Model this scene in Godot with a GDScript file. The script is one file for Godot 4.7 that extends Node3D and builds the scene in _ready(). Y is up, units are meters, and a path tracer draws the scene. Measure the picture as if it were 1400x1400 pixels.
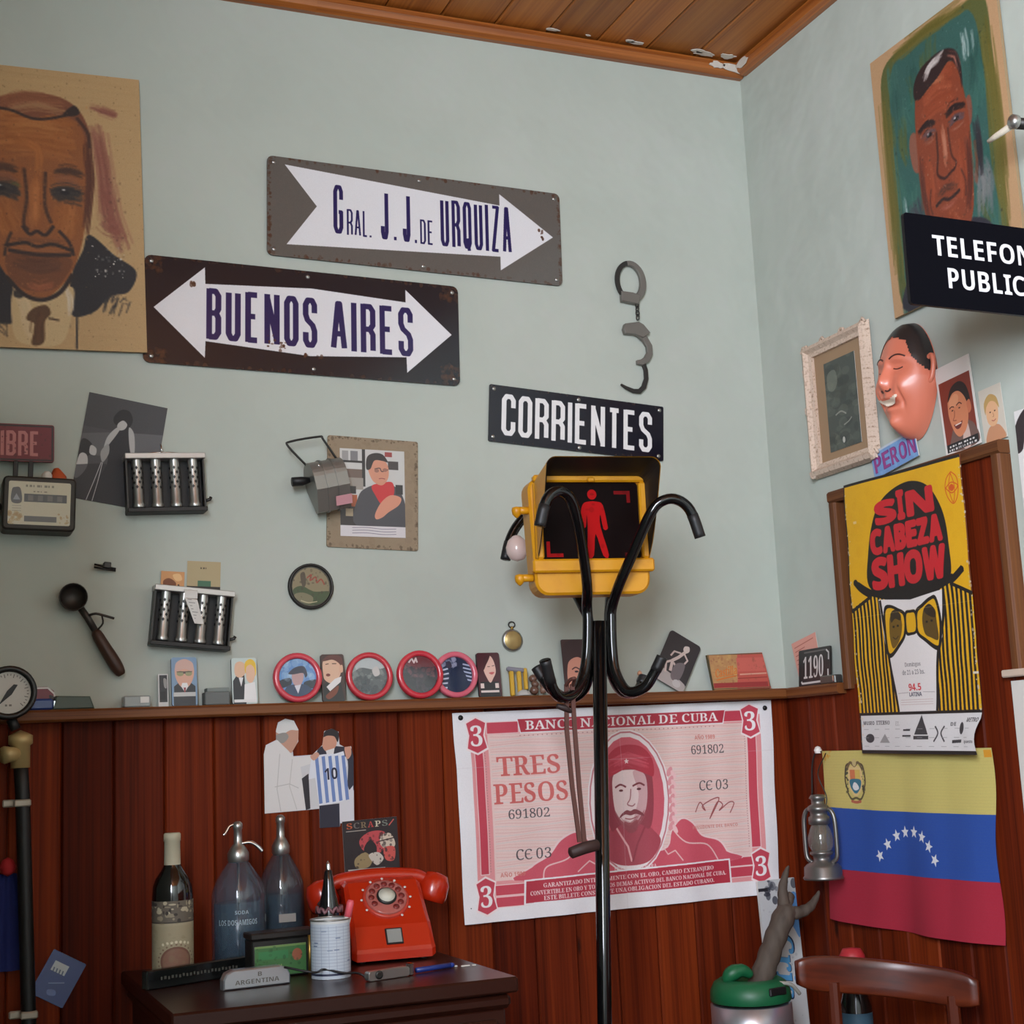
extends Node3D
# A corner of an old bar: mint plaster above varnished pine wainscot, hung with signs, prints and curios.
# Axes: the back wall is z = 0, the right wall is x = 0, the room lies at x < 0, z > 0; metres.

var rng := RandomNumberGenerator.new()
var taken := {}
var M := {}
var fonts := {}
var text_cache := {}

# ---------------------------------------------------------------- naming
func numbered(called: String) -> String:
	if not taken.has(called):
		taken[called] = 0
		return called
	taken[called] += 1
	return "%s_%03d" % [called, taken[called]]

func tag(o: Node, label: String, category: String, group := "") -> Node:
	o.set_meta("label", label)
	o.set_meta("category", category)
	if group != "":
		o.set_meta("group", group)
	return o

func thing(called: String, label: String, category: String, at := Vector3.ZERO, group := "") -> Node3D:
	var o := Node3D.new()
	o.name = numbered(called)
	add_child(o)
	o.position = at
	tag(o, label, category, group)
	return o

# things on the back wall: x along the wall, y up, d out from the plaster; turn in degrees in the wall's plane
func on_back(called: String, label: String, category: String, x: float, y: float, d := 0.0, turn := 0.0, group := "") -> Node3D:
	var o := thing(called, label, category, Vector3(x, y, d), group)
	o.rotation_degrees.z = turn
	return o

# things on the right wall: z along the wall (towards the viewer), y up, d out from the plaster
func on_right(called: String, label: String, category: String, z: float, y: float, d := 0.0, turn := 0.0, group := "") -> Node3D:
	var o := thing(called, label, category, Vector3(-d, y, z), group)
	o.basis = Basis(Vector3.UP, -PI / 2) * Basis(Vector3.BACK, deg_to_rad(turn))
	return o

func structure(called: String) -> Node3D:
	var o := Node3D.new()
	o.name = called
	add_child(o)
	o.set_meta("kind", "structure")
	return o

# ---------------------------------------------------------------- mesh building
func mb(smooth := false) -> SurfaceTool:
	var st := SurfaceTool.new()
	st.begin(Mesh.PRIMITIVE_TRIANGLES)
	st.set_smooth_group(0 if smooth else -1)
	return st

func put(called: String, st: SurfaceTool, m: Material, parent: Node, label := "") -> MeshInstance3D:
	st.generate_normals()
	return put_mesh(called, st.commit(), m, parent, label)

func put_mesh(called: String, mesh: Mesh, m: Material, parent: Node, label := "") -> MeshInstance3D:
	var o := MeshInstance3D.new()
	o.name = called if parent != self else numbered(called)
	o.mesh = mesh
	if m:
		o.material_override = m
	parent.add_child(o, true)
	if label != "":
		o.set_meta("label", label)
	return o

func tri(st: SurfaceTool, a: Vector3, b: Vector3, c: Vector3, out: Vector3) -> void:
	var n := (a - c).cross(a - b)
	if n.dot(out) < 0.0:
		var t := b
		b = c
		c = t
	st.add_vertex(a)
	st.add_vertex(b)
	st.add_vertex(c)

func quad(st: SurfaceTool, a: Vector3, b: Vector3, c: Vector3, d: Vector3, out: Vector3) -> void:
	tri(st, a, b, c, out)
	tri(st, a, c, d, out)

# box with chamfered edges
func box(st: SurfaceTool, c: Vector3, s: Vector3, b := 0.0, xf := Transform3D()) -> void:
	var h := s * 0.5
	var ax := [Vector3.RIGHT, Vector3.UP, Vector3.BACK]
	for i in 3:
		var j := (i + 1) % 3
		var k := (i + 2) % 3
		for sg in [-1.0, 1.0]:
			var o: Vector3 = ax[i] * sg * h[i]
			var u: Vector3 = ax[j] * (h[j] - b)
			var v: Vector3 = ax[k] * (h[k] - b)
			quad(st, xf * (c + o - u - v), xf * (c + o + u - v), xf * (c + o + u + v), xf * (c + o - u + v), xf.basis * (ax[i] * sg))
			if b > 0.0:
				for sj in [-1.0, 1.0]:
					var e: Vector3 = ax[j] * sj
					var p0: Vector3 = ax[i] * sg * h[i] + e * (h[j] - b)
					var p1: Vector3 = ax[i] * sg * (h[i] - b) + e * h[j]
					quad(st, xf * (c + p0 - v), xf * (c + p0 + v), xf * (c + p1 + v), xf * (c + p1 - v), xf.basis * (ax[i] * sg + e))
	if b > 0.0:
		for sx in [-1.0, 1.0]:
			for sy in [-1.0, 1.0]:
				for sz in [-1.0, 1.0]:
					var q := Vector3(sx, sy, sz)
					tri(st, xf * (c + q * Vector3(h.x, h.y - b, h.z - b)), xf * (c + q * Vector3(h.x - b, h.y, h.z - b)), xf * (c + q * Vector3(h.x - b, h.y - b, h.z)), xf.basis * q)

# tube along points; r is a number or one radius for each point
func tube(st: SurfaceTool, pts: Array, r, n := 10, caps := true, closed := false) -> void:
	var m := pts.size()
	var rings := []
	var u := Vector3.ZERO
	for i in m:
		var a: Vector3 = pts[i - 1] if i > 0 else (pts[m - 1] if closed else pts[i])
		var b: Vector3 = pts[i + 1] if i < m - 1 else (pts[0] if closed else pts[i])
		var t := (b - a).normalized()
		if u == Vector3.ZERO:
			u = t.cross(Vector3.UP if absf(t.y) < 0.9 else Vector3.RIGHT).normalized()
		u = (u - t * u.dot(t)).normalized()
		var v := t.cross(u)
		var ring := []
		var rr: float = r[i] if r is Array else r
		for k in n:
			var an := TAU * k / n
			ring.append(pts[i] + (u * cos(an) + v * sin(an)) * rr)
		rings.append(ring)
	for i in (m if closed else m - 1):
		var j := (i + 1) % m
		for k in n:
			var l := (k + 1) % n
			var mid: Vector3 = (rings[i][k] + rings[j][l]) * 0.5 - (pts[i] + pts[j]) * 0.5
			quad(st, rings[i][k], rings[j][k], rings[j][l], rings[i][l], mid)
	if caps and not closed:
		for e in [0, m - 1]:
			var out: Vector3 = pts[0] - pts[1] if e == 0 else pts[m - 1] - pts[m - 2]
			for k in n:
				tri(st, pts[e], rings[e][k], rings[e][(k + 1) % n], out)

# smooth curve through control points
func curve(pts: Array, steps := 6) -> Array:
	var out := []
	var m := pts.size()
	for i in m - 1:
		var p0: Vector3 = pts[maxi(i - 1, 0)]
		var p3: Vector3 = pts[mini(i + 2, m - 1)]
		for s in steps:
			out.append(pts[i].cubic_interpolate(pts[i + 1], p0, p3, float(s) / steps))
	out.append(pts[m - 1])
	return out

# turned shape: profile of (radius, height), going up the outside
func lathe(st: SurfaceTool, prof: Array, n := 24, xf := Transform3D(), sx := 1.0, sz := 1.0) -> void:
	for i in prof.size() - 1:
		var p: Vector2 = prof[i]
		var q: Vector2 = prof[i + 1]
		var d := q - p
		for k in n:
			var a := TAU * k / n
			var b := TAU * (k + 1) / n
			var ra := Vector3(cos(a) * sx, 0, sin(a) * sz)
			var rb := Vector3(cos(b) * sx, 0, sin(b) * sz)
			var out := xf.basis * ((ra + rb).normalized() * d.y + Vector3.UP * -d.x)
			var v0 := xf * (ra * p.x + Vector3.UP * p.y)
			var v1 := xf * (ra * q.x + Vector3.UP * q.y)
			var v2 := xf * (rb * q.x + Vector3.UP * q.y)
			var v3 := xf * (rb * p.x + Vector3.UP * p.y)
			if p.x > 0.0:
				tri(st, v0, v2, v3, out)
			if q.x > 0.0:
				tri(st, v0, v1, v2, out)

# extruded outline in the xy plane, front at z1, with chamfer b round the front
func prism(st: SurfaceTool, poly: PackedVector2Array, z0: float, z1: float, b := 0.0) -> void:
	var front := poly
	if b > 0.0:
		var sh := Geometry2D.offset_polygon(poly, -b, Geometry2D.JOIN_MITER)
		if sh.size() == 1 and sh[0].size() == poly.size():
			front = best_shift(poly, sh[0])
		else:
			b = 0.0
	face(st, front, z1, true, Rect2())
	face(st, poly, z0, false, Rect2())
	rim(st, poly, z0, z1 - b)
	if b > 0.0:
		var n := poly.size()
		var c := Vector2.ZERO
		for p in poly:
			c += p / n
		for i in n:
			var j := (i + 1) % n
			var e := poly[j] - poly[i]
			var o := Vector3(e.y, -e.x, 0.0)
			if not Geometry2D.is_polygon_clockwise(poly):
				pass
			else:
				o = -o
			quad(st, v3(poly[i], z1 - b), v3(poly[j], z1 - b), v3(front[j], z1), v3(front[i], z1), o.normalized() + Vector3.BACK)

func best_shift(a: PackedVector2Array, b: PackedVector2Array) -> PackedVector2Array:
	if Geometry2D.is_polygon_clockwise(a) != Geometry2D.is_polygon_clockwise(b):
		b.reverse()
	var n := a.size()
	var best := 0
	var bd := 1e9
	for s in n:
		var d := a[0].distance_squared_to(b[s])
		if d < bd:
			bd = d
			best = s
	var out := PackedVector2Array()
	for i in n:
		out.append(b[(i + best) % n])
	return out

func v3(p: Vector2, z: float) -> Vector3:
	return Vector3(p.x, p.y, z)

func face(st: SurfaceTool, poly: PackedVector2Array, z: float, front: bool, uv: Rect2) -> void:
	var idx := Geometry2D.triangulate_polygon(poly)
	for t in range(0, idx.size(), 3):
		var p := [poly[idx[t]], poly[idx[t + 1]], poly[idx[t + 2]]]
		var cw: bool = (p[1] - p[0]).cross(p[2] - p[0]) < 0.0
		if cw != front:
			p = [p[0], p[2], p[1]]
		for q in p:
			if uv.size.x > 0.0:
				st.set_uv(Vector2((q.x - uv.position.x) / uv.size.x, 1.0 - (q.y - uv.position.y) / uv.size.y))
			st.add_vertex(v3(q, z))

func rim(st: SurfaceTool, poly: PackedVector2Array, z0: float, z1: float) -> void:
	var n := poly.size()
	var ccw := not Geometry2D.is_polygon_clockwise(poly)
	for i in n:
		var j := (i + 1) % n
		var e := poly[j] - poly[i]
		var o := Vector3(e.y, -e.x, 0.0) if ccw else Vector3(-e.y, e.x, 0.0)
		quad(st, v3(poly[i], z0), v3(poly[j], z0), v3(poly[j], z1), v3(poly[i], z1), o)

# a flat thing with a printed front: outline, thickness, print and body; back at z = 0
func slab(called: String, poly: PackedVector2Array, th: float, front: Material, body: Material, parent: Node, bounds := Rect2(), label := "") -> MeshInstance3D:
	var r := bounds
	if r.size.x == 0.0:
		r = Rect2(poly[0], Vector2.ZERO)
		for p in poly:
			r = r.expand(p)
	var a := mb()
	face(a, poly, th, true, r)
	a.generate_normals()
	var mesh := a.commit()
	var b := mb()
	face(b, poly, 0.0, false, Rect2())
	rim(b, poly, 0.0, th)
	b.generate_normals()
	b.commit(mesh)
	mesh.surface_set_material(0, front)
	mesh.surface_set_material(1, body)
	return put_mesh(called, mesh, null, parent, label)

# a printed sheet with waves: z = fn(u, v), u and v from 0 to 1, v down; xy = shape(u, v)
func sheet(called: String, nx: int, ny: int, fn: Callable, front: Material, parent: Node) -> MeshInstance3D:
	var st := mb(true)
	for j in ny:
		for i in nx:
			var c := [Vector2(i, j), Vector2(i + 1, j), Vector2(i + 1, j + 1), Vector2(i, j), Vector2(i + 1, j + 1), Vector2(i, j + 1)]
			for q in c:
				var uv := Vector2(q.x / nx, q.y / ny)
				st.set_uv(uv)
				st.add_vertex(fn.call(uv.x, uv.y))
	return put(called, st, front, parent)

func rrect(w: float, h: float, r := 0.0, n := 4) -> PackedVector2Array:
	var out := PackedVector2Array()
	if r <= 0.0:
		return PackedVector2Array([Vector2(-w / 2, -h / 2), Vector2(w / 2, -h / 2), Vector2(w / 2, h / 2), Vector2(-w / 2, h / 2)])
	var cs := [Vector2(w / 2 - r, -h / 2 + r), Vector2(w / 2 - r, h / 2 - r), Vector2(-w / 2 + r, h / 2 - r), Vector2(-w / 2 + r, -h / 2 + r)]
	for i in 4:
		for k in n + 1:
			var a := -PI / 2 + i * PI / 2 + PI / 2 * k / n
			out.append(cs[i] + Vector2(cos(a), sin(a)) * r)
	return out

func disc(rx: float, ry: float, n := 28) -> PackedVector2Array:
	var out := PackedVector2Array()
	for i in n:
		out.append(Vector2(cos(TAU * i / n) * rx, sin(TAU * i / n) * ry))
	return out

func pv(a: Array, s := 1.0, o := Vector2.ZERO) -> PackedVector2Array:
	var out := PackedVector2Array()
	for i in range(0, a.size(), 2):
		out.append(Vector2(a[i], a[i + 1]) * s + o)
	return out

# ---------------------------------------------------------------- materials
func c8(r: float, g: float, b: float, a := 255.0) -> Color:
	return Color(r / 255.0, g / 255.0, b / 255.0, a / 255.0)

func mat(col: Color, rough := 0.6, metal := 0.0, coat := 0.0) -> StandardMaterial3D:
	var m := StandardMaterial3D.new()
	m.albedo_color = col
	m.roughness = rough
	m.metallic = metal
	m.metallic_specular = 0.5
	if coat > 0.0:
		m.clearcoat_enabled = true
		m.clearcoat = coat
		m.clearcoat_roughness = 0.12
	return m

func printed(t: Texture2D, rough := 0.6, coat := 0.0) -> StandardMaterial3D:
	var m := mat(Color.WHITE, rough, 0.0, coat)
	m.albedo_texture = t
	m.texture_repeat = false
	return m

func noise_tex(freq: float, ramp: Array, size := 512, seed_ := 1, normal := false, bump := 4.0, octaves := 4) -> NoiseTexture2D:
	var t := NoiseTexture2D.new()
	var n := FastNoiseLite.new()
	n.seed = seed_
	n.frequency = freq
	n.fractal_octaves = octaves
	t.noise = n
	t.width = size
	t.height = size
	t.seamless = true
	if normal:
		t.as_normal_map = true
		t.bump_strength = bump
	else:
		var g := Gradient.new()
		var off := PackedFloat32Array()
		var cols := PackedColorArray()
		for i in ramp.size():
			off.append(float(i) / (ramp.size() - 1))
			cols.append(ramp[i])
		g.offsets = off
		g.colors = cols
		t.color_ramp = g
	return t

# ---------------------------------------------------------------- drawing flat print into an image
class Pic:
	var im: Image
	var k: float
	var ky: float
	var host
	var origin := Vector2.ZERO
	func _init(host_, uw: float, uh: float, px: float, bg: Color) -> void:
		host = host_
		k = px * 2.0
		im = Image.create(maxi(int(uw * px / 8.0 + 0.5), 1) * 16, maxi(int(uh * px / 8.0 + 0.5), 1) * 16, false, Image.FORMAT_RGBA8)
		k = float(im.get_width()) / uw
		ky = float(im.get_height()) / uh
		im.fill(bg)
	func poly(pts, col: Color) -> void:
		var n: int = pts.size()
		var ps := PackedVector2Array()
		var y0 := 1e9
		var y1 := -1e9
		for p in pts:
			var q: Vector2 = (p + origin) * Vector2(k, ky)
			ps.append(q)
			y0 = minf(y0, q.y)
			y1 = maxf(y1, q.y)
		var w := im.get_width()
		var ia := maxi(int(floor(y0)), 0)
		var ib := mini(int(ceil(y1)), im.get_height() - 1)
		var src: Image = null
		if col.a < 0.999:
			src = Image.create(w, 1, false, Image.FORMAT_RGBA8)
			src.fill(col)
		for y in range(ia, ib + 1):
			var yc := y + 0.5
			var xs := PackedFloat32Array()
			var a := ps[n - 1]
			for i in n:
				var b := ps[i]
				if (a.y <= yc) != (b.y <= yc):
					xs.append(a.x + (b.x - a.x) * (yc - a.y) / (b.y - a.y))
				a = b
			xs.sort()
			for i in range(0, xs.size() - 1, 2):
				var xa := clampi(int(ceil(xs[i] - 0.5)), 0, w)
				var xb := clampi(int(ceil(xs[i + 1] - 0.5)), 0, w)
				if xb > xa:
					if src:
						im.blend_rect(src, Rect2i(0, 0, xb - xa, 1), Vector2i(xa, y))
					else:
						im.fill_rect(Rect2i(xa, y, xb - xa, 1), col)
	func p(a: Array, col: Color) -> void:
		var pts := PackedVector2Array()
		for i in range(0, a.size(), 2):
			pts.append(Vector2(a[i], a[i + 1]))
		poly(pts, col)
	# closed smooth outline through points
	func blob(a: Array, col: Color, steps := 5) -> void:
		var n := a.size() / 2
		var pts := PackedVector2Array()
		for i in n:
			var q := []
			for j in [-1, 0, 1, 2]:
				var m: int = (i + j + n) % n
				q.append(Vector2(a[m * 2], a[m * 2 + 1]))
			for s in steps:
				pts.append(q[1].cubic_interpolate(q[2], q[0], q[3], float(s) / steps))
		poly(pts, col)
	func rect(x: float, y: float, w: float, h: float, col: Color) -> void:
		p([x, y, x + w, y, x + w, y + h, x, y + h], col)
	func ell(x: float, y: float, rx: float, ry: float, col: Color, rot := 0.0) -> void:
		var pts := PackedVector2Array()
		for i in 26:
			pts.append(Vector2(x, y) + Vector2(cos(TAU * i / 26) * rx, sin(TAU * i / 26) * ry).rotated(rot))
		poly(pts, col)
	func line(a: Array, w: float, col: Color, joints := true) -> void:
		var n := a.size() / 2
		for i in n - 1:
			var p0 := Vector2(a[i * 2], a[i * 2 + 1])
			var p1 := Vector2(a[i * 2 + 2], a[i * 2 + 3])
			var d := (p1 - p0).normalized().orthogonal() * w * 0.5
			poly(PackedVector2Array([p0 + d, p1 + d, p1 - d, p0 - d]), col)
			if joints and i > 0:
				ell(p0.x, p0.y, w * 0.5, w * 0.5, col)
	func curve(a: Array, w: float, col: Color, steps := 6) -> void:
		var n := a.size() / 2
		var out := []
		for i in n - 1:
			var q := []
			for j in [-1, 0, 1, 2]:
				var m: int = clampi(i + j, 0, n - 1)
				q.append(Vector2(a[m * 2], a[m * 2 + 1]))
			for s in steps + (1 if i == n - 2 else 0):
				var v: Vector2 = q[1].cubic_interpolate(q[2], q[0], q[3], float(s) / steps)
				out.append(v.x)
				out.append(v.y)
		line(out, w, col)
	func star(x: float, y: float, r: float, col: Color, rot := 0.0) -> void:
		var pts := PackedVector2Array()
		for i in 10:
			var rr := r if i % 2 == 0 else r * 0.42
			pts.append(Vector2(x, y) + Vector2(0, -rr).rotated(TAU * i / 10 + rot))
		poly(pts, col)
	# dry brush: thin ragged streaks of near tones along a path
	func brush(a: Array, w: float, col: Color, n := 14, vary := 0.08, alpha := 0.55) -> void:
		var m := a.size() / 2
		for s in int(n * 1.6):
			var off: float = host.rng.randfn(0.0, 0.28) * w
			var t0: float = host.rng.randf_range(0.0, 0.35)
			var t1: float = host.rng.randf_range(0.65, 1.0)
			var out := []
			for i in 5:
				var t := lerpf(t0, t1, i / 4.0) * (m - 1)
				var j := mini(int(t), m - 2)
				var q0 := Vector2(a[j * 2], a[j * 2 + 1])
				var q1 := Vector2(a[j * 2 + 2], a[j * 2 + 3])
				var q: Vector2 = q0.lerp(q1, t - j) + (q1 - q0).normalized().orthogonal() * (off + host.rng.randf_range(-0.06, 0.06) * w)
				out.append(q.x)
				out.append(q.y)
			var v: float = host.rng.randf_range(-vary, vary)
			line(out, w * host.rng.randf_range(0.06, 0.2), Color(clampf(col.r + v, 0, 1), clampf(col.g + v * 0.8, 0, 1), clampf(col.b + v * 0.7, 0, 1), alpha), false)
	# flecks of matter
	func flecks(x: float, y: float, w: float, h: float, n: int, r: float, col: Color) -> void:
		for i in n:
			var s: float = host.rng.randf_range(0.3, 1.0) * r
			ell(x + host.rng.randf() * w, y + host.rng.randf() * h, s, s * host.rng.randf_range(0.5, 1.5), Color(col, col.a * host.rng.randf_range(0.4, 1.0)))
	# lettering from a font: s at left (or centre) x, baseline y, capital height h; fit = width in units (0: natural)
	func text(s: String, x: float, y: float, h: float, col: Color, font := "sans_bold", fit := 0.0, centre := false, turn := 0.0, slant := 0.0) -> void:
		var g: Dictionary = host.glyphs(s, font)
		var wid: float = g.x1 - g.x0
		var sy: float = h / g.cap
		var sx: float = sy if fit <= 0.0 else fit / wid
		var xo: float = -(g.x0 + g.x1) * 0.5 if centre else -g.x0
		var tris: PackedVector2Array = g.tris
		for i in range(0, tris.size(), 3):
			var q := PackedVector2Array()
			for j in 3:
				var v := tris[i + j]
				var w := Vector2((v.x + xo) * sx + v.y * sy * slant, -v.y * sy).rotated(turn)
				q.append(Vector2(x, y) + w)
			poly(q, col)
	# block capitals from strokes, each letter in a box w by h with strokes tx (upright) and ty (level)
	func block(s: String, x: float, y: float, w: float, h: float, t: float, gap: float, col: Color, xf := Transform2D()) -> float:
		for ch in s:
			if ch == " ":
				x += w * 0.75
				continue
			var cw: float = w * host.BLOCK_W.get(ch, 1.0)
			if ch in "I.":
				cw = t
			for pl in host.BLOCK[ch]:
				var out := []
				for i in range(0, pl.size(), 2):
					var q: Vector2 = Vector2(x + t * 0.5 + pl[i] * maxf(cw - t, 0.0), y + t * 0.42 + pl[i + 1] * (h - t * 0.84))
					if ch == "I" or (pl.size() == 4 and pl[0] == pl[2]):
						q.y = y + pl[i + 1] * h
					q = xf * q
					out.append(q.x)
					out.append(q.y)
				line(out, t, col)
			x += cw + gap
		return x
	func soften(f: int) -> void:
		var w := im.get_width()
		var h := im.get_height()
		while f > 1 and im.get_width() % 2 == 0 and im.get_height() % 2 == 0:
			im.shrink_x2()
			f /= 2
		im.resize(w, h, Image.INTERPOLATE_CUBIC)
	# paper and paint are never one even tone
	func grain(amount: float, cell := 2, seed_ := 3) -> void:
		var r := RandomNumberGenerator.new()
		r.seed = seed_
		var w := im.get_width() / cell
		var h := im.get_height() / cell
		var n := Image.create(w, h, false, Image.FORMAT_RGBA8)
		for y in h:
			for x in w:
				var v := 1.0 if r.randf() > 0.5 else 0.0
				n.set_pixel(x, y, Color(v, v, v, r.randf() * amount))
		n.resize(im.get_width(), im.get_height(), Image.INTERPOLATE_BILINEAR)
		im.blend_rect(n, Rect2i(0, 0, im.get_width(), im.get_height()), Vector2i.ZERO)
	func tex() -> ImageTexture:
		im.shrink_x2()
		return ImageTexture.create_from_image(im)

const BLOCK_W := {"N": 1.05, "M": 1.3, "W": 1.4, "L": 0.85, "J": 0.8, "A": 1.08}
const BLOCK := {
	"A": [[0, 1, 0.42, 0, 0.58, 0, 1, 1], [0.2, 0.68, 0.8, 0.68]],
	"B": [[0, 0, 0, 1], [0, 0, 0.7, 0, 1, 0.1, 1, 0.38, 0.75, 0.48], [0, 0.48, 0.75, 0.48, 1, 0.58, 1, 0.9, 0.7, 1, 0, 1]],
	"C": [[1, 0.3, 1, 0.1, 0.75, 0, 0.25, 0, 0, 0.1, 0, 0.9, 0.25, 1, 0.75, 1, 1, 0.9, 1, 0.68]],
	"D": [[0, 0, 0, 1], [0, 0, 0.7, 0, 1, 0.12, 1, 0.88, 0.7, 1, 0, 1]],
	"E": [[0, 0, 0, 1], [0, 0, 1, 0], [0, 0.48, 0.8, 0.48], [0, 1, 1, 1]],
	"F": [[0, 0, 0, 1], [0, 0, 1, 0], [0, 0.48, 0.8, 0.48]],
	"G": [[1, 0.28, 1, 0.1, 0.75, 0, 0.25, 0, 0, 0.1, 0, 0.9, 0.25, 1, 0.75, 1, 1, 0.9, 1, 0.56, 0.55, 0.56]],
	"I": [[0, 0, 0, 1]],
	"J": [[1, 0, 1, 0.88, 0.75, 1, 0.25, 1, 0, 0.88, 0, 0.75]],
	"L": [[0, 0, 0, 1], [0, 1, 1, 1]],
	"N": [[0, 0, 0, 1], [0, 0.02, 1, 0.98], [1, 0, 1, 1]],
	"O": [[0.25, 0, 0.75, 0, 1, 0.1, 1, 0.9, 0.75, 1, 0.25, 1, 0, 0.9, 0, 0.1, 0.25, 0, 0.5, 0]],
	"P": [[0, 0, 0, 1], [0, 0, 0.7, 0, 1, 0.1, 1, 0.45, 0.7, 0.55, 0, 0.55]],
	"Q": [[0.25, 0, 0.75, 0, 1, 0.1, 1, 0.9, 0.75, 1, 0.25, 1, 0, 0.9, 0, 0.1, 0.25, 0, 0.5, 0], [0.5, 0.8, 0.8, 1.08]],
	"R": [[0, 0, 0, 1], [0, 0, 0.7, 0, 1, 0.1, 1, 0.42, 0.7, 0.52, 0, 0.52], [0.7, 0.52, 1, 0.64, 1, 1]],
	"S": [[1, 0.28, 1, 0.1, 0.75, 0, 0.25, 0, 0, 0.1, 0, 0.32, 0.2, 0.44, 0.8, 0.56, 1, 0.68, 1, 0.9, 0.75, 1, 0.25, 1, 0, 0.9, 0, 0.72]],
	"T": [[0, 0, 1, 0], [0.5, 0, 0.5, 1]],
	"U": [[0, 0, 0, 0.9, 0.25, 1, 0.75, 1, 1, 0.9, 1, 0]],
	"Z": [[0, 0, 1, 0, 0, 1, 1, 1]],
	".": [[0, 0.93, 0, 1]],
}

func font(which: String) -> Font:
	if not fonts.has(which):
		var f := SystemFont.new()
		f.font_names = PackedStringArray(["Droid Serif" if which.begins_with("serif") else "Droid Sans"])
		f.font_weight = 700 if which.ends_with("bold") else 400
		fonts[which] = f
	return fonts[which]

func glyphs(s: String, which: String) -> Dictionary:
	var key := which + "|" + s
	if text_cache.has(key):
		return text_cache[key]
	var arr := text_arrays(s, which)
	var v: PackedVector3Array = arr[Mesh.ARRAY_VERTEX]
	var ix: PackedInt32Array = arr[Mesh.ARRAY_INDEX]
	var tris := PackedVector2Array()
	var x0 := 1e9
	var x1 := -1e9
	for i in ix:
		var p := Vector2(v[i].x, v[i].y)
		tris.append(p)
		x0 = minf(x0, p.x)
		x1 = maxf(x1, p.x)
	# baseline and capital height from an H set in the same line
	var hv: PackedVector3Array = text_arrays("H", which)[Mesh.ARRAY_VERTEX]
	var ya := 1e9
	var yb := -1e9
	for p in hv:
		ya = minf(ya, p.y)
		yb = maxf(yb, p.y)
	for i in tris.size():
		tris[i].y -= ya
	text_cache[key] = {"tris": tris, "x0": x0, "x1": x1, "cap": yb - ya}
	return text_cache[key]

func text_arrays(s: String, which: String) -> Array:
	var t := TextMesh.new()
	t.text = s
	t.font = font(which)
	t.font_size = 48
	t.pixel_size = 0.01
	t.depth = 0.0
	t.curve_step = 2.0
	return t.get_mesh_arrays()

# ---------------------------------------------------------------- camera, daylight, exposure
const ROOM_L := -1.95     # left wall
const ROOM_F := 3.7      # wall behind the camera
const CEIL := 2.80
const LEDGE := 1.455
const WIN_Z0 := 2.25       # street door standing open in the left wall, beside the viewer; its upper part faces the sky
const WIN_Z1 := 3.5
const WIN_Y0 := 1.55
const WIN_Y1 := 2.65

func view_and_light() -> void:
	var cam := Camera3D.new()
	cam.name = "camera"
	cam.fov = 38.71
	cam.near = 0.05
	cam.rotation_order = EULER_ORDER_YXZ
	cam.rotation_degrees = Vector3(9.449, -22.916, -2.642)
	cam.position = Vector3(-1.6559, 1.35, 2.5334)
	add_child(cam)
	cam.current = true
	var sky_m := ProceduralSkyMaterial.new()
	sky_m.sky_top_color = c8(158, 186, 224)
	sky_m.sky_horizon_color = c8(226, 230, 234)
	sky_m.ground_bottom_color = c8(120, 116, 108)
	sky_m.ground_horizon_color = c8(176, 174, 168)
	sky_m.sky_curve = 0.25
	sky_m.sun_angle_max = 0.0
	var sky := Sky.new()
	sky.sky_material = sky_m
	var env := Environment.new()
	env.background_mode = Environment.BG_SKY
	env.sky = sky
	env.background_energy_multiplier = 2.6
	env.tonemap_mode = Environment.TONE_MAPPER_LINEAR
	env.tonemap_exposure = 1.63
	env.sdfgi_enabled = true
	env.ssao_enabled = true
	env.ssil_enabled = true
	var we := WorldEnvironment.new()
	we.environment = env
	add_child(we)
	# daylight of the open sky coming in through the upper part of the street door
	daylight(Vector3(ROOM_L - 0.13, (WIN_Y0 + WIN_Y1) / 2, (WIN_Z0 + WIN_Z1) / 2), WIN_Z1 - WIN_Z0, WIN_Y1 - WIN_Y0, 11.0)

func daylight(at: Vector3, w: float, h: float, energy: float) -> void:
	var l := AreaLight3D.new()
	l.name = "daylight"
	l.position = at
	l.rotation_degrees.y = -90.0
	l.area_size = Vector2(w, h)
	l.light_color = c8(236, 242, 255)
	l.light_energy = energy
	l.shadow_enabled = true
	l.area_range = 12.0
	add_child(l)

# ---------------------------------------------------------------- shared materials
func wood_tex(seed_: int, dark: Color, mid: Color, light: Color, knots: Array) -> ImageTexture:
	# grain runs along v; 256 x 1024
	var w := 256
	var h := 1024
	var im := Image.create(w, h, false, Image.FORMAT_RGB8)
	var a := FastNoiseLite.new()
	a.seed = seed_
	a.frequency = 0.02
	var b := FastNoiseLite.new()
	b.seed = seed_ + 9
	b.frequency = 0.09
	for y in h:
		for x in w:
			var px := float(x)
			var kn := 0.0
			for q in knots:
				var dx: float = (px - q[0]) / q[2]
				var dy: float = (y - q[1]) / (q[2] * 1.7)
				var d := sqrt(dx * dx + dy * dy)
				if d < 4.0:
					px += signf(dx) * 9.0 * exp(-d * 0.8)
					kn = maxf(kn, clampf(1.35 - d, 0.0, 1.0))
			var g := a.get_noise_2d(px * 1.6, y * 0.055) * 0.6 + b.get_noise_2d(px * 2.2, y * 0.03) * 0.45
			var t := clampf(0.5 + g, 0.0, 1.0)
			var c := dark.lerp(mid, t * 2.0) if t < 0.5 else mid.lerp(light, t * 2.0 - 1.0)
			im.set_pixel(x, y, c.lerp(Color(0.12, 0.045, 0.025), kn * 0.75))
	return ImageTexture.create_from_image(im)

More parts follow.
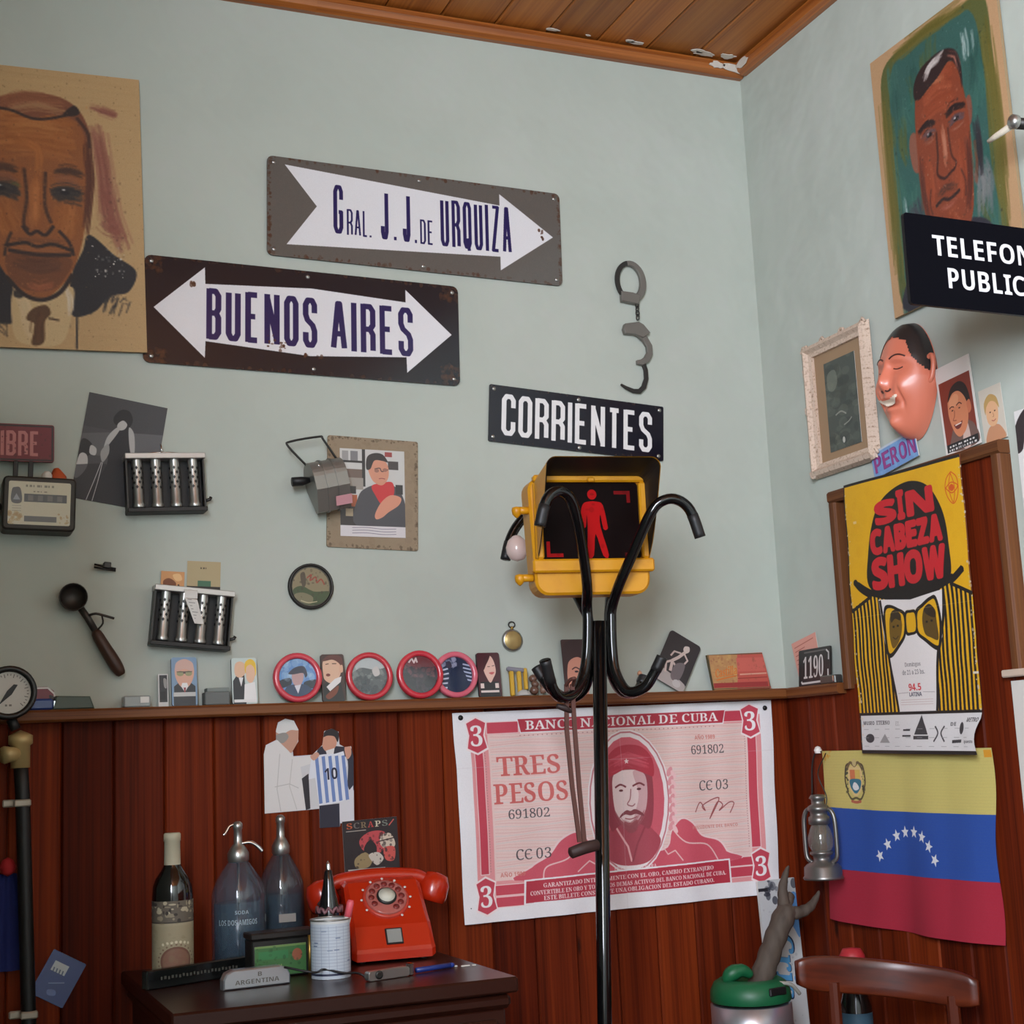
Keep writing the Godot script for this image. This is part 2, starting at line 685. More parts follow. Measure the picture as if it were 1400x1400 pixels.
func wood_mat(t: Texture2D, tint: Color, rough: float, coat: float) -> StandardMaterial3D:
	var m := printed(t, rough, coat)
	m.texture_repeat = true
	m.albedo_color = tint
	m.clearcoat_roughness = 0.22
	return m

func materials() -> void:
	M.plaster = mat(Color.WHITE, 0.82)
	M.plaster.albedo_texture = noise_tex(0.006, [c8(177, 185, 175), c8(182, 189, 179), c8(186, 192, 183)], 512, 4)
	M.plaster.uv1_triplanar = true
	M.plaster.uv1_world_triplanar = true
	M.plaster.uv1_scale = Vector3(0.7, 0.7, 0.7)
	M.plaster.normal_enabled = true
	M.plaster.normal_texture = noise_tex(0.012, [], 512, 8, true, 5.0)
	M.plaster.normal_scale = 0.35
	var w1 := wood_tex(3, c8(76, 25, 8), c8(104, 37, 12), c8(124, 48, 17), [[60, 700, 6]])
	var w2 := wood_tex(21, c8(68, 22, 7), c8(96, 33, 11), c8(114, 43, 15), [[180, 260, 7]])
	var w3 := wood_tex(35, c8(82, 28, 9), c8(112, 42, 14), c8(130, 54, 19), [[120, 520, 6], [40, 160, 5]])
	M.planks = []
	for t in [w1, w2, w3]:
		M.planks.append(wood_mat(t, Color.WHITE, 0.55, 0.0))
		M.planks.append(wood_mat(t, c8(225, 214, 208), 0.55, 0.0))
	for m in M.planks:
		m.metallic_specular = 0.22
	var pine := wood_tex(51, c8(136, 76, 28), c8(172, 106, 46), c8(188, 122, 58), [])
	M.ledge = wood_mat(pine, c8(172, 160, 146), 0.6, 0.0)
	M.cornice = wood_mat(pine, c8(235, 215, 190), 0.4, 0.4)
	M.ceiling_planks = [wood_mat(pine, c8(246, 232, 196), 0.5, 0.1), wood_mat(pine, c8(226, 214, 178), 0.5, 0.1), wood_mat(pine, c8(255, 240, 205), 0.5, 0.1)]
	M.frame_wood = wood_mat(pine, c8(150, 142, 132), 0.7, 0.0)
	var dk := wood_tex(77, c8(26, 11, 7), c8(44, 19, 12), c8(58, 27, 17), [])
	M.cabinet = wood_mat(dk, Color.WHITE, 0.32, 0.15)
	M.cabinet.metallic_specular = 0.35
	M.chair_wood = wood_mat(wood_tex(91, c8(70, 26, 10), c8(100, 42, 18), c8(120, 56, 26), []), c8(215, 198, 188), 0.38, 0.12)
	M.cupboard = mat(c8(150, 172, 164), 0.5)
	M.black_metal = mat(c8(10, 10, 11), 0.1)
	M.rubber = mat(c8(22, 22, 23), 0.5)
	M.steel = mat(c8(172, 172, 168), 0.32, 0.9)
	M.tin_grey = mat(c8(120, 120, 116), 0.4, 0.85)
	M.dark_steel = mat(c8(58, 57, 55), 0.45, 0.7)
	M.chrome = mat(c8(214, 214, 214), 0.1, 1.0)
	M.brass = mat(c8(176, 142, 74), 0.35, 0.9)
	M.paper = mat(c8(206, 202, 194), 0.75)
	M.card_edge = mat(c8(150, 128, 96), 0.8)
	M.black = mat(c8(20, 19, 20), 0.5)
	M.white = mat(c8(222, 220, 214), 0.5)
	M.brown_wood = mat(c8(62, 36, 22), 0.5)

# ---------------------------------------------------------------- the room
# one board of given size with bevelled long edges, front face uv from a strip of the grain
func board_mesh(w: float, h: float, t: float, u0: float) -> ArrayMesh:
	var st := mb()
	var b := 0.003
	var xs := [-w / 2, -w / 2 + b, w / 2 - b, w / 2]
	var zs := [t - b, t, t, t - b]
	for i in 3:
		var q := [Vector3(xs[i], 0, zs[i]), Vector3(xs[i], h, zs[i]), Vector3(xs[i + 1], h, zs[i + 1]), Vector3(xs[i], 0, zs[i]), Vector3(xs[i + 1], h, zs[i + 1]), Vector3(xs[i + 1], 0, zs[i + 1])]
		for p in q:
			st.set_uv(Vector2(u0 + (p.x + w / 2) / w * 0.3, 0.01 + 0.98 * p.y / h))
			st.add_vertex(p)
	for s in [-1.0, 1.0]:
		st.set_uv(Vector2(u0, 0.5))
		quad(st, Vector3(s * w / 2, 0, 0), Vector3(s * w / 2, h, 0), Vector3(s * w / 2, h, t - b), Vector3(s * w / 2, 0, t - b), Vector3(s, 0, 0))
	for e in [0.0, 1.0]:
		quad(st, Vector3(-w / 2, h * e, 0), Vector3(w / 2, h * e, 0), Vector3(w / 2, h * e, t), Vector3(-w / 2, h * e, t), Vector3(0, e * 2 - 1, 0))
	st.generate_normals()
	return st.commit()

# bar with grain along its length, along local x from 0 to len; section sy by sz
func bar_mesh(length: float, prof: PackedVector2Array) -> ArrayMesh:
	# profile in (z, y), extruded along x
	var st := mb()
	var n := prof.size()
	var ccw := not Geometry2D.is_polygon_clockwise(prof)
	for i in n:
		var a := prof[i]
		var b := prof[(i + 1) % n]
		var e := b - a
		var o := Vector3(0, -e.x, e.y) if ccw else Vector3(0, e.x, -e.y)
		var q := [Vector3(0, a.y, a.x), Vector3(length, a.y, a.x), Vector3(length, b.y, b.x), Vector3(0, b.y, b.x)]
		var uv := [Vector2(0.1 + i * 0.09, 0), Vector2(0.1 + i * 0.09, length), Vector2(0.19 + i * 0.09, length), Vector2(0.19 + i * 0.09, 0)]
		var order := [0, 1, 2, 0, 2, 3]
		if (q[0] - q[2]).cross(q[0] - q[1]).dot(o) < 0.0:
			order = [0, 2, 1, 0, 3, 2]
		for k in order:
			st.set_uv(uv[k])
			st.add_vertex(q[k])
	for x in [0.0, length]:
		var idx := Geometry2D.triangulate_polygon(prof)
		for t in range(0, idx.size(), 3):
			st.set_uv(Vector2.ZERO)
			tri(st, Vector3(x, prof[idx[t]].y, prof[idx[t]].x), Vector3(x, prof[idx[t + 1]].y, prof[idx[t + 1]].x), Vector3(x, prof[idx[t + 2]].y, prof[idx[t + 2]].x), Vector3(1 if x > 0 else -1, 0, 0))
	st.generate_normals()
	return st.commit()

func trim(called: String, length: float, prof: PackedVector2Array, m: Material, at: Vector3, turn_y := 0.0, turn_z := 0.0) -> MeshInstance3D:
	var o := put_mesh(called, bar_mesh(length, prof), m, self)
	o.set_meta("kind", "structure")
	o.position = at
	o.basis = Basis(Vector3.UP, turn_y) * Basis(Vector3.BACK, turn_z)
	return o

func room() -> void:
	var t := 0.15
	# plaster walls as solid boxes
	var wb := structure("wall_back")
	var st := mb()
	box(st, Vector3((ROOM_L) / 2, CEIL / 2, -t / 2), Vector3(-ROOM_L + 2 * t, CEIL + 0.2, t))
	put("plaster", st, M.plaster, wb)
	var wr := structure("wall_right")
	st = mb()
	box(st, Vector3(t / 2, CEIL / 2, ROOM_F / 2), Vector3(t, CEIL + 0.2, ROOM_F + 2 * t))
	put("plaster", st, M.plaster, wr)
	# left wall with the street window, wall behind the viewer
	var wl := structure("wall_left")
	st = mb()
	var lx := ROOM_L - t / 2
	var wy := (WIN_Y0 + WIN_Y1) / 2
	var wz := (WIN_Z0 + WIN_Z1) / 2
	box(st, Vector3(lx, CEIL / 2, WIN_Z0 / 2), Vector3(t, CEIL + 0.2, WIN_Z0))
	box(st, Vector3(lx, CEIL / 2, (WIN_Z1 + ROOM_F + t) / 2), Vector3(t, CEIL + 0.2, ROOM_F + t - WIN_Z1))
	box(st, Vector3(lx, (WIN_Y1 + CEIL + 0.1) / 2, wz), Vector3(t, CEIL + 0.1 - WIN_Y1, WIN_Z1 - WIN_Z0))
	box(st, Vector3(lx, 0.05, wz), Vector3(t, 0.3, WIN_Z1 - WIN_Z0))
	put("plaster", st, M.plaster, wl)
	var wf := structure("wall_front")
	st = mb()
	box(st, Vector3(ROOM_L / 2, CEIL / 2, ROOM_F + t / 2), Vector3(-ROOM_L, CEIL + 0.2, t))
	put("plaster", st, M.plaster, wf)
	var wn := structure("door_1")
	var wc := Vector3(ROOM_L - 0.05, (0.2 + WIN_Y1) / 2, wz)
	for e in [-1.0, 1.0]:
		st = mb()
		box(st, wc + Vector3(0, 0, e * ((WIN_Z1 - WIN_Z0) / 2 - 0.025)), Vector3(0.05, WIN_Y1 - 0.2, 0.05), 0.004)
		put("door_jamb", st, M.frame_wood, wn)
	for y in [WIN_Y1 - 0.025, WIN_Y0 - 0.02]:
		st = mb()
		box(st, Vector3(wc.x, y, wz), Vector3(0.05, 0.04, WIN_Z1 - WIN_Z0 - 0.1), 0.004)
		put("cross_rail", st, M.frame_wood, wn)
	var fl := structure("floor")
	st = mb()
	box(st, Vector3(ROOM_L / 2, 0.15, ROOM_F / 2), Vector3(-ROOM_L + 2 * t, 0.1, ROOM_F + 2 * t))
	put("floor_slab", st, mat(c8(74, 60, 50), 0.5), fl)
	st = mb()
	box(st, Vector3(ROOM_L - 3.2, 0.12, 2.0), Vector3(6.0, 0.1, 14))
	var pave := put("floor_pavement", st, mat(c8(186, 182, 174), 0.9), self)
	pave.set_meta("kind", "structure")
	# wainscot boards on both walls
	var pw := 0.083
	var meshes := []
	for i in 6:
		meshes.append(board_mesh(pw - 0.0008, LEDGE - 0.004, 0.013, 0.12 * i))
	for i in 23:
		var o := put_mesh("plank", meshes[(i * 5 + i / 4) % 6], M.planks[(i * 7 + i / 3) % 6], wb)
		o.position = Vector3(-0.0415 - pw * i, 0, 0)
	# on the right wall they run higher where a framed panel stands
	var tall := []
	for i in 3:
		tall.append(board_mesh(pw - 0.0008, 1.80, 0.013, 0.12 + 0.21 * i))
	for i in 42:
		var zc := 0.055 + pw * i
		var o := put_mesh("plank", tall[i % 3] if zc > 0.235 and zc < 0.7 else meshes[(i * 5 + 2) % 6], M.planks[(i * 5 + 1 + i / 3) % 6], wr)
		o.basis = Basis(Vector3.UP, -PI / 2)
		o.position = Vector3(0, 0, zc)
	# ceiling of narrow boards running towards the back wall
	var ce := structure("ceiling")
	st = mb()
	box(st, Vector3(ROOM_L / 2, CEIL + 0.085, ROOM_F / 2), Vector3(-ROOM_L + 2 * t, 0.13, ROOM_F + 2 * t))
	put("ceiling_backing", st, M.frame_wood, ce)
	var cw := 0.115
	var cm := []
	for i in 4:
		cm.append(board_mesh(cw - 0.0015, ROOM_F, 0.014, 0.2 * i))
	for i in 17:
		var o := put_mesh("plank", cm[(i * 3) % 4], M.ceiling_planks[(i * 7 + i / 3) % 3], ce)
		o.basis = Basis(Vector3.RIGHT, PI / 2)
		o.position = Vector3(-cw * (i + 0.5) - 0.005, CEIL + 0.018, 0)
	# cornice mouldings
	var cor := PackedVector2Array([Vector2(0, 0), Vector2(0.012, 0), Vector2(0.021, 0.007), Vector2(0.024, 0.018), Vector2(0.024, 0.028), Vector2(0, 0.032)])
	trim("trim_1", -ROOM_L - 0.001, cor, M.cornice, Vector3(ROOM_L, 2.771, 0))
	trim("trim_2", ROOM_F - 0.026, cor, M.cornice, Vector3(0, 2.771, 0.026), -PI / 2)
	# ledge capping the wainscot
	var led := PackedVector2Array([Vector2(0, -0.02), Vector2(0.046, -0.02), Vector2(0.05, -0.016), Vector2(0.05, -0.004), Vector2(0.046, 0), Vector2(0, 0)])
	trim("trim_3", -ROOM_L - 0.001, led, M.ledge, Vector3(ROOM_L, LEDGE + 0.001, 0))
	var led2 := PackedVector2Array([Vector2(0, -0.02), Vector2(0.03, -0.02), Vector2(0.034, -0.016), Vector2(0.034, -0.004), Vector2(0.03, 0), Vector2(0, 0)])
	trim("trim_4", 0.172, led2, M.ledge, Vector3(0, LEDGE + 0.001, 0.051), -PI / 2)
	# frame of the tall panel: left, top, right
	var fr := PackedVector2Array([Vector2(0, 0), Vector2(0.021, 0), Vector2(0.025, 0.004), Vector2(0.025, 0.018), Vector2(0.021, 0.022), Vector2(0, 0.022)])
	trim("trim_5", 0.353, fr, M.frame_wood, Vector3(0, LEDGE - 0.012, 0.250), -PI / 2, PI / 2)
	trim("trim_6", 0.478, fr, M.frame_wood, Vector3(0, 1.797, 0.228), -PI / 2)
	trim("trim_7", 0.353, fr, M.frame_wood, Vector3(0, LEDGE - 0.012, 0.706), -PI / 2, PI / 2)
	# plaster smeared over the cornice where walls and ceiling meet
	var lump := mat(c8(204, 196, 184), 0.9)
	rng.seed = 11
	# each smear: centre, half size along and across, and whether it lies on the wall's moulding, the side moulding or the ceiling
	for q in [[-0.026, 2.786, 0.0245, 0.034, 0.012, 0], [-0.068, 2.787, 0.0245, 0.022, 0.009, 0], [-0.0245, 2.787, 0.05, 0.026, 0.012, 1], [-0.105, 2.803, 0.036, 0.03, 0.009, 2], [-0.125, 2.803, 0.042, 0.018, 0.008, 2], [-0.052, 2.803, 0.04, 0.02, 0.012, 2], [-0.27, 2.803, 0.034, 0.022, 0.006, 2], [-0.285, 2.803, 0.037, 0.012, 0.006, 2], [-0.46, 2.803, 0.033, 0.016, 0.005, 2], [-0.38, 2.803, 0.033, 0.006, 0.003, 2]]:
		var outl := PackedVector2Array()
		for k in 15:
			var rr := rng.randf_range(0.62, 1.1)
			outl.append(Vector2(cos(TAU * k / 15) * q[3] * rr, sin(TAU * k / 15) * q[4] * rr))
		st = mb()
		prism(st, outl, 0.0, 0.0016)
		var bs: Basis = [Basis(), Basis(Vector3.UP, -PI / 2), Basis(Vector3.RIGHT, PI / 2)][q[5]]
		var sm := put("plaster_smear", st, lump, wb)
		sm.transform = Transform3D(bs, Vector3(q[0], q[1], q[2]))

# a tall dark cupboard just left of the picture: it shades the left end of the back wall
func offstage() -> void:
	var t := thing("tall_cupboard", "tall pale green painted cupboard against the back wall beyond the pressure gauge", "cupboard", Vector3(-1.773, 0.2, 0.62))
	var st := mb()
	box(st, Vector3(0, 0.94, 0), Vector3(0.345, 1.8, 1.14), 0.006)
	put("body", st, M.cupboard, t)
	for s in [-1.0, 1.0]:
		st = mb()
		box(st, Vector3(s * 0.083, 0.95, 0.58), Vector3(0.16, 1.72, 0.02), 0.004)
		var d := put("door", st, M.cupboard, t)
		st = mb(true)
		tube(st, [Vector3(s * 0.015, 0.75, 0.605), Vector3(s * 0.015, 0.9, 0.605)], 0.006, 8)
		put("handle", st, M.brass, d)
	for sx in [-1.0, 1.0]:
		for sz in [-1.0, 1.0]:
			st = mb()
			box(st, Vector3(sx * 0.125, 0.02, sz * 0.5), Vector3(0.05, 0.04, 0.05))
			put("foot", st, M.cupboard, t)

# ---------------------------------------------------------------- enamel signs
func screw(parent: Node, x: float, y: float, z: float) -> void:
	var st := mb(true)
	lathe(st, [Vector2(0.0042, 0), Vector2(0.0036, 0.0012), Vector2(0.0018, 0.0018), Vector2(0, 0.002)], 8, Transform3D(Basis(Vector3.RIGHT, PI / 2), Vector3(x, y, z)))
	put("screw", st, M.steel, parent)

func pic(w: float, h: float, px: float, bg: Color) -> Pic:
	return Pic.new(self, w, h, px, bg)

func enamel(t: Texture2D) -> StandardMaterial3D:
	return printed(t, 0.16)

func signs() -> void:
	var navy := c8(34, 30, 84)
	var ink := c8(22, 21, 30)
	var white := c8(226, 225, 228)
	var rust := c8(78, 48, 34)
	# arrow sign, grey with a white arrow to the right
	var p := pic(597, 194, 1.6, c8(96, 91, 86))
	p.origin = Vector2(298.5, 97)
	p.flecks(-298, -97, 597, 194, 260, 7, c8(110, 98, 88, 40))
	p.p([-265, -83, -204, -8, -262, 73, 166, 50, 166, 78, 281, -3, 167, -80, 167, -56], white)
	p.block("G", -172, -55, 19, 95, 7.5, 0, navy)
	p.block("RAL.", -146, -10, 11.5, 51, 3.6, 3.6, navy)
	p.block("J", -79, -54, 19, 95, 7.5, 0, navy)
	p.block(".", -53, -54, 6, 95, 5, 0, navy)
	p.block("J", -35, -54, 19, 95, 7.5, 0, navy)
	p.block(".", -11, -50, 4, 92, 4, 0, navy)
	p.block("DE", 0, -7, 11.5, 49, 3.6, 4, navy)
	p.block("URQUIZA", 42, -54, 17.6, 95, 6.8, 5.8, navy)
	p.flecks(250, -15, 10, 22, 9, 3, rust)
	for e in [[-298, -97, 597, 6], [-298, 91, 597, 6], [-298, -97, 6, 194], [292, -97, 6, 194]]:
		p.flecks(e[0], e[1], e[2], e[3], 60, 4, Color(rust, 0.6))
	p.grain(0.04)
	var o := on_back("arrow_street_sign", "grey enamel street sign with a single white arrow pointing right", "sign", -0.752, 2.369, 0.003, -1.0)
	slab("enamel_plate", rrect(0.597, 0.194, 0.011), 0.003, enamel(p.tex()), M.dark_steel, o)
	for q in [[-0.286, 0.085], [0.286, 0.085], [0.286, -0.085], [-0.286, -0.085], [0.0, 0.086], [0.005, -0.087]]:
		screw(o, q[0], q[1], 0.003)
	# double arrow
	p = pic(594, 198, 1.6, ink)
	p.origin = Vector2(297, 99)
	p.flecks(-297, -99, 594, 198, 120, 9, c8(36, 36, 54, 50))
	p.p([-280, -3, -190, -86, -189, -55, 8, -66, 190, -57, 190, -82, 282, -1, 191, 81, 190, 51, 4, 64, -188, 52, -189, 83], white)
	p.block("BUENOS", -187, -47, 27, 94, 10.5, 8.2, navy)
	p.block("AIRES", 43, -46, 29, 94, 10.5, 8, navy)
	for e in [[-215, -57, 6, 6], [-75, 28, 14, 26], [-52, 42, 14, 18], [-10, 60, 40, 6]]:
		p.flecks(e[0], e[1], e[2], e[3], 8, 3.5, rust)
	for e in [[-297, -99, 30, 30], [-297, 70, 40, 29], [260, -99, 37, 30], [260, 60, 37, 39], [-297, -99, 594, 5], [-297, 94, 594, 5]]:
		p.flecks(e[0], e[1], e[2], e[3], 50, 5, Color(rust, 0.55))
	p.grain(0.03)
	o = on_back("arrow_street_sign", "dark enamel street sign with a white double arrow lettered BUENOS AIRES", "sign", -0.978, 2.153, 0.003, -1.0)
	slab("enamel_plate", rrect(0.594, 0.198, 0.012), 0.003, enamel(p.tex()), M.dark_steel, o)
	for q in [[-0.285, 0.088], [0.285, 0.086], [0.285, -0.086], [-0.283, -0.087], [0.0, 0.088], [0.01, -0.088]]:
		screw(o, q[0], q[1], 0.003)
	# CORRIENTES
	p = pic(378, 113, 2.2, c8(20, 19, 32))
	p.origin = Vector2(189, 56.5)
	p.block("CORRIENTES", -163, -40, 29, 81, 9.6, 6, c8(232, 231, 230))
	p.flecks(-189, -56, 378, 4, 30, 2.5, Color(rust, 0.5))
	p.flecks(-189, 52, 378, 4, 30, 2.5, Color(rust, 0.5))
	p.grain(0.03)
	o = on_back("street_sign", "small dark enamel street sign lettered CORRIENTES in white", "sign", -0.437, 1.987, 0.003, -4.0)
	slab("enamel_plate", rrect(0.378, 0.113, 0.003), 0.003, enamel(p.tex()), M.dark_steel, o)
	for q in [[-0.18, 0.048], [0.18, 0.048], [0.178, -0.047], [-0.18, -0.047], [0.0, 0.048], [0.003, -0.049]]:
		screw(o, q[0], q[1], 0.003)
	# telephone sign, standing out square from the right wall
	p = pic(310, 138, 2.2, c8(11, 11, 17))
	p.text("TELEFONO", 157, 60, 31, c8(226, 226, 230), "sans_bold", 218, true)
	p.text("PUBLICO", 157, 108, 31, c8(226, 226, 230), "sans_bold", 172, true)
	p.grain(0.03)
	var sign_m := printed(p.tex(), 0.6)
	sign_m.metallic_specular = 0.12
	o = thing("telephone_sign", "black plate sign lettered TELEFONO PUBLICO projecting from the wall", "sign", Vector3(-0.178, 2.028, TEL_Z))
	o.rotation_degrees.z = -0.6
	slab("sign_plate", rrect(0.31, 0.138, 0.006), 0.006, sign_m, M.black, o)
	for e in [-1.0, 1.0]:
		var st := mb()
		box(st, Vector3(0.164, e * 0.045, -0.004), Vector3(0.026, 0.02, 0.008), 0.002)
		put("bracket", st, M.dark_steel, o)
	# house number plate
	p = pic(104, 72, 5, c8(38, 37, 38))
	p.line([9, 62, 12, 66, 92, 66], 4, c8(205, 203, 200))
	p.line([92, 66, 96, 58, 96, 44], 4, c8(205, 203, 200))
	p.line([90, 6, 98, 12, 98, 26], 3.4, c8(205, 203, 200))
	p.line([18, 6, 88, 6], 3, c8(96, 94, 92))
	p.text("1190", 48, 57, 43, c8(210, 207, 203), "serif_bold", 66, true)
	o = on_right("number_plate", "black house number plate reading 1190 leaning in the corner", "number plate", 0.131, LEDGE + 0.037, 0.0145, 1.0)
	o.basis = o.basis * Basis(Vector3.RIGHT, -0.1)
	slab("plate", rrect(0.108, 0.072, 0.003), 0.003, printed(p.tex(), 0.4, 0.2), M.dark_steel, o)

const TEL_Z := 0.90

# ---------------------------------------------------------------- pictures on board, paper and card
func sheet_on_back(called: String, label: String, category: String, x: float, y: float, w: float, h: float, p: Pic, d := 0.002, turn := 0.0, th := 0.0015, r := 0.0, rough := 0.6, edge: Material = null) -> Node3D:
	var o := on_back(called, label, category, x, y, d, turn)
	slab("print", rrect(w, h, r), th, printed(p.tex(), rough), edge if edge else M.paper, o)
	return o

func portrait_left() -> void:
	var p := pic(351, 509, 1.5, c8(186, 152, 104))
	rng.seed = 101
	for i in 50:
		var y := rng.randf() * 509
		p.brush([0, y, 180, y + rng.randf_range(-8, 8), 351, y], 24, c8(186, 152, 104), 3, 0.04, 0.3)
	# rosy wash round the head
	for q in [[272, 90, 285, 180, 290, 290, 26], [262, 60, 300, 70, 312, 74, 16], [285, 200, 296, 260, 318, 330, 30], [280, 270, 300, 290, 312, 282, 26]]:
		p.brush([q[0], q[1], q[2], q[3], q[4], q[5]], q[6], c8(140, 82, 66), 26, 0.06, 0.35)
	p.brush([62, 110, 60, 220, 66, 300], 22, c8(150, 96, 74), 22, 0.06, 0.3)
	# coat
	p.blob([258, 300, 300, 335, 336, 362, 322, 400, 290, 410, 262, 440, 224, 446, 226, 378, 246, 330], c8(30, 28, 32))
	p.blob([84, 318, 40, 340, 0, 372, 0, 460, 60, 470, 104, 468, 132, 462, 130, 410, 112, 362], c8(30, 28, 32))
	for i in 40:
		var x := 240 + rng.randf() * 85
		p.line([x, 396 + rng.randf() * 30, x - 8, 412 + rng.randf() * 34], 2.5, c8(30, 28, 32, 150), false)
		p.line([10 + rng.randf() * 110, 440 + rng.randf() * 25, 14 + rng.randf() * 110, 470 + rng.randf() * 20], 2.5, c8(30, 28, 32, 130), false)
	p.line([234, 440, 232, 508], 3, c8(34, 30, 30))
	p.line([222, 420, 221, 470], 1.5, c8(40, 34, 32, 160))
	p.line([120, 440, 118, 492], 1.5, c8(40, 34, 32, 160))
	p.flecks(262, 320, 55, 60, 26, 2.2, c8(196, 190, 180))
	# shirt, collar, tie
	p.blob([132, 404, 176, 424, 226, 396, 226, 440, 205, 500, 140, 500, 126, 460], c8(196, 168, 122))
	p.brush([140, 410, 150, 440, 156, 496], 26, c8(206, 182, 140), 20, 0.05, 0.4)
	p.brush([216, 396, 222, 420, 222, 450], 10, c8(214, 200, 176), 12, 0.05, 0.5)
	p.blob([160, 440, 182, 432, 190, 446, 180, 462, 178, 498, 158, 502, 164, 468, 150, 458], c8(84, 54, 26))
	p.brush([176, 440, 168, 470, 166, 500], 14, c8(84, 50, 22), 14, 0.06, 0.6)
	p.line([186, 455, 204, 458], 3, c8(60, 38, 20))
	p.blob([132, 408, 146, 416, 140, 422, 130, 418], c8(50, 44, 40))
	# face
	p.blob([168, 60, 235, 76, 258, 120, 262, 190, 254, 260, 244, 320, 226, 372, 196, 410, 172, 422, 146, 412, 112, 372, 92, 320, 84, 250, 78, 180, 84, 110, 110, 76], c8(142, 82, 38))
	for q in [[100, 100, 170, 92, 240, 104, 44], [96, 140, 170, 132, 246, 140, 46], [100, 250, 120, 290, 130, 310, 40], [226, 240, 222, 280, 214, 310, 40], [170, 190, 170, 250, 168, 296, 16]]:
		p.brush([q[0], q[1], q[2], q[3], q[4], q[5]], q[6], c8(158, 92, 40), 40, 0.09, 0.4)
	p.brush([120, 112, 170, 104, 230, 116], 18, c8(176, 112, 56), 16, 0.07, 0.4)
	p.brush([140, 130, 176, 150, 172, 200], 20, c8(170, 100, 44), 16, 0.08, 0.35)
	# shaded side planes in umber paint, jaw and chin
	p.brush([256, 110, 262, 200, 250, 300], 12, c8(84, 42, 24), 30, 0.05, 0.5)
	p.brush([84, 120, 80, 210, 92, 300], 12, c8(90, 46, 26), 26, 0.05, 0.5)
	p.blob([120, 346, 170, 340, 226, 346, 216, 380, 190, 406, 150, 406, 124, 384], c8(104, 58, 32, 190))
	p.brush([130, 356, 170, 366, 214, 356], 30, c8(92, 52, 30), 34, 0.06, 0.4)
	p.brush([150, 396, 172, 404, 200, 394], 16, c8(150, 84, 50), 20, 0.06, 0.4)
	p.curve([118, 384, 146, 414, 176, 423, 206, 408, 228, 374], 7, c8(40, 28, 24))
	# hair
	p.blob([86, 108, 92, 76, 120, 56, 165, 45, 215, 50, 246, 72, 262, 110, 258, 130, 240, 92, 200, 84, 168, 92, 130, 82, 108, 84], c8(122, 70, 44))
	p.brush([100, 76, 150, 54, 225, 58], 20, c8(134, 80, 50), 30, 0.08, 0.5)
	p.brush([110, 84, 170, 66, 236, 74], 14, c8(164, 118, 78), 14, 0.07, 0.5)
	p.curve([100, 80, 130, 82, 168, 94, 205, 88, 236, 76], 5, c8(54, 34, 26))
	p.curve([240, 84, 258, 110, 262, 140], 6, c8(70, 40, 28))
	p.blob([236, 62, 246, 74, 236, 82, 218, 80], c8(46, 32, 28))
	# brows and eye sockets
	p.brush([86, 196, 116, 188, 142, 194], 16, c8(72, 44, 28), 24, 0.04, 0.6)
	p.brush([198, 190, 226, 184, 252, 192], 16, c8(72, 44, 28), 24, 0.04, 0.6)
	p.brush([92, 208, 118, 202, 142, 212], 16, c8(126, 76, 48), 16, 0.06, 0.5)
	p.brush([198, 206, 222, 200, 248, 208], 16, c8(126, 76, 48), 16, 0.06, 0.5)
	p.brush([90, 230, 118, 224, 146, 236], 26, c8(50, 44, 42), 34, 0.05, 0.55)
	p.brush([194, 232, 218, 224, 250, 230], 26, c8(50, 44, 42), 34, 0.05, 0.55)
	p.brush([126, 216, 136, 216, 146, 222], 7, c8(70, 84, 44), 8, 0.04, 0.5)
	p.ell(112, 226, 8, 4, c8(26, 24, 26))
	p.ell(218, 226, 8, 4, c8(26, 24, 26))
	p.ell(216, 221, 3, 1.6, c8(190, 188, 186))
	p.ell(110, 221, 3, 1.6, c8(176, 174, 170))
	# nose, moustache shade and mouth
	p.curve([150, 186, 154, 240, 148, 286, 156, 298], 6, c8(70, 40, 24, 200))
	p.curve([186, 190, 184, 250, 194, 284], 6, c8(70, 40, 24, 210))
	p.brush([170, 200, 169, 250, 169, 292], 9, c8(178, 106, 52), 12, 0.06, 0.6)
	p.curve([146, 292, 158, 306, 170, 300, 184, 306, 198, 288], 6, c8(52, 32, 24))
	p.curve([128, 304, 120, 326, 116, 348], 5, c8(60, 38, 26, 210))
	p.curve([206, 296, 224, 318, 230, 340], 6, c8(54, 34, 26, 220))
	p.brush([124, 318, 168, 316, 222, 318], 12, c8(120, 70, 36), 14, 0.06, 0.5)
	p.curve([116, 330, 150, 322, 170, 328, 196, 322, 230, 332], 6, c8(44, 28, 22))
	p.curve([122, 337, 170, 342, 226, 339], 7, c8(52, 34, 28))
	p.brush([128, 332, 170, 333, 220, 333], 5, c8(140, 84, 48), 8, 0.05, 0.7)
	p.flecks(90, 60, 170, 360, 90, 2, c8(60, 36, 22, 120))
	p.flecks(280, 160, 40, 200, 40, 2.2, c8(70, 44, 36, 170))
	p.soften(8)
	p.flecks(0, 0, 351, 509, 500, 1.8, c8(60, 40, 24, 60))
	p.flecks(262, 320, 55, 60, 16, 2.0, c8(206, 200, 190))
	p.flecks(90, 60, 170, 340, 120, 2.2, c8(196, 128, 70, 70))
	p.grain(0.07)
	sheet_on_back("painted_portrait", "painting on tan board of a stern man in a dark suit and tie", "painting", -1.452, 2.325, 0.351, 0.509, p, 0.006, 1.4, 0.006, 0.0, 0.6, M.card_edge)

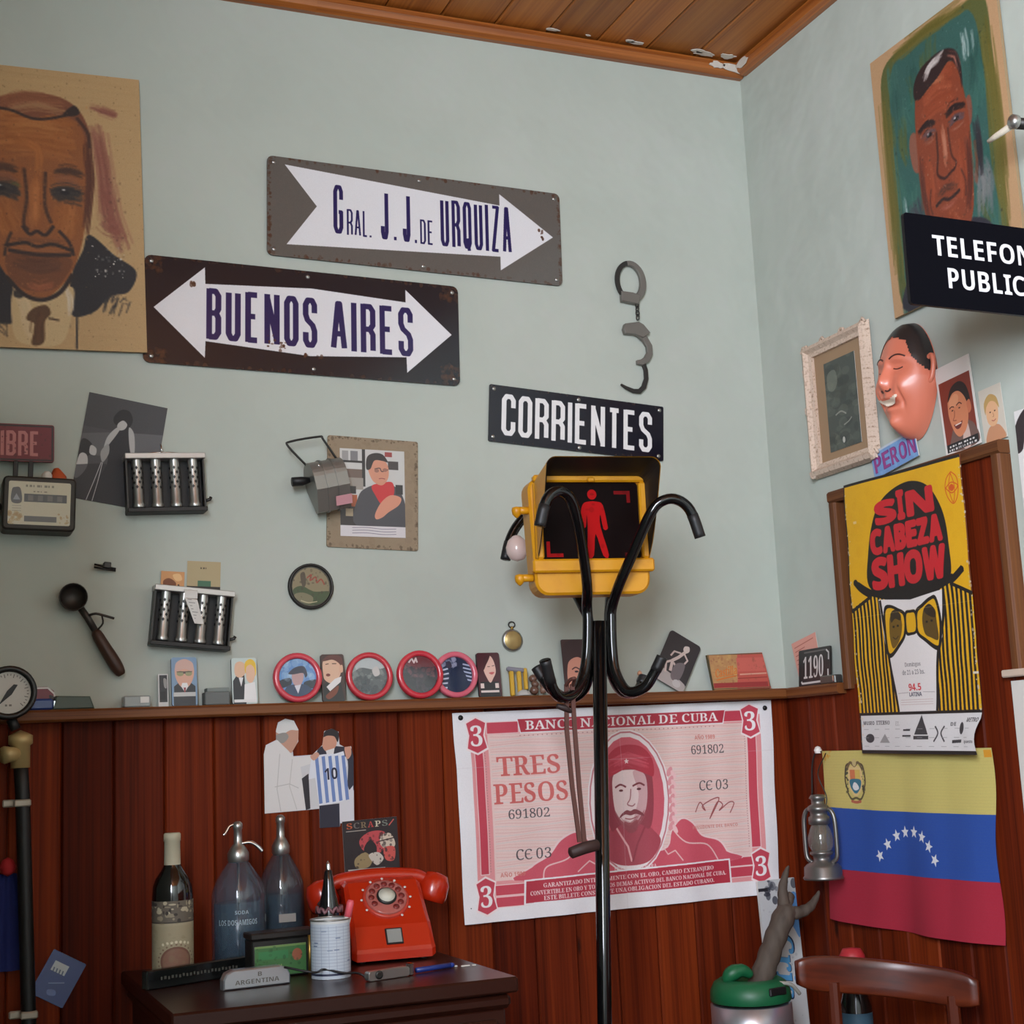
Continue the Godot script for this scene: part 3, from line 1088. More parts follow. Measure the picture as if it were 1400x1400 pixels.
func portrait_right() -> void:
	var p := pic(338, 495, 1.5, c8(186, 148, 108))
	rng.seed = 202
	# sea-green ground with olive edges
	p.blob([36, 30, 120, 14, 230, 20, 306, 24, 316, 120, 312, 260, 306, 400, 300, 488, 160, 492, 34, 488, 22, 380, 26, 240, 22, 120], c8(86, 92, 48))
	p.blob([60, 40, 160, 24, 270, 34, 290, 140, 284, 300, 276, 480, 60, 480, 44, 330, 42, 180], c8(50, 92, 84))
	for i in 60:
		var x := rng.randf_range(40, 290)
		var y := rng.randf_range(20, 460)
		p.brush([x, y, x + rng.randf_range(-10, 10), y + 40, x + rng.randf_range(-14, 14), y + 80], 26, [c8(46, 96, 86), c8(38, 78, 70), c8(62, 108, 94), c8(80, 90, 44)][i % 4], 8, 0.05, 0.35)
	for q in [[30, 60, 28, 240, 24, 430], [304, 60, 310, 240, 300, 470], [60, 24, 160, 14, 280, 24]]:
		p.brush([q[0], q[1], q[2], q[3], q[4], q[5]], 24, c8(104, 96, 40), 30, 0.06, 0.4)
	p.brush([252, 60, 256, 90, 252, 120], 16, c8(196, 208, 204), 8, 0.06, 0.45)
	p.brush([272, 66, 274, 96, 270, 116], 8, c8(180, 196, 192), 5, 0.06, 0.45)
	p.brush([256, 300, 268, 340, 258, 400], 34, c8(120, 122, 122), 24, 0.08, 0.35)
	p.brush([258, 220, 262, 280, 256, 330], 14, c8(44, 40, 46), 24, 0.04, 0.5)
	p.brush([84, 300, 92, 350, 100, 400], 30, c8(60, 62, 70), 26, 0.06, 0.4)
	p.brush([60, 280, 62, 330, 66, 390], 10, c8(190, 204, 204), 6, 0.06, 0.4)
	# shoulders
	p.blob([106, 380, 60, 420, 40, 495, 300, 495, 280, 430, 232, 390], c8(44, 42, 52))
	# ears
	p.blob([108, 190, 92, 184, 86, 210, 92, 250, 108, 254], c8(136, 84, 66))
	p.blob([240, 186, 252, 180, 254, 206, 248, 228, 240, 228], c8(130, 76, 60))
	# face
	p.blob([126, 104, 176, 92, 226, 108, 238, 160, 244, 220, 240, 300, 232, 372, 206, 416, 170, 428, 136, 414, 114, 360, 106, 290, 106, 220, 110, 150], c8(132, 60, 36))
	for q in [[130, 130, 176, 118, 222, 132, 50], [124, 166, 170, 158, 224, 168, 30], [126, 240, 130, 290, 128, 340, 34], [222, 240, 220, 300, 212, 350, 36], [150, 380, 176, 396, 206, 380, 40]]:
		p.brush([q[0], q[1], q[2], q[3], q[4], q[5]], q[6], c8(148, 68, 40), 36, 0.09, 0.4)
	p.brush([136, 124, 160, 112, 200, 120], 14, c8(178, 108, 74), 12, 0.06, 0.4)
	p.brush([236, 240, 234, 310, 220, 380], 12, c8(88, 40, 30), 26, 0.05, 0.5)
	p.brush([112, 230, 112, 300, 122, 370], 10, c8(90, 42, 32), 22, 0.05, 0.5)
	# hair with a white streak
	p.blob([112, 122, 116, 96, 140, 76, 190, 70, 226, 84, 238, 116, 236, 160, 230, 124, 212, 98, 180, 112, 150, 122, 126, 130], c8(44, 28, 28))
	p.brush([138, 108, 160, 84, 204, 78], 16, c8(206, 198, 192), 12, 0.08, 0.6)
	p.brush([206, 84, 226, 96, 234, 130], 8, c8(190, 120, 100), 8, 0.06, 0.5)
	# brows, eyes
	p.brush([112, 190, 138, 180, 162, 190], 12, c8(38, 24, 24), 22, 0.03, 0.7)
	p.brush([186, 190, 210, 182, 240, 192], 14, c8(38, 24, 24), 24, 0.03, 0.7)
	p.brush([120, 206, 142, 200, 160, 206], 12, c8(92, 70, 74), 14, 0.06, 0.6)
	p.brush([192, 208, 214, 202, 236, 208], 14, c8(86, 66, 72), 14, 0.06, 0.6)
	p.ell(142, 204, 7, 4, c8(24, 20, 24))
	p.ell(213, 205, 7, 4, c8(24, 20, 24))
	p.ell(139, 202, 2.6, 1.6, c8(210, 208, 206))
	p.ell(210, 203, 3, 1.8, c8(210, 208, 206))
	p.brush([126, 216, 142, 218, 158, 214], 5, c8(160, 110, 90), 6, 0.05, 0.5)
	p.brush([196, 220, 214, 222, 234, 216], 5, c8(160, 110, 90), 6, 0.05, 0.5)
	# nose and mouth
	p.brush([176, 196, 178, 240, 176, 282], 10, c8(186, 120, 92), 12, 0.07, 0.6)
	p.curve([160, 206, 158, 250, 152, 280, 162, 292], 5, c8(70, 34, 26, 210))
	p.curve([190, 210, 192, 260, 202, 280, 192, 292], 4, c8(76, 36, 28, 200))
	p.curve([156, 288, 170, 296, 184, 292, 198, 288], 5, c8(60, 30, 26))
	p.brush([146, 322, 170, 312, 204, 322], 12, c8(80, 46, 36), 16, 0.05, 0.5)
	p.curve([140, 336, 160, 330, 176, 336, 204, 330], 6, c8(50, 28, 26))
	p.brush([150, 344, 172, 348, 196, 342], 8, c8(160, 88, 70), 10, 0.06, 0.6)
	p.curve([132, 300, 126, 326, 130, 348], 3.5, c8(84, 40, 30, 200))
	p.curve([212, 296, 220, 322, 216, 346], 3.5, c8(84, 40, 30, 200))
	p.flecks(30, 20, 280, 460, 90, 2.4, c8(28, 40, 36, 150))
	p.flecks(110, 100, 130, 290, 50, 2, c8(206, 150, 124, 120))
	p.soften(8)
	p.flecks(30, 20, 280, 460, 260, 1.8, c8(24, 44, 40, 80))
	p.flecks(40, 30, 260, 440, 140, 1.8, c8(170, 190, 180, 70))
	p.flecks(112, 100, 126, 290, 100, 2, c8(210, 140, 110, 80))
	p.grain(0.07)
	var o := on_right("painted_portrait", "painting on board of a dark-haired man on a green ground", "painting", 0.629, 2.345, 0.006, 0.5)
	slab("print", rrect(0.338, 0.495), 0.006, printed(p.tex(), 0.55), M.card_edge, o)

# the big three-peso note
func banknote() -> void:
	var W := 680.0
	var H := 374.0
	var red := c8(196, 66, 84)
	var deep := c8(178, 48, 66)
	var pale := c8(232, 190, 188)
	var pap := c8(232, 230, 232)
	var p := pic(W, H, 1.7, pap)
	rng.seed = 303
	p.rect(30, 26, 622, 320, c8(226, 150, 152))
	p.rect(66, 42, 556, 262, c8(230, 200, 194))
	# guilloche: fine wavering lines of print
	for i in 52:
		var y := 46 + i * 4.8
		var q := []
		for k in 24:
			q.append(70 + k * 23.7)
			q.append(y + sin(k * 0.9 + i * 0.7) * 1.8)
		p.line(q, 0.9, [c8(220, 168, 164), c8(206, 202, 200), c8(224, 180, 172)][i % 3], false)
	# border bars
	for b in [[38, 70, 16, 220], [622, 66, 18, 216], [66, 20, 62, 20], [556, 18, 62, 20], [66, 312, 64, 17], [66, 333, 64, 16], [562, 300, 60, 15], [562, 318, 60, 18]]:
		p.rect(b[0] - 1.5, b[1] - 1.5, b[2] + 3, b[3] + 3, c8(236, 210, 208))
		p.rect(b[0], b[1], b[2], b[3], red)
	for i in 46:
		p.ell(132 + i * 9.2, 46, 1.4, 1.0, c8(180, 130, 132))
		p.ell(58, 70 + i * 4.8, 0.9, 1.3, c8(180, 130, 132))
		p.ell(616, 64 + i * 4.8, 0.9, 1.3, c8(180, 130, 132))
	# heading plate
	p.p([126, 14, 574, 14, 568, 42, 132, 42], pap)
	p.p([128, 16, 572, 16, 566, 40, 134, 40], deep)
	p.text("BANCO NACIONAL DE CUBA", 350, 36, 16.5, c8(240, 234, 232), "serif_bold", 412, true)
	# hills at the foot
	p.blob([128, 308, 140, 282, 176, 264, 200, 238, 236, 226, 260, 240, 300, 268, 420, 270, 440, 236, 462, 216, 490, 226, 510, 250, 548, 262, 566, 284, 572, 304], c8(236, 206, 204))
	p.blob([131, 308, 142, 285, 178, 267, 203, 241, 236, 229, 258, 243, 300, 272, 420, 274, 442, 240, 464, 219, 488, 229, 508, 253, 546, 265, 563, 286, 569, 304], c8(204, 84, 100))
	p.curve([164, 306, 172, 286, 216, 274, 240, 250], 2.6, pale)
	p.curve([440, 232, 470, 262, 520, 270, 544, 300], 2.6, pale)
	p.line([236, 300, 262, 282, 276, 290, 286, 270], 2.4, pale)
	p.line([416, 262, 430, 282, 446, 276, 462, 296], 2.4, pale)
	# oval portrait: a bearded man in a beret
	p.ell(352, 178, 90, 134, c8(236, 226, 226))
	p.ell(352, 178, 87, 131, c8(196, 118, 126))
	p.ell(352, 178, 84, 128, c8(238, 228, 228))
	p.ell(352, 178, 76, 120, c8(206, 92, 106))
	for i in 24:
		p.line([290 + rng.randf() * 120, 100 + rng.randf() * 120, 290 + rng.randf() * 120, 200 + rng.randf() * 80], 2, c8(190, 72, 88, 90), false)
	p.blob([286, 262, 300, 236, 326, 222, 378, 222, 404, 238, 416, 258, 390, 290, 352, 297, 314, 290], c8(170, 70, 84))
	p.line([322, 226, 346, 262, 352, 290], 4, c8(226, 168, 170))
	p.line([384, 226, 366, 258, 354, 290], 4, c8(150, 56, 70))
	p.blob([308, 150, 312, 108, 340, 92, 376, 94, 398, 112, 404, 156, 402, 206, 392, 232, 372, 222, 332, 222, 312, 232, 304, 200], c8(150, 62, 74))
	p.blob([320, 128, 352, 120, 384, 128, 390, 160, 386, 194, 372, 218, 354, 230, 338, 222, 322, 200, 316, 164], c8(232, 208, 206))
	p.blob([362, 124, 386, 130, 391, 162, 386, 196, 370, 220, 356, 230, 364, 200, 372, 166], c8(208, 166, 168))
	p.brush([318, 196, 332, 218, 352, 230, 374, 216, 388, 192], 12, c8(160, 84, 92), 22, 0.05, 0.5)
	p.blob([340, 216, 354, 219, 368, 214, 366, 232, 354, 238, 344, 232], c8(150, 72, 80, 220))
	p.blob([302, 132, 304, 100, 334, 76, 378, 76, 404, 100, 406, 134, 386, 128, 352, 118, 320, 128], deep)
	p.brush([306, 112, 350, 96, 402, 112], 18, c8(206, 84, 100), 16, 0.05, 0.4)
	p.soften(2)
	p.star(350, 104, 6, c8(236, 214, 212))
	p.curve([322, 152, 334, 147, 346, 152], 3.4, c8(120, 50, 58))
	p.curve([360, 151, 374, 146, 385, 151], 3.4, c8(120, 50, 58))
	p.ell(335, 158, 4.6, 2.2, c8(96, 42, 50))
	p.ell(373, 157, 4.6, 2.2, c8(96, 42, 50))
	p.curve([356, 156, 354, 174, 348, 184, 358, 188, 364, 184], 2.2, c8(168, 104, 108))
	p.blob([334, 202, 346, 195, 354, 197, 364, 194, 378, 201, 382, 208, 366, 203, 354, 205, 342, 203, 330, 209], c8(132, 60, 68))
	p.curve([342, 210, 354, 212, 368, 208], 2, c8(160, 84, 90))
	# laurel
	for i in 7:
		p.ell(441 + sin(i * 0.5) * 3, 128 + i * 17, 5, 10, c8(222, 150, 156), 0.5)
		p.ell(449, 134 + i * 17, 4, 9, c8(236, 190, 192), -0.5)
	p.text("ERNESTO GUEVARA", 358, 304, 7, c8(236, 222, 222), "serif_bold", 90, true)
	# corner shields
	for s in [[44, 42], [630, 38], [46, 328], [640, 318]]:
		p.origin = Vector2(s[0], s[1])
		p.p([0, -35, 22, -24, 17, 0, 23, 26, 0, 36, -22, 26, -17, 0, -22, -24], c8(240, 224, 224))
		p.p([0, -31, 19, -22, 14, 0, 20, 23, 0, 32, -19, 23, -14, 0, -19, -22], red)
		p.text("3", 0, 20, 38, c8(240, 236, 236), "serif_bold", 24, true)
	p.origin = Vector2.ZERO
	# words and numbers
	p.text("TRES", 144, 118, 35, c8(202, 96, 92), "serif_bold", 128, true)
	p.text("PESOS", 146, 168, 36, c8(202, 96, 92), "serif_bold", 150, true)
	var num := c8(70, 62, 66)
	p.text("691802", 140, 196, 17, num, "serif", 84, true)
	p.text("691802", 528, 98, 17, num, "serif", 74, true)
	p.text("CЄ 03", 146, 270, 19, num, "serif", 72, true)
	p.text("CЄ 03", 540, 168, 19, num, "serif", 66, true)
	p.text("AÑO 1989", 102, 298, 7.5, c8(206, 120, 110), "sans_bold", 50, true)
	p.text("AÑO 1989", 524, 70, 7.5, c8(206, 120, 110), "sans_bold", 46, true)
	p.curve([496, 208, 508, 190, 520, 206, 514, 196, 552, 184, 530, 222, 548, 192, 560, 198, 552, 208, 574, 194, 586, 196, 576, 214], 2, c8(150, 70, 70))
	p.text("PRESIDENTE DEL BANCO", 540, 240, 6, c8(206, 130, 122), "sans_bold", 104, true)
	# guarantee plate
	p.p([124, 306, 570, 300, 574, 348, 120, 350], pap)
	p.p([128, 309, 567, 303, 570, 345, 124, 347], deep)
	p.text("GARANTIZADO INTEGRAMENTE CON EL ORO, CAMBIO EXTRANJERO", 348, 320, 7.5, c8(240, 226, 224), "serif_bold", 370, true, -0.012)
	p.text("CONVERTIBLE EN ORO Y TODOS LOS DEMAS ACTIVOS DEL BANCO NACIONAL DE CUBA.", 348, 332, 7.5, c8(240, 226, 224), "serif_bold", 426, true, -0.012)
	p.text("ESTE BILLETE CONSTITUYE UNA OBLIGACION DEL ESTADO CUBANO.", 348, 343, 7.5, c8(240, 226, 224), "serif_bold", 372, true, -0.008)
	p.line([0, 100, 680, 98], 0.8, c8(206, 196, 198, 120))
	p.line([340, 0, 338, 374], 0.8, c8(206, 196, 198, 120))
	p.grain(0.05)
	var t := p.tex()
	var o := on_back("banknote_poster", "large pink and white paper poster of a three-peso banknote", "poster", -0.388, 1.245, 0.016, 0.4)
	var fn := func(u: float, v: float) -> Vector3:
		var x := (u - 0.5) * 0.68
		var y := (0.5 - v) * 0.374
		# the left edge is nibbled, the foot hangs a little free
		x += 0.004 * smoothstep(0.1, 0.3, v) * (1.0 - u)
		x -= 0.02 * v * u
		var z := 0.0025 + 0.0016 * sin(u * 19.0 + v * 2.0) + 0.0012 * sin(v * 13.0 + u * 5.0) + 0.006 * v * v * absf(sin(u * 7.0 + 0.6)) + 0.0012 * sin(u * 47.0)
		return Vector3(x, y, z)
	sheet("printed_sheet", 90, 30, fn, printed(t, 0.5, 0.1), o)
	for q in [[-0.325, 0.178], [0.322, 0.172], [-0.322, -0.16]]:
		var st := mb(true)
		lathe(st, [Vector2(0.005, 0), Vector2(0.0045, 0.002), Vector2(0, 0.003)], 10, Transform3D(Basis(Vector3.RIGHT, PI / 2), Vector3(q[0], q[1], 0.005)))
		put("tack", st, M.black, o)

# ---------------------------------------------------------------- right wall
# heavy hand-cut letter: the glyph drawn with a swollen outline inside a given box
func fat(p: Pic, s: String, x: float, y: float, w: float, h: float, g: float, col: Color, turn := 0.0) -> void:
	for a in 8:
		var d := Vector2(cos(TAU * a / 8), sin(TAU * a / 8)) * g
		p.text(s, x + d.x + g, y + d.y - g, h - 2 * g, col, "sans_bold", w - 2 * g, false, turn)

func show_poster() -> void:
	var W := 332.0
	var H := 497.0
	var yel := c8(222, 168, 22)
	var blk := c8(30, 26, 24)
	var red := c8(196, 34, 42)
	var p := pic(W, H, 2.0, yel)
	rng.seed = 404
	p.flecks(0, 0, 332, 240, 120, 14, c8(214, 156, 16, 50))
	p.rect(0, 0, W, 5, blk)
	p.rect(0, 0, 3, H, blk)
	p.rect(329, 0, 3, 430, c8(120, 60, 30))
	# bowler hat filled with letters
	p.blob([58, 196, 60, 140, 74, 92, 104, 50, 150, 28, 200, 24, 246, 42, 274, 84, 284, 140, 284, 200, 240, 222, 171, 228, 110, 222], blk, 6)
	p.curve([18, 184, 36, 200, 66, 214, 120, 226, 171, 228, 230, 222, 282, 208, 314, 190], 12, blk)
	p.curve([26, 190, 66, 210, 120, 222, 171, 224, 230, 218, 290, 202], 12, blk)
	fat(p, "S", 88, 90, 62, 44, 3.2, red, -0.03)
	fat(p, "I", 152, 88, 22, 54, 3.2, red, -0.02)
	fat(p, "N", 178, 86, 78, 46, 3.4, red, -0.01)
	var x := 68.0
	for c in [["C", 36.0], ["A", 36.0], ["B", 33.0], ["E", 31.0], ["Z", 34.0], ["A", 36.0]]:
		fat(p, c[0], x, 142 - (x - 68) * 0.02, c[1], 48, 3.2, red, -0.02)
		x += c[1] - 0.5
	x = 68.0
	for c in [["S", 46.0], ["H", 48.0], ["O", 54.0], ["W", 62.0]]:
		fat(p, c[0], x, 206 - (x - 68) * 0.02, c[1], 60, 3.4, red, -0.02)
		x += c[1] - 0.5
	# emblem
	p.curve([306, 26, 318, 36, 321, 52, 316, 70, 305, 80, 294, 70, 289, 52, 294, 36, 306, 26], 1.8, c8(206, 84, 30))
	p.curve([290, 52, 305, 44, 320, 52, 305, 62, 290, 52], 1.8, c8(206, 84, 30))
	p.curve([305, 28, 298, 52, 305, 78, 312, 52, 305, 28], 1.6, c8(206, 84, 30))
	p.ell(305, 53, 6, 6, c8(206, 84, 30))
	# striped jacket
	p.p([0, 236, 60, 214, 110, 226, 110, 426, 0, 426], yel)
	p.p([332, 232, 280, 212, 232, 226, 226, 426, 332, 426], yel)
	p.line([0, 238, 62, 214], 6, blk)
	p.line([332, 234, 280, 212], 6, blk)
	for i in 10:
		var xx := 6.0 + i * 10.6
		p.line([xx, maxf(234 - xx * 0.36, 212), xx + 1.0 + sin(i * 2.1), 330, xx + 3, 424], 5.6, blk)
	for i in 10:
		var xx := 230.0 + i * 10.6
		p.line([xx, 210 + maxf(0, (xx - 280) * 0.42), xx - 0.6 + sin(i * 1.7), 330, xx - 3, 424], 5.6, blk)
	# shirt front and collar
	p.p([80, 222, 171, 230, 262, 220, 250, 300, 236, 330, 220, 424, 114, 424, 98, 330, 90, 300], c8(226, 220, 216))
	p.curve([84, 224, 92, 280, 100, 330, 116, 424], 6, blk)
	p.curve([262, 220, 252, 280, 236, 330, 220, 424], 6, blk)
	# bow tie with two faces in it
	p.blob([94, 240, 110, 234, 134, 242, 154, 254, 152, 290, 134, 310, 108, 328, 94, 320, 90, 280], blk)
	p.blob([242, 232, 226, 230, 202, 240, 182, 252, 182, 288, 206, 306, 234, 322, 246, 314, 250, 274], blk)
	p.blob([98, 246, 112, 240, 134, 248, 148, 258, 146, 288, 130, 304, 108, 320, 99, 314, 96, 280], yel)
	p.blob([238, 238, 226, 236, 204, 246, 188, 256, 188, 286, 208, 300, 234, 314, 241, 308, 244, 274], yel)
	p.blob([110, 256, 124, 246, 138, 254, 142, 276, 132, 300, 114, 312, 106, 296, 106, 272], c8(112, 84, 26))
	p.blob([112, 250, 126, 244, 140, 254, 138, 264, 124, 260, 112, 266], c8(54, 42, 26))
	p.ell(118, 274, 3, 2, blk)
	p.ell(130, 273, 3, 2, blk)
	p.curve([114, 292, 122, 296, 130, 291], 2, c8(60, 44, 24))
	p.blob([206, 250, 220, 244, 234, 252, 238, 276, 240, 304, 222, 300, 206, 292, 200, 270], c8(90, 68, 26))
	p.blob([206, 250, 222, 242, 236, 254, 234, 266, 214, 260], c8(50, 38, 24))
	p.ell(212, 272, 3, 2, blk)
	p.ell(225, 271, 3, 2, blk)
	p.blob([152, 252, 168, 248, 184, 252, 185, 286, 168, 292, 152, 288], blk)
	p.blob([156, 256, 168, 253, 180, 256, 181, 283, 168, 287, 156, 284], yel)
	# small print
	p.text("Domingos", 167, 346, 7, c8(70, 64, 66), "serif", 44, true)
	p.text("de 21 a 23 hs.", 167, 360, 8, c8(70, 64, 66), "serif", 62, true)
	p.text("94.5", 167, 388, 12, c8(206, 40, 46), "sans_bold", 34, true)
	p.text("LATINA", 167, 398, 7, c8(40, 40, 60), "sans_bold", 34, true)
	p.line([118, 392, 148, 391], 1, c8(170, 160, 158))
	p.line([188, 391, 218, 392], 1, c8(170, 160, 158))
	for i in 3:
		p.line([124, 404 + i * 4, 212, 404 + i * 4], 0.8, c8(196, 170, 164))
	# sponsors' strip
	p.rect(0, 424, W, 5, blk)
	p.rect(0, 429, W, 68, c8(214, 212, 210))
	p.rect(0, 491, W, 6, blk)
	p.rect(0, 429, 3, 64, blk)
	var g := c8(62, 60, 62)
	p.text("MUSEO", 26, 446, 6.5, g, "sans_bold", 32, true)
	p.text("ETERNO", 68, 446, 7, g, "serif_bold", 40, true)
	p.text("EL", 112, 448, 7, c8(150, 148, 146), "serif", 12, true)
	p.p([174, 442, 180, 430, 186, 442, 192, 452, 198, 464, 162, 464, 168, 452], g)
	p.rect(160, 466, 40, 6, g)
	p.ell(28, 470, 13, 8, g)
	p.p([58, 478, 74, 462, 90, 478], c8(150, 148, 146))
	p.line([130, 456, 150, 456], 3, g)
	p.line([128, 466, 152, 466], 3, g)
	p.curve([216, 450, 224, 462, 214, 476], 3, g)
	p.curve([240, 450, 232, 462, 242, 476], 3, g)
	p.text("DE", 262, 450, 6, g, "sans_bold", 14, true)
	p.ell(284, 454, 5, 10, g)
	p.text("METRO", 312, 444, 7, g, "sans_bold", 30, true)
	p.line([262, 476, 286, 475], 5, g)
	p.text("el puesto", 312, 478, 5, g, "sans_bold", 30, true)
	for i in 30:
		p.line([10 + (i % 10) * 32, 454 + (i / 10) * 15, 24 + (i % 10) * 32, 454 + (i / 10) * 15], 0.8, c8(150, 148, 148))
	# creases and patches of tape
	p.line([0, 250, 332, 246], 0.7, c8(236, 200, 120, 120))
	p.rect(318, 362, 14, 4, c8(220, 210, 190))
	p.rect(24, 72, 10, 5, c8(226, 190, 120))
	p.flecks(0, 4, 8, 490, 60, 2.4, c8(216, 196, 168))
	p.flecks(325, 4, 7, 420, 70, 2.6, c8(206, 190, 170))
	p.grain(0.05)
	var o := on_right("show_poster", "yellow and black poster of a bowler hat above a bow tie", "poster", 0.449, 1.568, 0.027, -1.4)
	var fn := func(u: float, v: float) -> Vector3:
		var z := 0.0015 + 0.0016 * sin(u * 9.0 + v * 4.0) + 0.0012 * sin(v * 21.0)
		if v > 0.86:
			z += 0.014 * (v - 0.86) / 0.14 * u
		var px := (u - 0.5) * 0.332
		if v > 0.88 and u > 0.9:
			px -= 0.012 * sin((v - 0.88) / 0.12 * PI)
		return Vector3(px, (0.5 - v) * 0.497, maxf(z, 0.0005))
	sheet("printed_sheet", 24, 60, fn, printed(p.tex(), 0.55), o)

func flag() -> void:
	var p := pic(480, 312, 1.8, c8(200, 186, 106))
	rng.seed = 505
	p.rect(0, 107, 480, 108, c8(34, 74, 156))
	p.rect(0, 214, 480, 98, c8(164, 30, 52))
	p.p([0, 105, 480, 111, 480, 213, 0, 218], c8(34, 74, 156))
	var st := [[164, 186], [187, 165], [213, 149], [238, 142], [266, 141], [290, 148], [309, 163], [324, 185]]
	for i in st.size():
		p.star(st[i][0], st[i][1], 11.5, c8(220, 222, 226), (i - 3.5) * 0.12)
	# arms on the hoist
	p.origin = Vector2(101, 56)
	p.blob([-18, -24, 18, -24, 19, 10, 8, 24, 0, 28, -8, 24, -19, 10], c8(216, 190, 130))
	p.p([-15, -21, 0, -21, 0, -4, -15, -4], c8(206, 120, 76))
	p.p([0, -21, 15, -21, 15, -4, 0, -4], c8(210, 180, 90))
	p.blob([-15, -3, 15, -3, 15, 10, 6, 20, 0, 22, -6, 20, -15, 10], c8(56, 110, 130))
	p.blob([-9, 10, -4, 2, 4, 4, 10, 12, 4, 16, -4, 16], c8(222, 222, 220))
	p.curve([-22, 20, -30, 0, -26, -26, -16, -32], 4, c8(84, 70, 50))
	p.curve([22, 20, 30, 0, 26, -26, 16, -32], 4, c8(84, 70, 50))
	p.curve([-24, -20, -12, -34, 0, -28, 12, -34, 24, -20], 5, c8(110, 92, 64))
	p.ell(0, -34, 6, 7, c8(196, 176, 120))
	p.curve([-26, 18, -14, 32, 0, 30, 14, 32, 26, 18], 4, c8(92, 84, 54))
	p.curve([-14, 36, 0, 38, 14, 36], 5, c8(178, 96, 70))
	p.flecks(-28, -28, 8, 50, 26, 2.4, c8(60, 64, 50))
	p.flecks(20, -28, 8, 50, 26, 2.4, c8(60, 64, 50))
	p.origin = Vector2.ZERO
	# weave, folds pressed into the cloth
	for i in 60:
		p.line([0, i * 5.2, 480, i * 5.2 + 1], 0.7, c8(120, 110, 100, 22), false)
	p.rect(460, 3, 18, 12, c8(214, 150, 40))
	p.flecks(0, 0, 30, 14, 16, 4, c8(214, 140, 40, 150))
	p.grain(0.05)
	var o := on_right("tricolour_flag", "yellow, blue and red flag with an arc of white stars", "flag", 0.374, 1.172, 0.016, -0.5)
	var fn := func(u: float, v: float) -> Vector3:
		var x := (u - 0.5) * 0.478
		var y := (0.5 - v) * 0.312
		x += 0.005 * sin(v * 9.0) * (1.0 if u > 0.9 else 0.2) - 0.012 * v * u
		y += -0.004 * sin(u * 3.0) * v
		var z := 0.003 + 0.002 * sin(u * 22.0 + v) * v + 0.003 * sin(u * 8.0 + 1.0) * v + 0.0012 * absf(sin(u * 12.6)) + 0.012 * v * v * (0.5 + 0.5 * sin(u * 11.0))
		return Vector3(x, y, z)
	var m := printed(p.tex(), 0.85)
	m.backlight_enabled = true
	m.backlight = Color(0.1, 0.1, 0.1)
	sheet("cloth", 70, 30, fn, m, o)
	var s := mb(true)
	tube(s, curve([Vector3(-0.238, 0.154, 0.006), Vector3(-0.246, 0.158, 0.01), Vector3(-0.262, 0.13, 0.012), Vector3(-0.27, 0.07, 0.012)], 5), 0.0016, 6)
	put("tie_cord", s, M.dark_steel, o)
	s = mb(true)
	lathe(s, [Vector2(0.006, -0.006), Vector2(0.008, 0), Vector2(0.005, 0.006), Vector2(0, 0.008)], 8, Transform3D(Basis(), Vector3(-0.245, 0.158, 0.008)))
	put("knot", s, M.white, o)

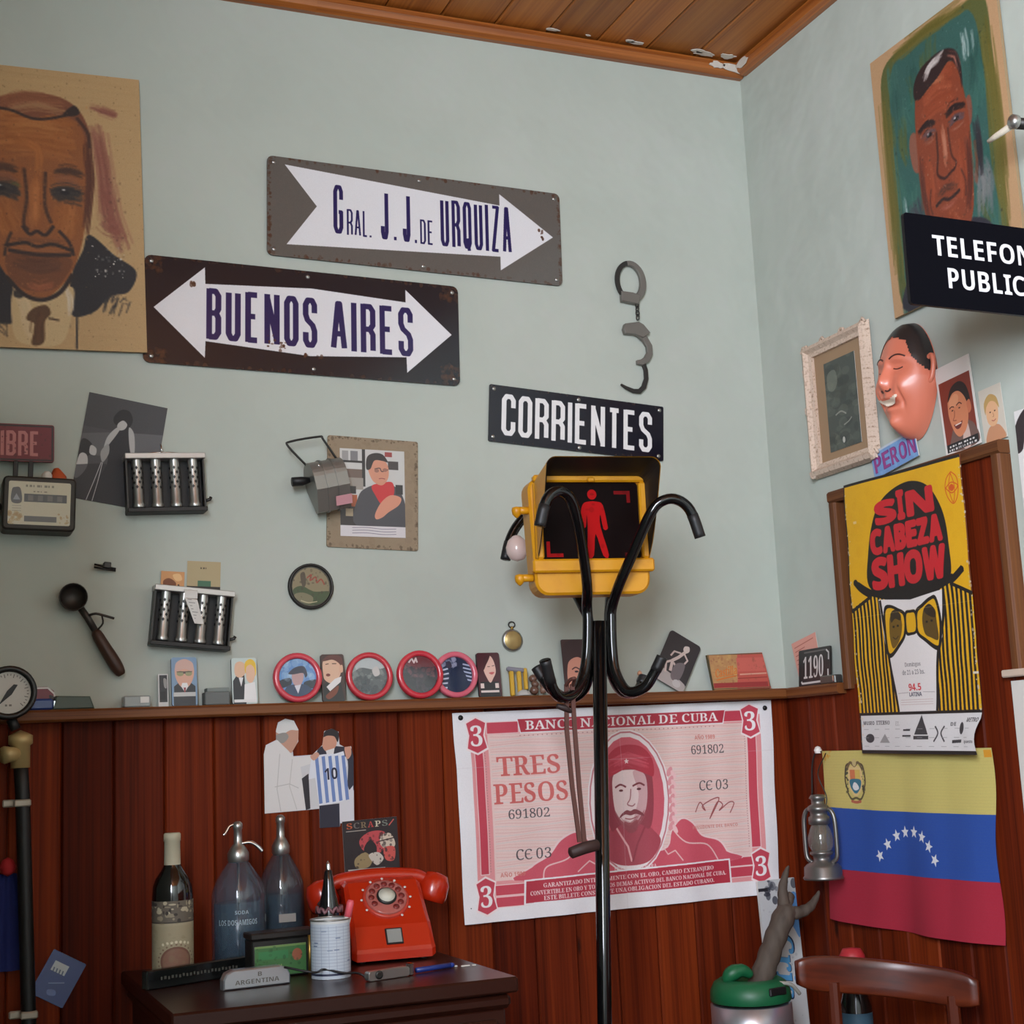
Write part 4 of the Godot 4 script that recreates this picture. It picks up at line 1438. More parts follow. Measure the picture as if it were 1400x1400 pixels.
func old_frame() -> void:
	var o := on_right("ornate_picture_frame", "peeling gilt picture frame with a dim cloudy print inside", "picture frame", 0.276, 1.988, 0.002, 0.0)
	var gilt := mat(c8(236, 226, 216), 0.7)
	gilt.albedo_texture = noise_tex(0.05, [c8(130, 104, 84), c8(222, 206, 192), c8(228, 214, 202), c8(196, 176, 158)], 256, 31)
	gilt.uv1_triplanar = true
	gilt.uv1_scale = Vector3(9, 9, 9)
	rng.seed = 606
	# four mouldings, mitred
	var w := 0.208
	var h := 0.266
	var t := 0.026
	for i in 4:
		var len := w if i % 2 == 0 else h
		var off := h / 2 if i % 2 == 0 else w / 2
		var xf := Transform3D(Basis(Vector3.BACK, i * PI / 2), Vector3.ZERO)
		var st := mb()
		var pr := [Vector2(0, 0.004), Vector2(0.004, 0.018), Vector2(0.012, 0.022), Vector2(0.018, 0.014), Vector2(t, 0.012), Vector2(t, 0.003)]
		for k in pr.size() - 1:
			var a: Vector2 = pr[k]
			var b: Vector2 = pr[k + 1]
			var la := len / 2 - a.x
			var lb := len / 2 - b.x
			quad(st, xf * Vector3(-la, -off + a.x, a.y), xf * Vector3(la, -off + a.x, a.y), xf * Vector3(lb, -off + b.x, b.y), xf * Vector3(-lb, -off + b.x, b.y), xf.basis * Vector3(0, -(b.y - a.y), b.x - a.x))
		put("moulding", st, gilt, o)
	# plaster scrolls at the corners and middles
	for q in [[-1, 1], [1, 1], [1, -1], [-1, -1], [-1, 0.02], [-1, 0.62], [0.3, 1], [-0.35, 1], [-1, -0.7]]:
		var c := Vector3(q[0] * (w / 2 - 0.008), q[1] * (h / 2 - 0.008), 0.016)
		var st := mb(true)
		var pts := []
		for k in 16:
			var an := k * 0.62 + rng.randf() * 0.5
			var rr := 0.011 * (1.0 - k / 17.0) * rng.randf_range(0.7, 1.3)
			pts.append(c + Vector3(cos(an) * rr, sin(an) * rr, -0.002 + k * 0.0002))
		tube(st, pts, 0.003, 6)
		put("scroll", st, gilt, o)
	var st2 := mb()
	box(st2, Vector3(0, 0, 0.003), Vector3(w - 0.03, h - 0.03, 0.004))
	put("mat_board", st2, mat(c8(158, 130, 100), 0.9), o)
	var p := pic(100, 176, 3, c8(74, 80, 74))
	for i in 60:
		p.ell(rng.randf() * 100, rng.randf() * 176, rng.randf_range(6, 20), rng.randf_range(4, 12), [c8(100, 106, 96, 90), c8(56, 62, 58, 110), c8(128, 130, 114, 60), c8(66, 70, 62, 120)][i % 4])
	p.blob([10, 24, 34, 20, 40, 44, 26, 60, 8, 52], c8(128, 134, 118, 150))
	p.soften(4)
	p.ell(46, 160, 4, 6, c8(190, 190, 180))
	p.curve([26, 108, 44, 104, 60, 112], 3, c8(150, 152, 140, 180))
	p.curve([50, 132, 66, 128, 76, 122], 2.4, c8(150, 152, 140, 180))
	p.grain(0.06)
	var pr2 := on_node(o, 0.004, -0.003, 0.006)
	slab("cloudy_print", rrect(0.1, 0.176), 0.0008, printed(p.tex(), 0.4), M.paper, pr2)
	flatten(pr2, o)

# a helper place inside a thing: children are moved out to the thing again, so that parts stay one level down
func on_node(parent: Node3D, x: float, y: float, z: float, turn := 0.0) -> Node3D:
	var n := Node3D.new()
	parent.add_child(n)
	n.position = Vector3(x, y, z)
	n.rotation_degrees.z = turn
	return n

func flatten(n: Node3D, parent: Node3D) -> void:
	for c in n.get_children():
		var t: Transform3D = n.transform * c.transform
		n.remove_child(c)
		parent.add_child(c, true)
		c.transform = t
	parent.remove_child(n)
	n.free()

# smiling face mask: a relief over an oval
func mask_depth(u: float, v: float) -> float:
	# u, v from -1 to 1; v up
	var r := u * u + v * v
	var d := 0.058 * pow(maxf(0.0, 1.0 - r), 0.42)
	var g := func(x: float, y: float, sx: float, sy: float) -> float:
		return exp(-pow((u - x) / sx, 2) - pow((v - y) / sy, 2))
	d += 0.014 * g.call(0.0, -0.08, 0.18, 0.15) + 0.01 * g.call(0.0, 0.1, 0.11, 0.22)
	d += 0.010 * g.call(-0.48, -0.16, 0.24, 0.2) + 0.010 * g.call(0.48, -0.16, 0.24, 0.2)
	d += 0.006 * g.call(-0.36, 0.33, 0.28, 0.08) + 0.006 * g.call(0.36, 0.33, 0.28, 0.08)
	d -= 0.008 * g.call(-0.36, 0.18, 0.2, 0.09) + 0.008 * g.call(0.36, 0.18, 0.2, 0.09)
	d += 0.005 * g.call(-0.36, 0.17, 0.14, 0.05) + 0.005 * g.call(0.36, 0.17, 0.14, 0.05)
	d -= 0.009 * g.call(0.0, -0.4, 0.3, 0.06)
	d += 0.007 * g.call(0.0, -0.31, 0.3, 0.05) + 0.008 * g.call(0.0, -0.5, 0.26, 0.06)
	d += 0.014 * g.call(0.0, -0.74, 0.24, 0.14)
	d -= 0.006 * g.call(-0.44, -0.32, 0.06, 0.16) + 0.006 * g.call(0.44, -0.32, 0.06, 0.16)
	return d

func mask_patch(called: String, parent: Node, m: Material, inside: Callable, lift: float, n := 64) -> void:
	var st := mb(true)
	var a := 0.066
	var b := 0.106
	for j in n:
		for i in n:
			var q := []
			var ok := true
			for c in [[0, 0], [1, 0], [1, 1], [0, 1]]:
				var u: float = -1.0 + 2.0 * (i + c[0]) / n
				var v: float = 1.0 - 2.0 * (j + c[1]) / n
				# square to disc, so that the rim is smooth
				var du := u * sqrt(1.0 - v * v / 2.0)
				var dv := v * sqrt(1.0 - u * u / 2.0)
				if not inside.call(du, dv):
					ok = false
				var taper := 1.0 - 0.2 * clampf(-dv, 0.0, 1.0) - 0.06 * clampf(dv, 0.0, 1.0)
				q.append(Vector3(du * a * taper, dv * b, mask_depth(du, dv) + lift))
			if ok:
				for k in [0, 1, 2, 0, 2, 3]:
					st.add_vertex(q[k])
	put(called, st, m, parent)

func mask() -> void:
	var o := on_right("face_mask", "shiny pink smiling face mask with painted dark hair", "mask", 0.487, 1.972, 0.002, -3.0)
	var skin := mat(c8(214, 122, 96), 0.36, 0.0, 0.12)
	mask_patch("face", o, skin, func(_u: float, _v: float) -> bool: return true, 0.0)
	mask_patch("hair", o, mat(c8(40, 36, 36), 0.4, 0.0, 0.2), func(u: float, v: float) -> bool: return v > 0.66 + 0.06 * cos(u * 5.0) - 1.3 * maxf(0.0, absf(u) - 0.5), 0.0016)
	mask_patch("teeth", o, mat(c8(232, 216, 196), 0.3), func(u: float, v: float) -> bool: return absf(u) < 0.42 and v < -0.34 + 0.4 * u * u and v > -0.45 + 0.75 * u * u, 0.0062, 128)
	var dark := mat(c8(70, 40, 36), 0.5)
	for s in [-1.0, 1.0]:
		for q in [[0.14, 0.34, 0.36, 0.44, 0.6, 0.34, 0.0016], [0.22, 0.17, 0.36, 0.13, 0.5, 0.17, 0.0011], [0.05, -0.19, 0.12, -0.22, 0.2, -0.17, 0.0016]]:
			var pts := []
			for k in 9:
				var t := k / 8.0
				var u: float = (q[0] * (1 - t) * (1 - t) + 2 * q[2] * t * (1 - t) + q[4] * t * t) * s
				var v: float = q[1] * (1 - t) * (1 - t) + 2 * q[3] * t * (1 - t) + q[5] * t * t
				var taper := 1.0 - 0.2 * clampf(-v, 0.0, 1.0) - 0.06 * clampf(v, 0.0, 1.0)
				pts.append(Vector3(u * 0.066 * taper, v * 0.106, mask_depth(u, v) + 0.0004))
			var st := mb(true)
			tube(st, pts, q[6], 6)
			put("brow" if q[1] > 0.3 else ("eyelid" if q[1] > 0.0 else "nostril"), st, dark, o)
		# ear
		var st2 := mb(true)
		tube(st2, curve([Vector3(s * 0.058, 0.03, 0.014), Vector3(s * 0.066, 0.034, 0.012), Vector3(s * 0.069, 0.016, 0.012), Vector3(s * 0.064, -0.006, 0.014), Vector3(s * 0.058, -0.012, 0.016)], 4), 0.0045, 8)
		put("ear", st2, skin, o)

# lettering too small to read in the photograph: a row of short strokes
func dashes(p: Pic, x: float, y: float, w: float, t: float, col: Color, n: int) -> void:
	for i in n:
		var a := x + w * i / n
		p.line([a, y, a + w / n * (0.55 + 0.3 * sin(i * 2.7)), y], t, col)

func right_cards() -> void:
	rng.seed = 707
	# magazine cover with a man's smiling face
	var p := pic(89, 156, 4, c8(222, 216, 210))
	p.rect(5, 28, 80, 124, c8(128, 52, 38))
	p.blob([18, 152, 22, 122, 34, 112, 60, 108, 80, 120, 85, 152], c8(112, 84, 76))
	p.blob([46, 152, 54, 118, 64, 112, 66, 152], c8(206, 176, 164))
	p.blob([20, 82, 24, 60, 40, 48, 60, 52, 70, 74, 68, 104, 58, 124, 42, 132, 30, 122, 22, 100], c8(206, 128, 90))
	p.blob([22, 66, 34, 44, 56, 38, 72, 50, 78, 76, 72, 84, 64, 66, 52, 54, 36, 54], c8(36, 26, 26))
	p.blob([68, 80, 76, 76, 78, 92, 70, 98], c8(196, 112, 78))
	p.blob([26, 66, 40, 56, 50, 62, 44, 76, 28, 78], c8(226, 160, 120, 160))
	p.soften(4)
	p.curve([24, 78, 30, 76, 36, 78], 2, c8(80, 44, 34))
	p.curve([42, 77, 50, 74, 56, 78], 2, c8(80, 44, 34))
	p.ell(31, 83, 2.4, 1.2, c8(50, 32, 28))
	p.ell(49, 83, 2.4, 1.2, c8(50, 32, 28))
	p.curve([36, 84, 34, 94, 30, 100, 38, 102], 1.6, c8(150, 76, 54))
	p.blob([30, 108, 40, 110, 52, 106, 46, 116, 36, 117], c8(110, 40, 36))
	p.line([33, 110, 49, 109], 2, c8(230, 214, 206))
	p.rect(5, 138, 80, 14, c8(30, 28, 30))
	dashes(p, 12, 143, 66, 3, c8(220, 216, 212), 9)
	p.soften(2)
	dashes(p, 10, 149, 22, 3.4, c8(220, 216, 212), 4)
	p.text("DE LA", 43, 150.5, 3.6, c8(220, 216, 212), "sans_bold", 18, true)
	dashes(p, 55, 149, 26, 3.4, c8(220, 216, 212), 4)
	p.grain(0.03)
	var o := on_right("magazine_print", "white-edged colour print of a smiling man with slicked dark hair", "picture", 0.6, 1.822 + 0.079, 0.006, 3.5)
	slab("print", rrect(0.089, 0.156), 0.002, printed(p.tex(), 0.4), M.paper, o)
	# photograph of a child
	p = pic(54, 92, 5, c8(206, 196, 180))
	p.blob([6, 92, 12, 70, 26, 64, 42, 70, 50, 92], c8(196, 140, 104))
	p.blob([12, 46, 14, 26, 28, 18, 40, 28, 40, 50, 34, 64, 22, 66, 14, 58], c8(222, 172, 130))
	p.blob([10, 44, 10, 24, 24, 12, 40, 20, 44, 40, 36, 28, 24, 24, 14, 32], c8(188, 152, 92))
	p.soften(4)
	p.ell(22, 42, 2, 1.2, c8(90, 60, 46))
	p.ell(33, 42, 2, 1.2, c8(90, 60, 46))
	p.curve([28, 44, 29, 50, 26, 51], 1, c8(170, 110, 80))
	p.curve([23, 56, 28, 58, 33, 56], 1.6, c8(180, 96, 80))
	p.soften(4)
	p.grain(0.03)
	o = on_right("child_photograph", "small pale photograph of a fair-haired child above the tall panel", "photograph", 0.68, 1.822 + 0.046, 0.004, 3.0)
	slab("print", rrect(0.054, 0.092), 0.001, printed(p.tex(), 0.4), M.paper, o)
	# sticker behind the poster's top edge
	p = pic(130, 50, 4, c8(112, 150, 200))
	p.flecks(0, 0, 130, 50, 40, 9, c8(140, 180, 220, 90))
	p.rect(0, 0, 130, 4, c8(190, 200, 210))
	for i in 5:
		p.text("PERON"[i], 16 + i * 25, 42, 32, c8(96, 44, 120), "sans_bold", 22, true)
		p.text("PERON"[i], 15 + i * 25, 41, 30, c8(150, 60, 130), "sans_bold", 18, true)
	p.grain(0.03)
	o = on_right("blue_sticker_card", "small blue card with purple capitals tucked behind the yellow poster", "card", 0.425, 1.8205 + 0.032, 0.01, 8.0)
	slab("print", rrect(0.13, 0.05), 0.002, printed(p.tex(), 0.35), M.paper, o)
	# pink slip and the grey tin on the corner ledge
	p = pic(92, 76, 4, c8(222, 158, 142))
	for i in 9:
		p.line([8, 10 + i * 7.4, 8 + 70 * (0.5 + 0.5 * sin(i * 2.3 + 1.0)) + 8, 9 + i * 7.4], 1.5, c8(180, 104, 92))
	p.grain(0.03)
	o = on_right("pink_slip", "pink printed paper slip standing behind the number plate", "paper", 0.09, LEDGE + 0.0571, 0.004, 12.0)
	slab("print", PackedVector2Array([Vector2(-0.04, -0.046), Vector2(0.04, -0.03), Vector2(0.044, 0.04), Vector2(-0.044, 0.042)]), 0.0008, printed(p.tex(), 0.7), M.paper, o)
	o = on_right("metal_box", "little grey metal box at the end of the corner ledge", "box", 0.19, LEDGE + 0.001, 0.022)
	var st := mb()
	box(st, Vector3(0, 0.008, 0), Vector3(0.05, 0.016, 0.018), 0.002)
	put("body", st, M.tin_grey, o)
	st = mb()
	box(st, Vector3(0.021, 0.009, 0.0095), Vector3(0.004, 0.01, 0.002))
	put("clasp", st, M.chrome, o)
	# poster with black brush arcs at the right edge of the picture
	p = pic(300, 320, 1.2, c8(222, 220, 216))
	p.curve([0, 60, 14, 26, 40, 8, 90, 0, 140, 14], 26, c8(54, 46, 48))
	p.curve([10, 150, 30, 132, 60, 128, 110, 140, 160, 128], 20, c8(54, 46, 48))
	p.curve([60, 220, 110, 240, 170, 226], 14, c8(54, 46, 48))
	p.grain(0.03)
	o = on_right("brush_poster", "white poster with thick black brush arcs beside the tall panel", "poster", 0.878, 1.70, 0.003)
	slab("print", rrect(0.3, 0.32), 0.001, printed(p.tex(), 0.6), M.paper, o)
	# paper hanging from a wooden strip
	o = on_right("hanging_chart", "white paper chart hanging from a pale wooden strip", "chart", 0.84, 1.20, 0.016)
	st = mb()
	box(st, Vector3(0, 0, 0.002), Vector3(0.33, 0.46, 0.0015))
	put("paper", st, M.paper, o)
	st = mb()
	box(st, Vector3(0, 0.242, 0.006), Vector3(0.352, 0.012, 0.012), 0.002)
	put("strip", st, mat(c8(196, 176, 158), 0.5), o)
	# coat peg arm by the green portrait
	o = on_right("wall_peg", "pale wooden wall peg with a small metal cap beside the green portrait", "peg", 0.90, 2.27, 0.0)
	st = mb(true)
	tube(st, [Vector3(0, 0, 0), Vector3(-0.002, 0.002, 0.06), Vector3(-0.01, 0.004, 0.09)], 0.009, 10)
	put("stem", st, M.dark_steel, o)
	st = mb(true)
	tube(st, [Vector3(-0.01, 0.004, 0.09), Vector3(-0.05, -0.001, 0.094), Vector3(-0.066, -0.003, 0.095)], [0.006, 0.005, 0.0035], 10)
	put("pin", st, mat(c8(206, 196, 176), 0.5), o)
	st = mb(true)
	lathe(st, [Vector2(0.011, 0), Vector2(0.011, 0.008), Vector2(0.006, 0.012), Vector2(0, 0.013)], 12, Transform3D(Basis(Vector3.RIGHT, PI / 2), Vector3(-0.008, 0.005, 0.09)))
	put("cap", st, M.steel, o)

func right_wall() -> void:
	show_poster()
	flag()
	old_frame()
	mask()
	right_cards()

# ---------------------------------------------------------------- curios on the back wall
# outline of a strip along a path, with a width at each point
func ribbon(pts: Array, wid: Array) -> PackedVector2Array:
	var a := PackedVector2Array()
	var b := PackedVector2Array()
	var n := pts.size()
	for i in n:
		var d: Vector2 = (pts[mini(i + 1, n - 1)] - pts[maxi(i - 1, 0)]).normalized().orthogonal() * wid[i] * 0.5
		a.append(pts[i] + d)
		b.append(pts[i] - d)
	b.reverse()
	a.append_array(b)
	return a

func arc2(cx: float, cy: float, rx: float, ry: float, a0: float, a1: float, n: int) -> Array:
	var out := []
	for i in n + 1:
		var a := deg_to_rad(lerpf(a0, a1, float(i) / n))
		out.append(Vector2(cx + cos(a) * rx, cy + sin(a) * ry))
	return out

func fill_w(n: int, a: float, b: float) -> Array:
	var out := []
	for i in n:
		out.append(lerpf(a, b, float(i) / (n - 1)))
	return out

func handcuffs() -> void:
	var o := on_back("handcuffs", "worn steel handcuffs, one cuff shut and one hanging open", "handcuffs", -0.302, 2.194, 0.004)
	var grey := mat(c8(128, 124, 118), 0.5, 0.6)
	var dark := mat(c8(62, 60, 58), 0.5, 0.6)
	# closed cuff: broad cheek on the right, thin ratchet arm on the left
	var a := arc2(-0.002, 0.095, 0.029, 0.038, -78, 100, 16)
	var st := mb()
	prism(st, ribbon(a, fill_w(17, 0.015, 0.01)), 0, 0.008, 0.001)
	put("cheek", st, grey, o)
	a = arc2(-0.003, 0.095, 0.0285, 0.038, 95, 238, 14)
	st = mb()
	prism(st, ribbon(a, fill_w(15, 0.01, 0.009)), 0.002, 0.0065, 0.001)
	put("ratchet_arm", st, dark, o)
	st = mb()
	prism(st, PackedVector2Array([Vector2(-0.026, 0.05), Vector2(0.012, 0.046), Vector2(0.017, 0.066), Vector2(0.0, 0.07), Vector2(-0.026, 0.071)]), 0, 0.011, 0.0012)
	put("lock_body", st, grey, o)
	# chain
	var y := 0.045
	for i in 4:
		st = mb(true)
		var pts := []
		for k in 12:
			var an := TAU * k / 12
			var v := Vector3(cos(an) * 0.0036, sin(an) * 0.0062, 0)
			pts.append(Vector3(0.0095, y, 0.006) + (v if i % 2 == 0 else Vector3(0.3 * v.x, v.y, v.x)))
		tube(st, pts, 0.0013, 6, false, true)
		put("chain_link", st, dark, o)
		y -= 0.0085
	# open cuff
	st = mb()
	prism(st, PackedVector2Array([Vector2(-0.023, -0.018), Vector2(-0.002, -0.018), Vector2(0.018, -0.024), Vector2(0.034, -0.012), Vector2(0.02, 0.004), Vector2(0.01, 0.009), Vector2(-0.022, 0.003), Vector2(-0.026, -0.008)]), 0, 0.011, 0.0012)
	put("lock_body", st, grey, o)
	var p := [Vector2(0.012, -0.016), Vector2(0.024, -0.026), Vector2(0.032, -0.04), Vector2(0.032, -0.055), Vector2(0.024, -0.068), Vector2(0.012, -0.075), Vector2(0.002, -0.075)]
	st = mb()
	prism(st, ribbon(p, [0.014, 0.013, 0.013, 0.013, 0.013, 0.012, 0.008]), 0, 0.008, 0.001)
	put("cheek", st, grey, o)
	p = [Vector2(0.016, -0.074), Vector2(0.021, -0.09), Vector2(0.021, -0.108), Vector2(0.014, -0.126), Vector2(0.004, -0.135), Vector2(-0.01, -0.135), Vector2(-0.026, -0.129), Vector2(-0.037, -0.123)]
	st = mb()
	prism(st, ribbon(p, [0.009, 0.009, 0.009, 0.01, 0.01, 0.008, 0.006, 0.003]), 0.002, 0.0065, 0.0008)
	put("ratchet_arm", st, dark, o)

func coin_changer(label: String, x: float, y: float, turn: float) -> Node3D:
	var o := on_back("coin_changer", label, "coin holder", x, y, 0.003, turn, "steel coin holders on the wall")
	var dark := mat(c8(44, 43, 42), 0.5, 0.5)
	var st := mb()
	box(st, Vector3(0, -0.004, 0.002), Vector3(0.136, 0.1, 0.004))
	put("back_plate", st, dark, o)
	st = mb()
	box(st, Vector3(0, 0.046, 0.018), Vector3(0.14, 0.01, 0.036), 0.001)
	put("top_bar", st, mat(c8(182, 178, 174), 0.35, 0.6), o)
	st = mb()
	box(st, Vector3(0, -0.05, 0.018), Vector3(0.138, 0.008, 0.036), 0.001)
	put("bottom_bar", st, dark, o)
	for s in [-1.0, 1.0]:
		st = mb()
		box(st, Vector3(s * 0.067, -0.002, 0.014), Vector3(0.003, 0.09, 0.026))
		put("side_plate", st, M.dark_steel, o)
	for i in 4:
		var cx := -0.048 + i * 0.0325
		st = mb(true)
		lathe(st, [Vector2(0.0105, -0.044), Vector2(0.0115, -0.04), Vector2(0.0095, -0.036), Vector2(0.0095, 0.041)], 18, Transform3D(Basis(), Vector3(cx, 0, 0.02)))
		put("coin_tube", st, M.steel, o)
		st = mb()
		for k in 5:
			for c in [-0.9, 0.1, 1.0]:
				var an: float = c + (0.5 if k % 2 else 0.0) - 0.35
				var n := Vector3(sin(an), 0, cos(an))
				var t := Vector3(cos(an), 0, -sin(an))
				var q := Vector3(cx, 0.026 - k * 0.0085 - absf(c) * 0.0012, 0.02) + n * 0.0097
				quad(st, q + t * 0.0026, q + Vector3.UP * 0.0034, q - t * 0.0026, q - Vector3.UP * 0.0034, n)
		var h := put("perforation", st, M.black, o)
		h.set_meta("kind", "stuff")
	st = mb(true)
	tube(st, [Vector3(0.066, -0.034, 0.012), Vector3(0.078, -0.03, 0.014), Vector3(0.08, -0.026, 0.014)], 0.003, 8)
	put("lever", st, M.dark_steel, o)
	o.scale = Vector3.ONE * 0.98
	return o

func curios() -> void:
	rng.seed = 808
	handcuffs()
	# black and white photograph
	var p := pic(135, 188, 3.2, c8(78, 78, 80))
	p.rect(0, 0, 135, 60, c8(70, 70, 72))
	p.p([0, 74, 60, 60, 135, 50, 135, 100, 0, 110], c8(98, 98, 100))
	p.blob([50, 120, 44, 90, 60, 52, 78, 52, 88, 84, 100, 130, 110, 188, 30, 188], c8(44, 44, 48))
	p.blob([48, 34, 58, 20, 72, 20, 80, 34, 76, 48, 62, 50, 50, 46], c8(40, 40, 42))
	p.blob([56, 46, 64, 38, 72, 44, 68, 54, 58, 56], c8(190, 190, 188))
	p.blob([42, 74, 54, 54, 62, 52, 56, 68, 48, 84, 40, 100], c8(184, 184, 182))
	p.blob([76, 48, 86, 58, 92, 90, 86, 94, 78, 66], c8(180, 180, 178))
	p.blob([36, 100, 46, 84, 50, 100, 42, 118], c8(160, 160, 158))
	p.blob([2, 84, 18, 88, 22, 104, 10, 116, 0, 116], c8(46, 46, 48))
	p.blob([18, 92, 28, 96, 28, 108, 18, 106], c8(196, 196, 194))
	p.blob([2, 112, 14, 110, 18, 130, 8, 150, 0, 150], c8(196, 196, 194))
	p.p([0, 130, 40, 120, 135, 120, 135, 188, 0, 188], c8(48, 48, 52, 170))
	p.soften(4)
	p.curve([40, 118, 34, 150, 26, 188], 1.2, c8(200, 200, 200))
	p.curve([42, 118, 40, 150, 36, 188], 1.2, c8(200, 200, 200))
	p.soften(4)
	p.grain(0.06)
	sheet_on_back("stage_photograph", "tilted black and white photograph of a performer with raised arms", "photograph", -1.316, 1.897, 0.135, 0.188, p, 0.001, -9.5, 0.001)
	var c1 := coin_changer("steel four-tube coin holder hung over the black and white photograph", -1.242, 1.841, 2.5)
	var ws := mb(true)
	tube(ws, curve([Vector3(-0.03, 0.053, 0.02), Vector3(0.0, 0.054, 0.022), Vector3(0.024, 0.053, 0.02)], 4), 0.0016, 6)
	put("wire_rod", ws, M.chrome, c1)
	ws = mb(true)
	tube(ws, [Vector3(-0.004, 0.05, 0.024), Vector3(-0.005, 0.07, 0.022)], 0.0016, 6)
	put("wire_hook", ws, M.chrome, c1)
	coin_changer("steel four-tube coin holder with cards and a paper tag tucked in", -1.199, 1.607, -5.5)
	# cards tucked in the second
	p = pic(56, 66, 5, c8(176, 160, 122))
	dashes(p, 22, 12, 13, 3, c8(90, 80, 62), 3)
	p.rect(18, 34, 22, 10, c8(70, 110, 84))
	p.rect(0, 44, 56, 22, c8(40, 38, 34))
	sheet_on_back("beige_card", "beige card with a green stamp behind the lower coin holder", "card", -1.174, 1.674, 0.058, 0.066, p, 0.0012, -2.0, 0.001)
	p = pic(40, 40, 5, c8(206, 150, 98))
	p.blob([4, 18, 14, 12, 26, 20, 22, 30, 8, 32], c8(120, 70, 40))
	p.blob([20, 6, 32, 4, 36, 14, 26, 16], c8(226, 184, 130))
	p.line([30, 22, 34, 36], 3, c8(90, 60, 44))
	sheet_on_back("orange_card", "small orange picture card in the lower coin holder", "card", -1.228, 1.669, 0.04, 0.04, p, 0.0026, -3.0, 0.001)
	var o := on_back("paper_tag", "curled white paper tag hanging over the lower coin holder", "tag", -1.206, 1.64, 0.044, -5.0)
	p = pic(20, 60, 6, c8(214, 212, 206))
	for i in 7:
		p.line([4, 26 + i * 4.4, 4 + 11 * (0.6 + 0.4 * sin(i * 1.9)), 26 + i * 4.4], 1, c8(140, 138, 136))
	var fn := func(u: float, v: float) -> Vector3:
		var a := v * 1.3
		if v < 0.35:
			return Vector3((u - 0.5) * 0.022 + 0.002, 0.012 - v * 0.06 + 0.01 * sin(v * 9.0), -0.014 + 0.016 * sin(v / 0.35 * PI * 0.5))
		return Vector3((u - 0.5) * (0.022 - 0.01 * (v - 0.35)) + (v - 0.35) * 0.03, 0.001 - (v - 0.35) * 0.07, 0.002 + 0.003 * sin(a * 3.0 + u))
	sheet("paper", 6, 20, fn, printed(p.tex(), 0.8), o)
	# taxi meter and its flag
	o = on_back("taxi_meter", "old taxi meter with a cream dial below a red LIBRE flag", "meter", -1.452, 1.794, 0.0, -1.5)
	var st := mb()
	prism(st, rrect(0.116, 0.09, 0.008), 0.0, 0.052, 0.003)
	put("case", st, mat(c8(52, 50, 46), 0.5, 0.3), o)
	p = pic(96, 70, 5, c8(196, 190, 162))
	dashes(p, 26, 7, 46, 3.6, c8(120, 114, 96), 8)
	dashes(p, 38, 16, 22, 2, c8(130, 122, 104), 4)
	p.blob([5, 34, 5, 14, 10, 10, 18, 12, 20, 34], c8(60, 58, 58))
	p.p([7, 30, 12, 20, 18, 30], c8(130, 134, 140))
	p.rect(24, 20, 66, 13, c8(40, 38, 36))
	for i in 4:
		p.rect(30 + i * 15, 22, 8, 9, c8(86, 80, 72))
	p.rect(25, 56, 50, 9, c8(70, 66, 60))
	for i in 3:
		p.line([6, 40 + i * 4, 20, 40 + i * 4], 0.8, c8(130, 124, 104))
	p.flecks(0, 52, 20, 18, 26, 4, c8(160, 120, 50, 150))
	p.flecks(78, 50, 16, 18, 12, 3, c8(150, 110, 50, 130))
	p.grain(0.06)
	var n := on_node(o, 0, 0, 0.0522)
	slab("dial", rrect(0.098, 0.072, 0.003), 0.0012, printed(p.tex(), 0.35, 0.3), M.paper, n)
	flatten(n, o)
	for s in [-1.0, 1.0]:
		st = mb()
		box(st, Vector3(-0.026 + s * 0.012, 0.06, 0.026), Vector3(0.008, 0.034, 0.006), 0.001)
		put("flag_post", st, M.black, o)
	p = pic(112, 64, 4, c8(112, 34, 42))
	p.line([3, 3, 109, 3, 109, 61, 3, 61, 3, 3], 3, c8(44, 26, 28))
	p.block("LIBRE", 10, 12, 15.5, 42, 5.4, 3.4, c8(184, 116, 112))
	p.flecks(0, 0, 112, 64, 50, 2.4, c8(70, 26, 30, 140))
	p.grain(0.05)
	n = on_node(o, -0.034, 0.106, 0.023, 1.5)
	slab("flag", rrect(0.112, 0.064, 0.004), 0.006, printed(p.tex(), 0.5), M.black, n)
	flatten(n, o)
	st = mb(true)
	lathe(st, [Vector2(0.014, 0), Vector2(0.014, 0.008), Vector2(0.007, 0.02), Vector2(0.004, 0.024), Vector2(0, 0.025)], 14, Transform3D(Basis(Vector3.BACK, 0.2), Vector3(0.032, 0.044, 0.02)))
	put("orange_cap", st, mat(c8(190, 84, 40), 0.5), o)
	st = mb(true)
	lathe(st, [Vector2(0.009, 0), Vector2(0.0085, 0.01), Vector2(0.004, 0.015), Vector2(0, 0.016)], 14, Transform3D(Basis(), Vector3(0.012, 0.044, 0.03)))
	put("white_cap", st, M.white, o)
	st = mb(true)
	tube(st, [Vector3(-0.058, -0.004, 0.03), Vector3(-0.066, -0.006, 0.03)], 0.006, 8)
	put("side_knob", st, M.black, o)
	# little clip
	o = on_back("spring_clip", "tiny dark metal clip on a nail above the scoop", "clip", -1.342, 1.694, 0.0, -6.0)
	for s in [-1.0, 1.0]:
		st = mb(true)
		tube(st, [Vector3(-0.018, s * 0.0024 + 0.001, 0.012), Vector3(0.018, s * 0.0016 - 0.002, 0.012)], 0.0018, 7)
		put("jaw", st, M.dark_steel, o)
	st = mb()
	box(st, Vector3(0.003, 0.004, 0.009), Vector3(0.012, 0.01, 0.018), 0.001)
	put("spring_body", st, M.dark_steel, o)
	# ice-cream scoop
	o = on_back("ice_cream_scoop", "dark ice cream scoop with a wooden handle hung aslant", "scoop", -1.395, 1.642, 0.002)
	var pew := mat(c8(62, 58, 54), 0.45, 0.6)
	st = mb(true)
	var prof := []
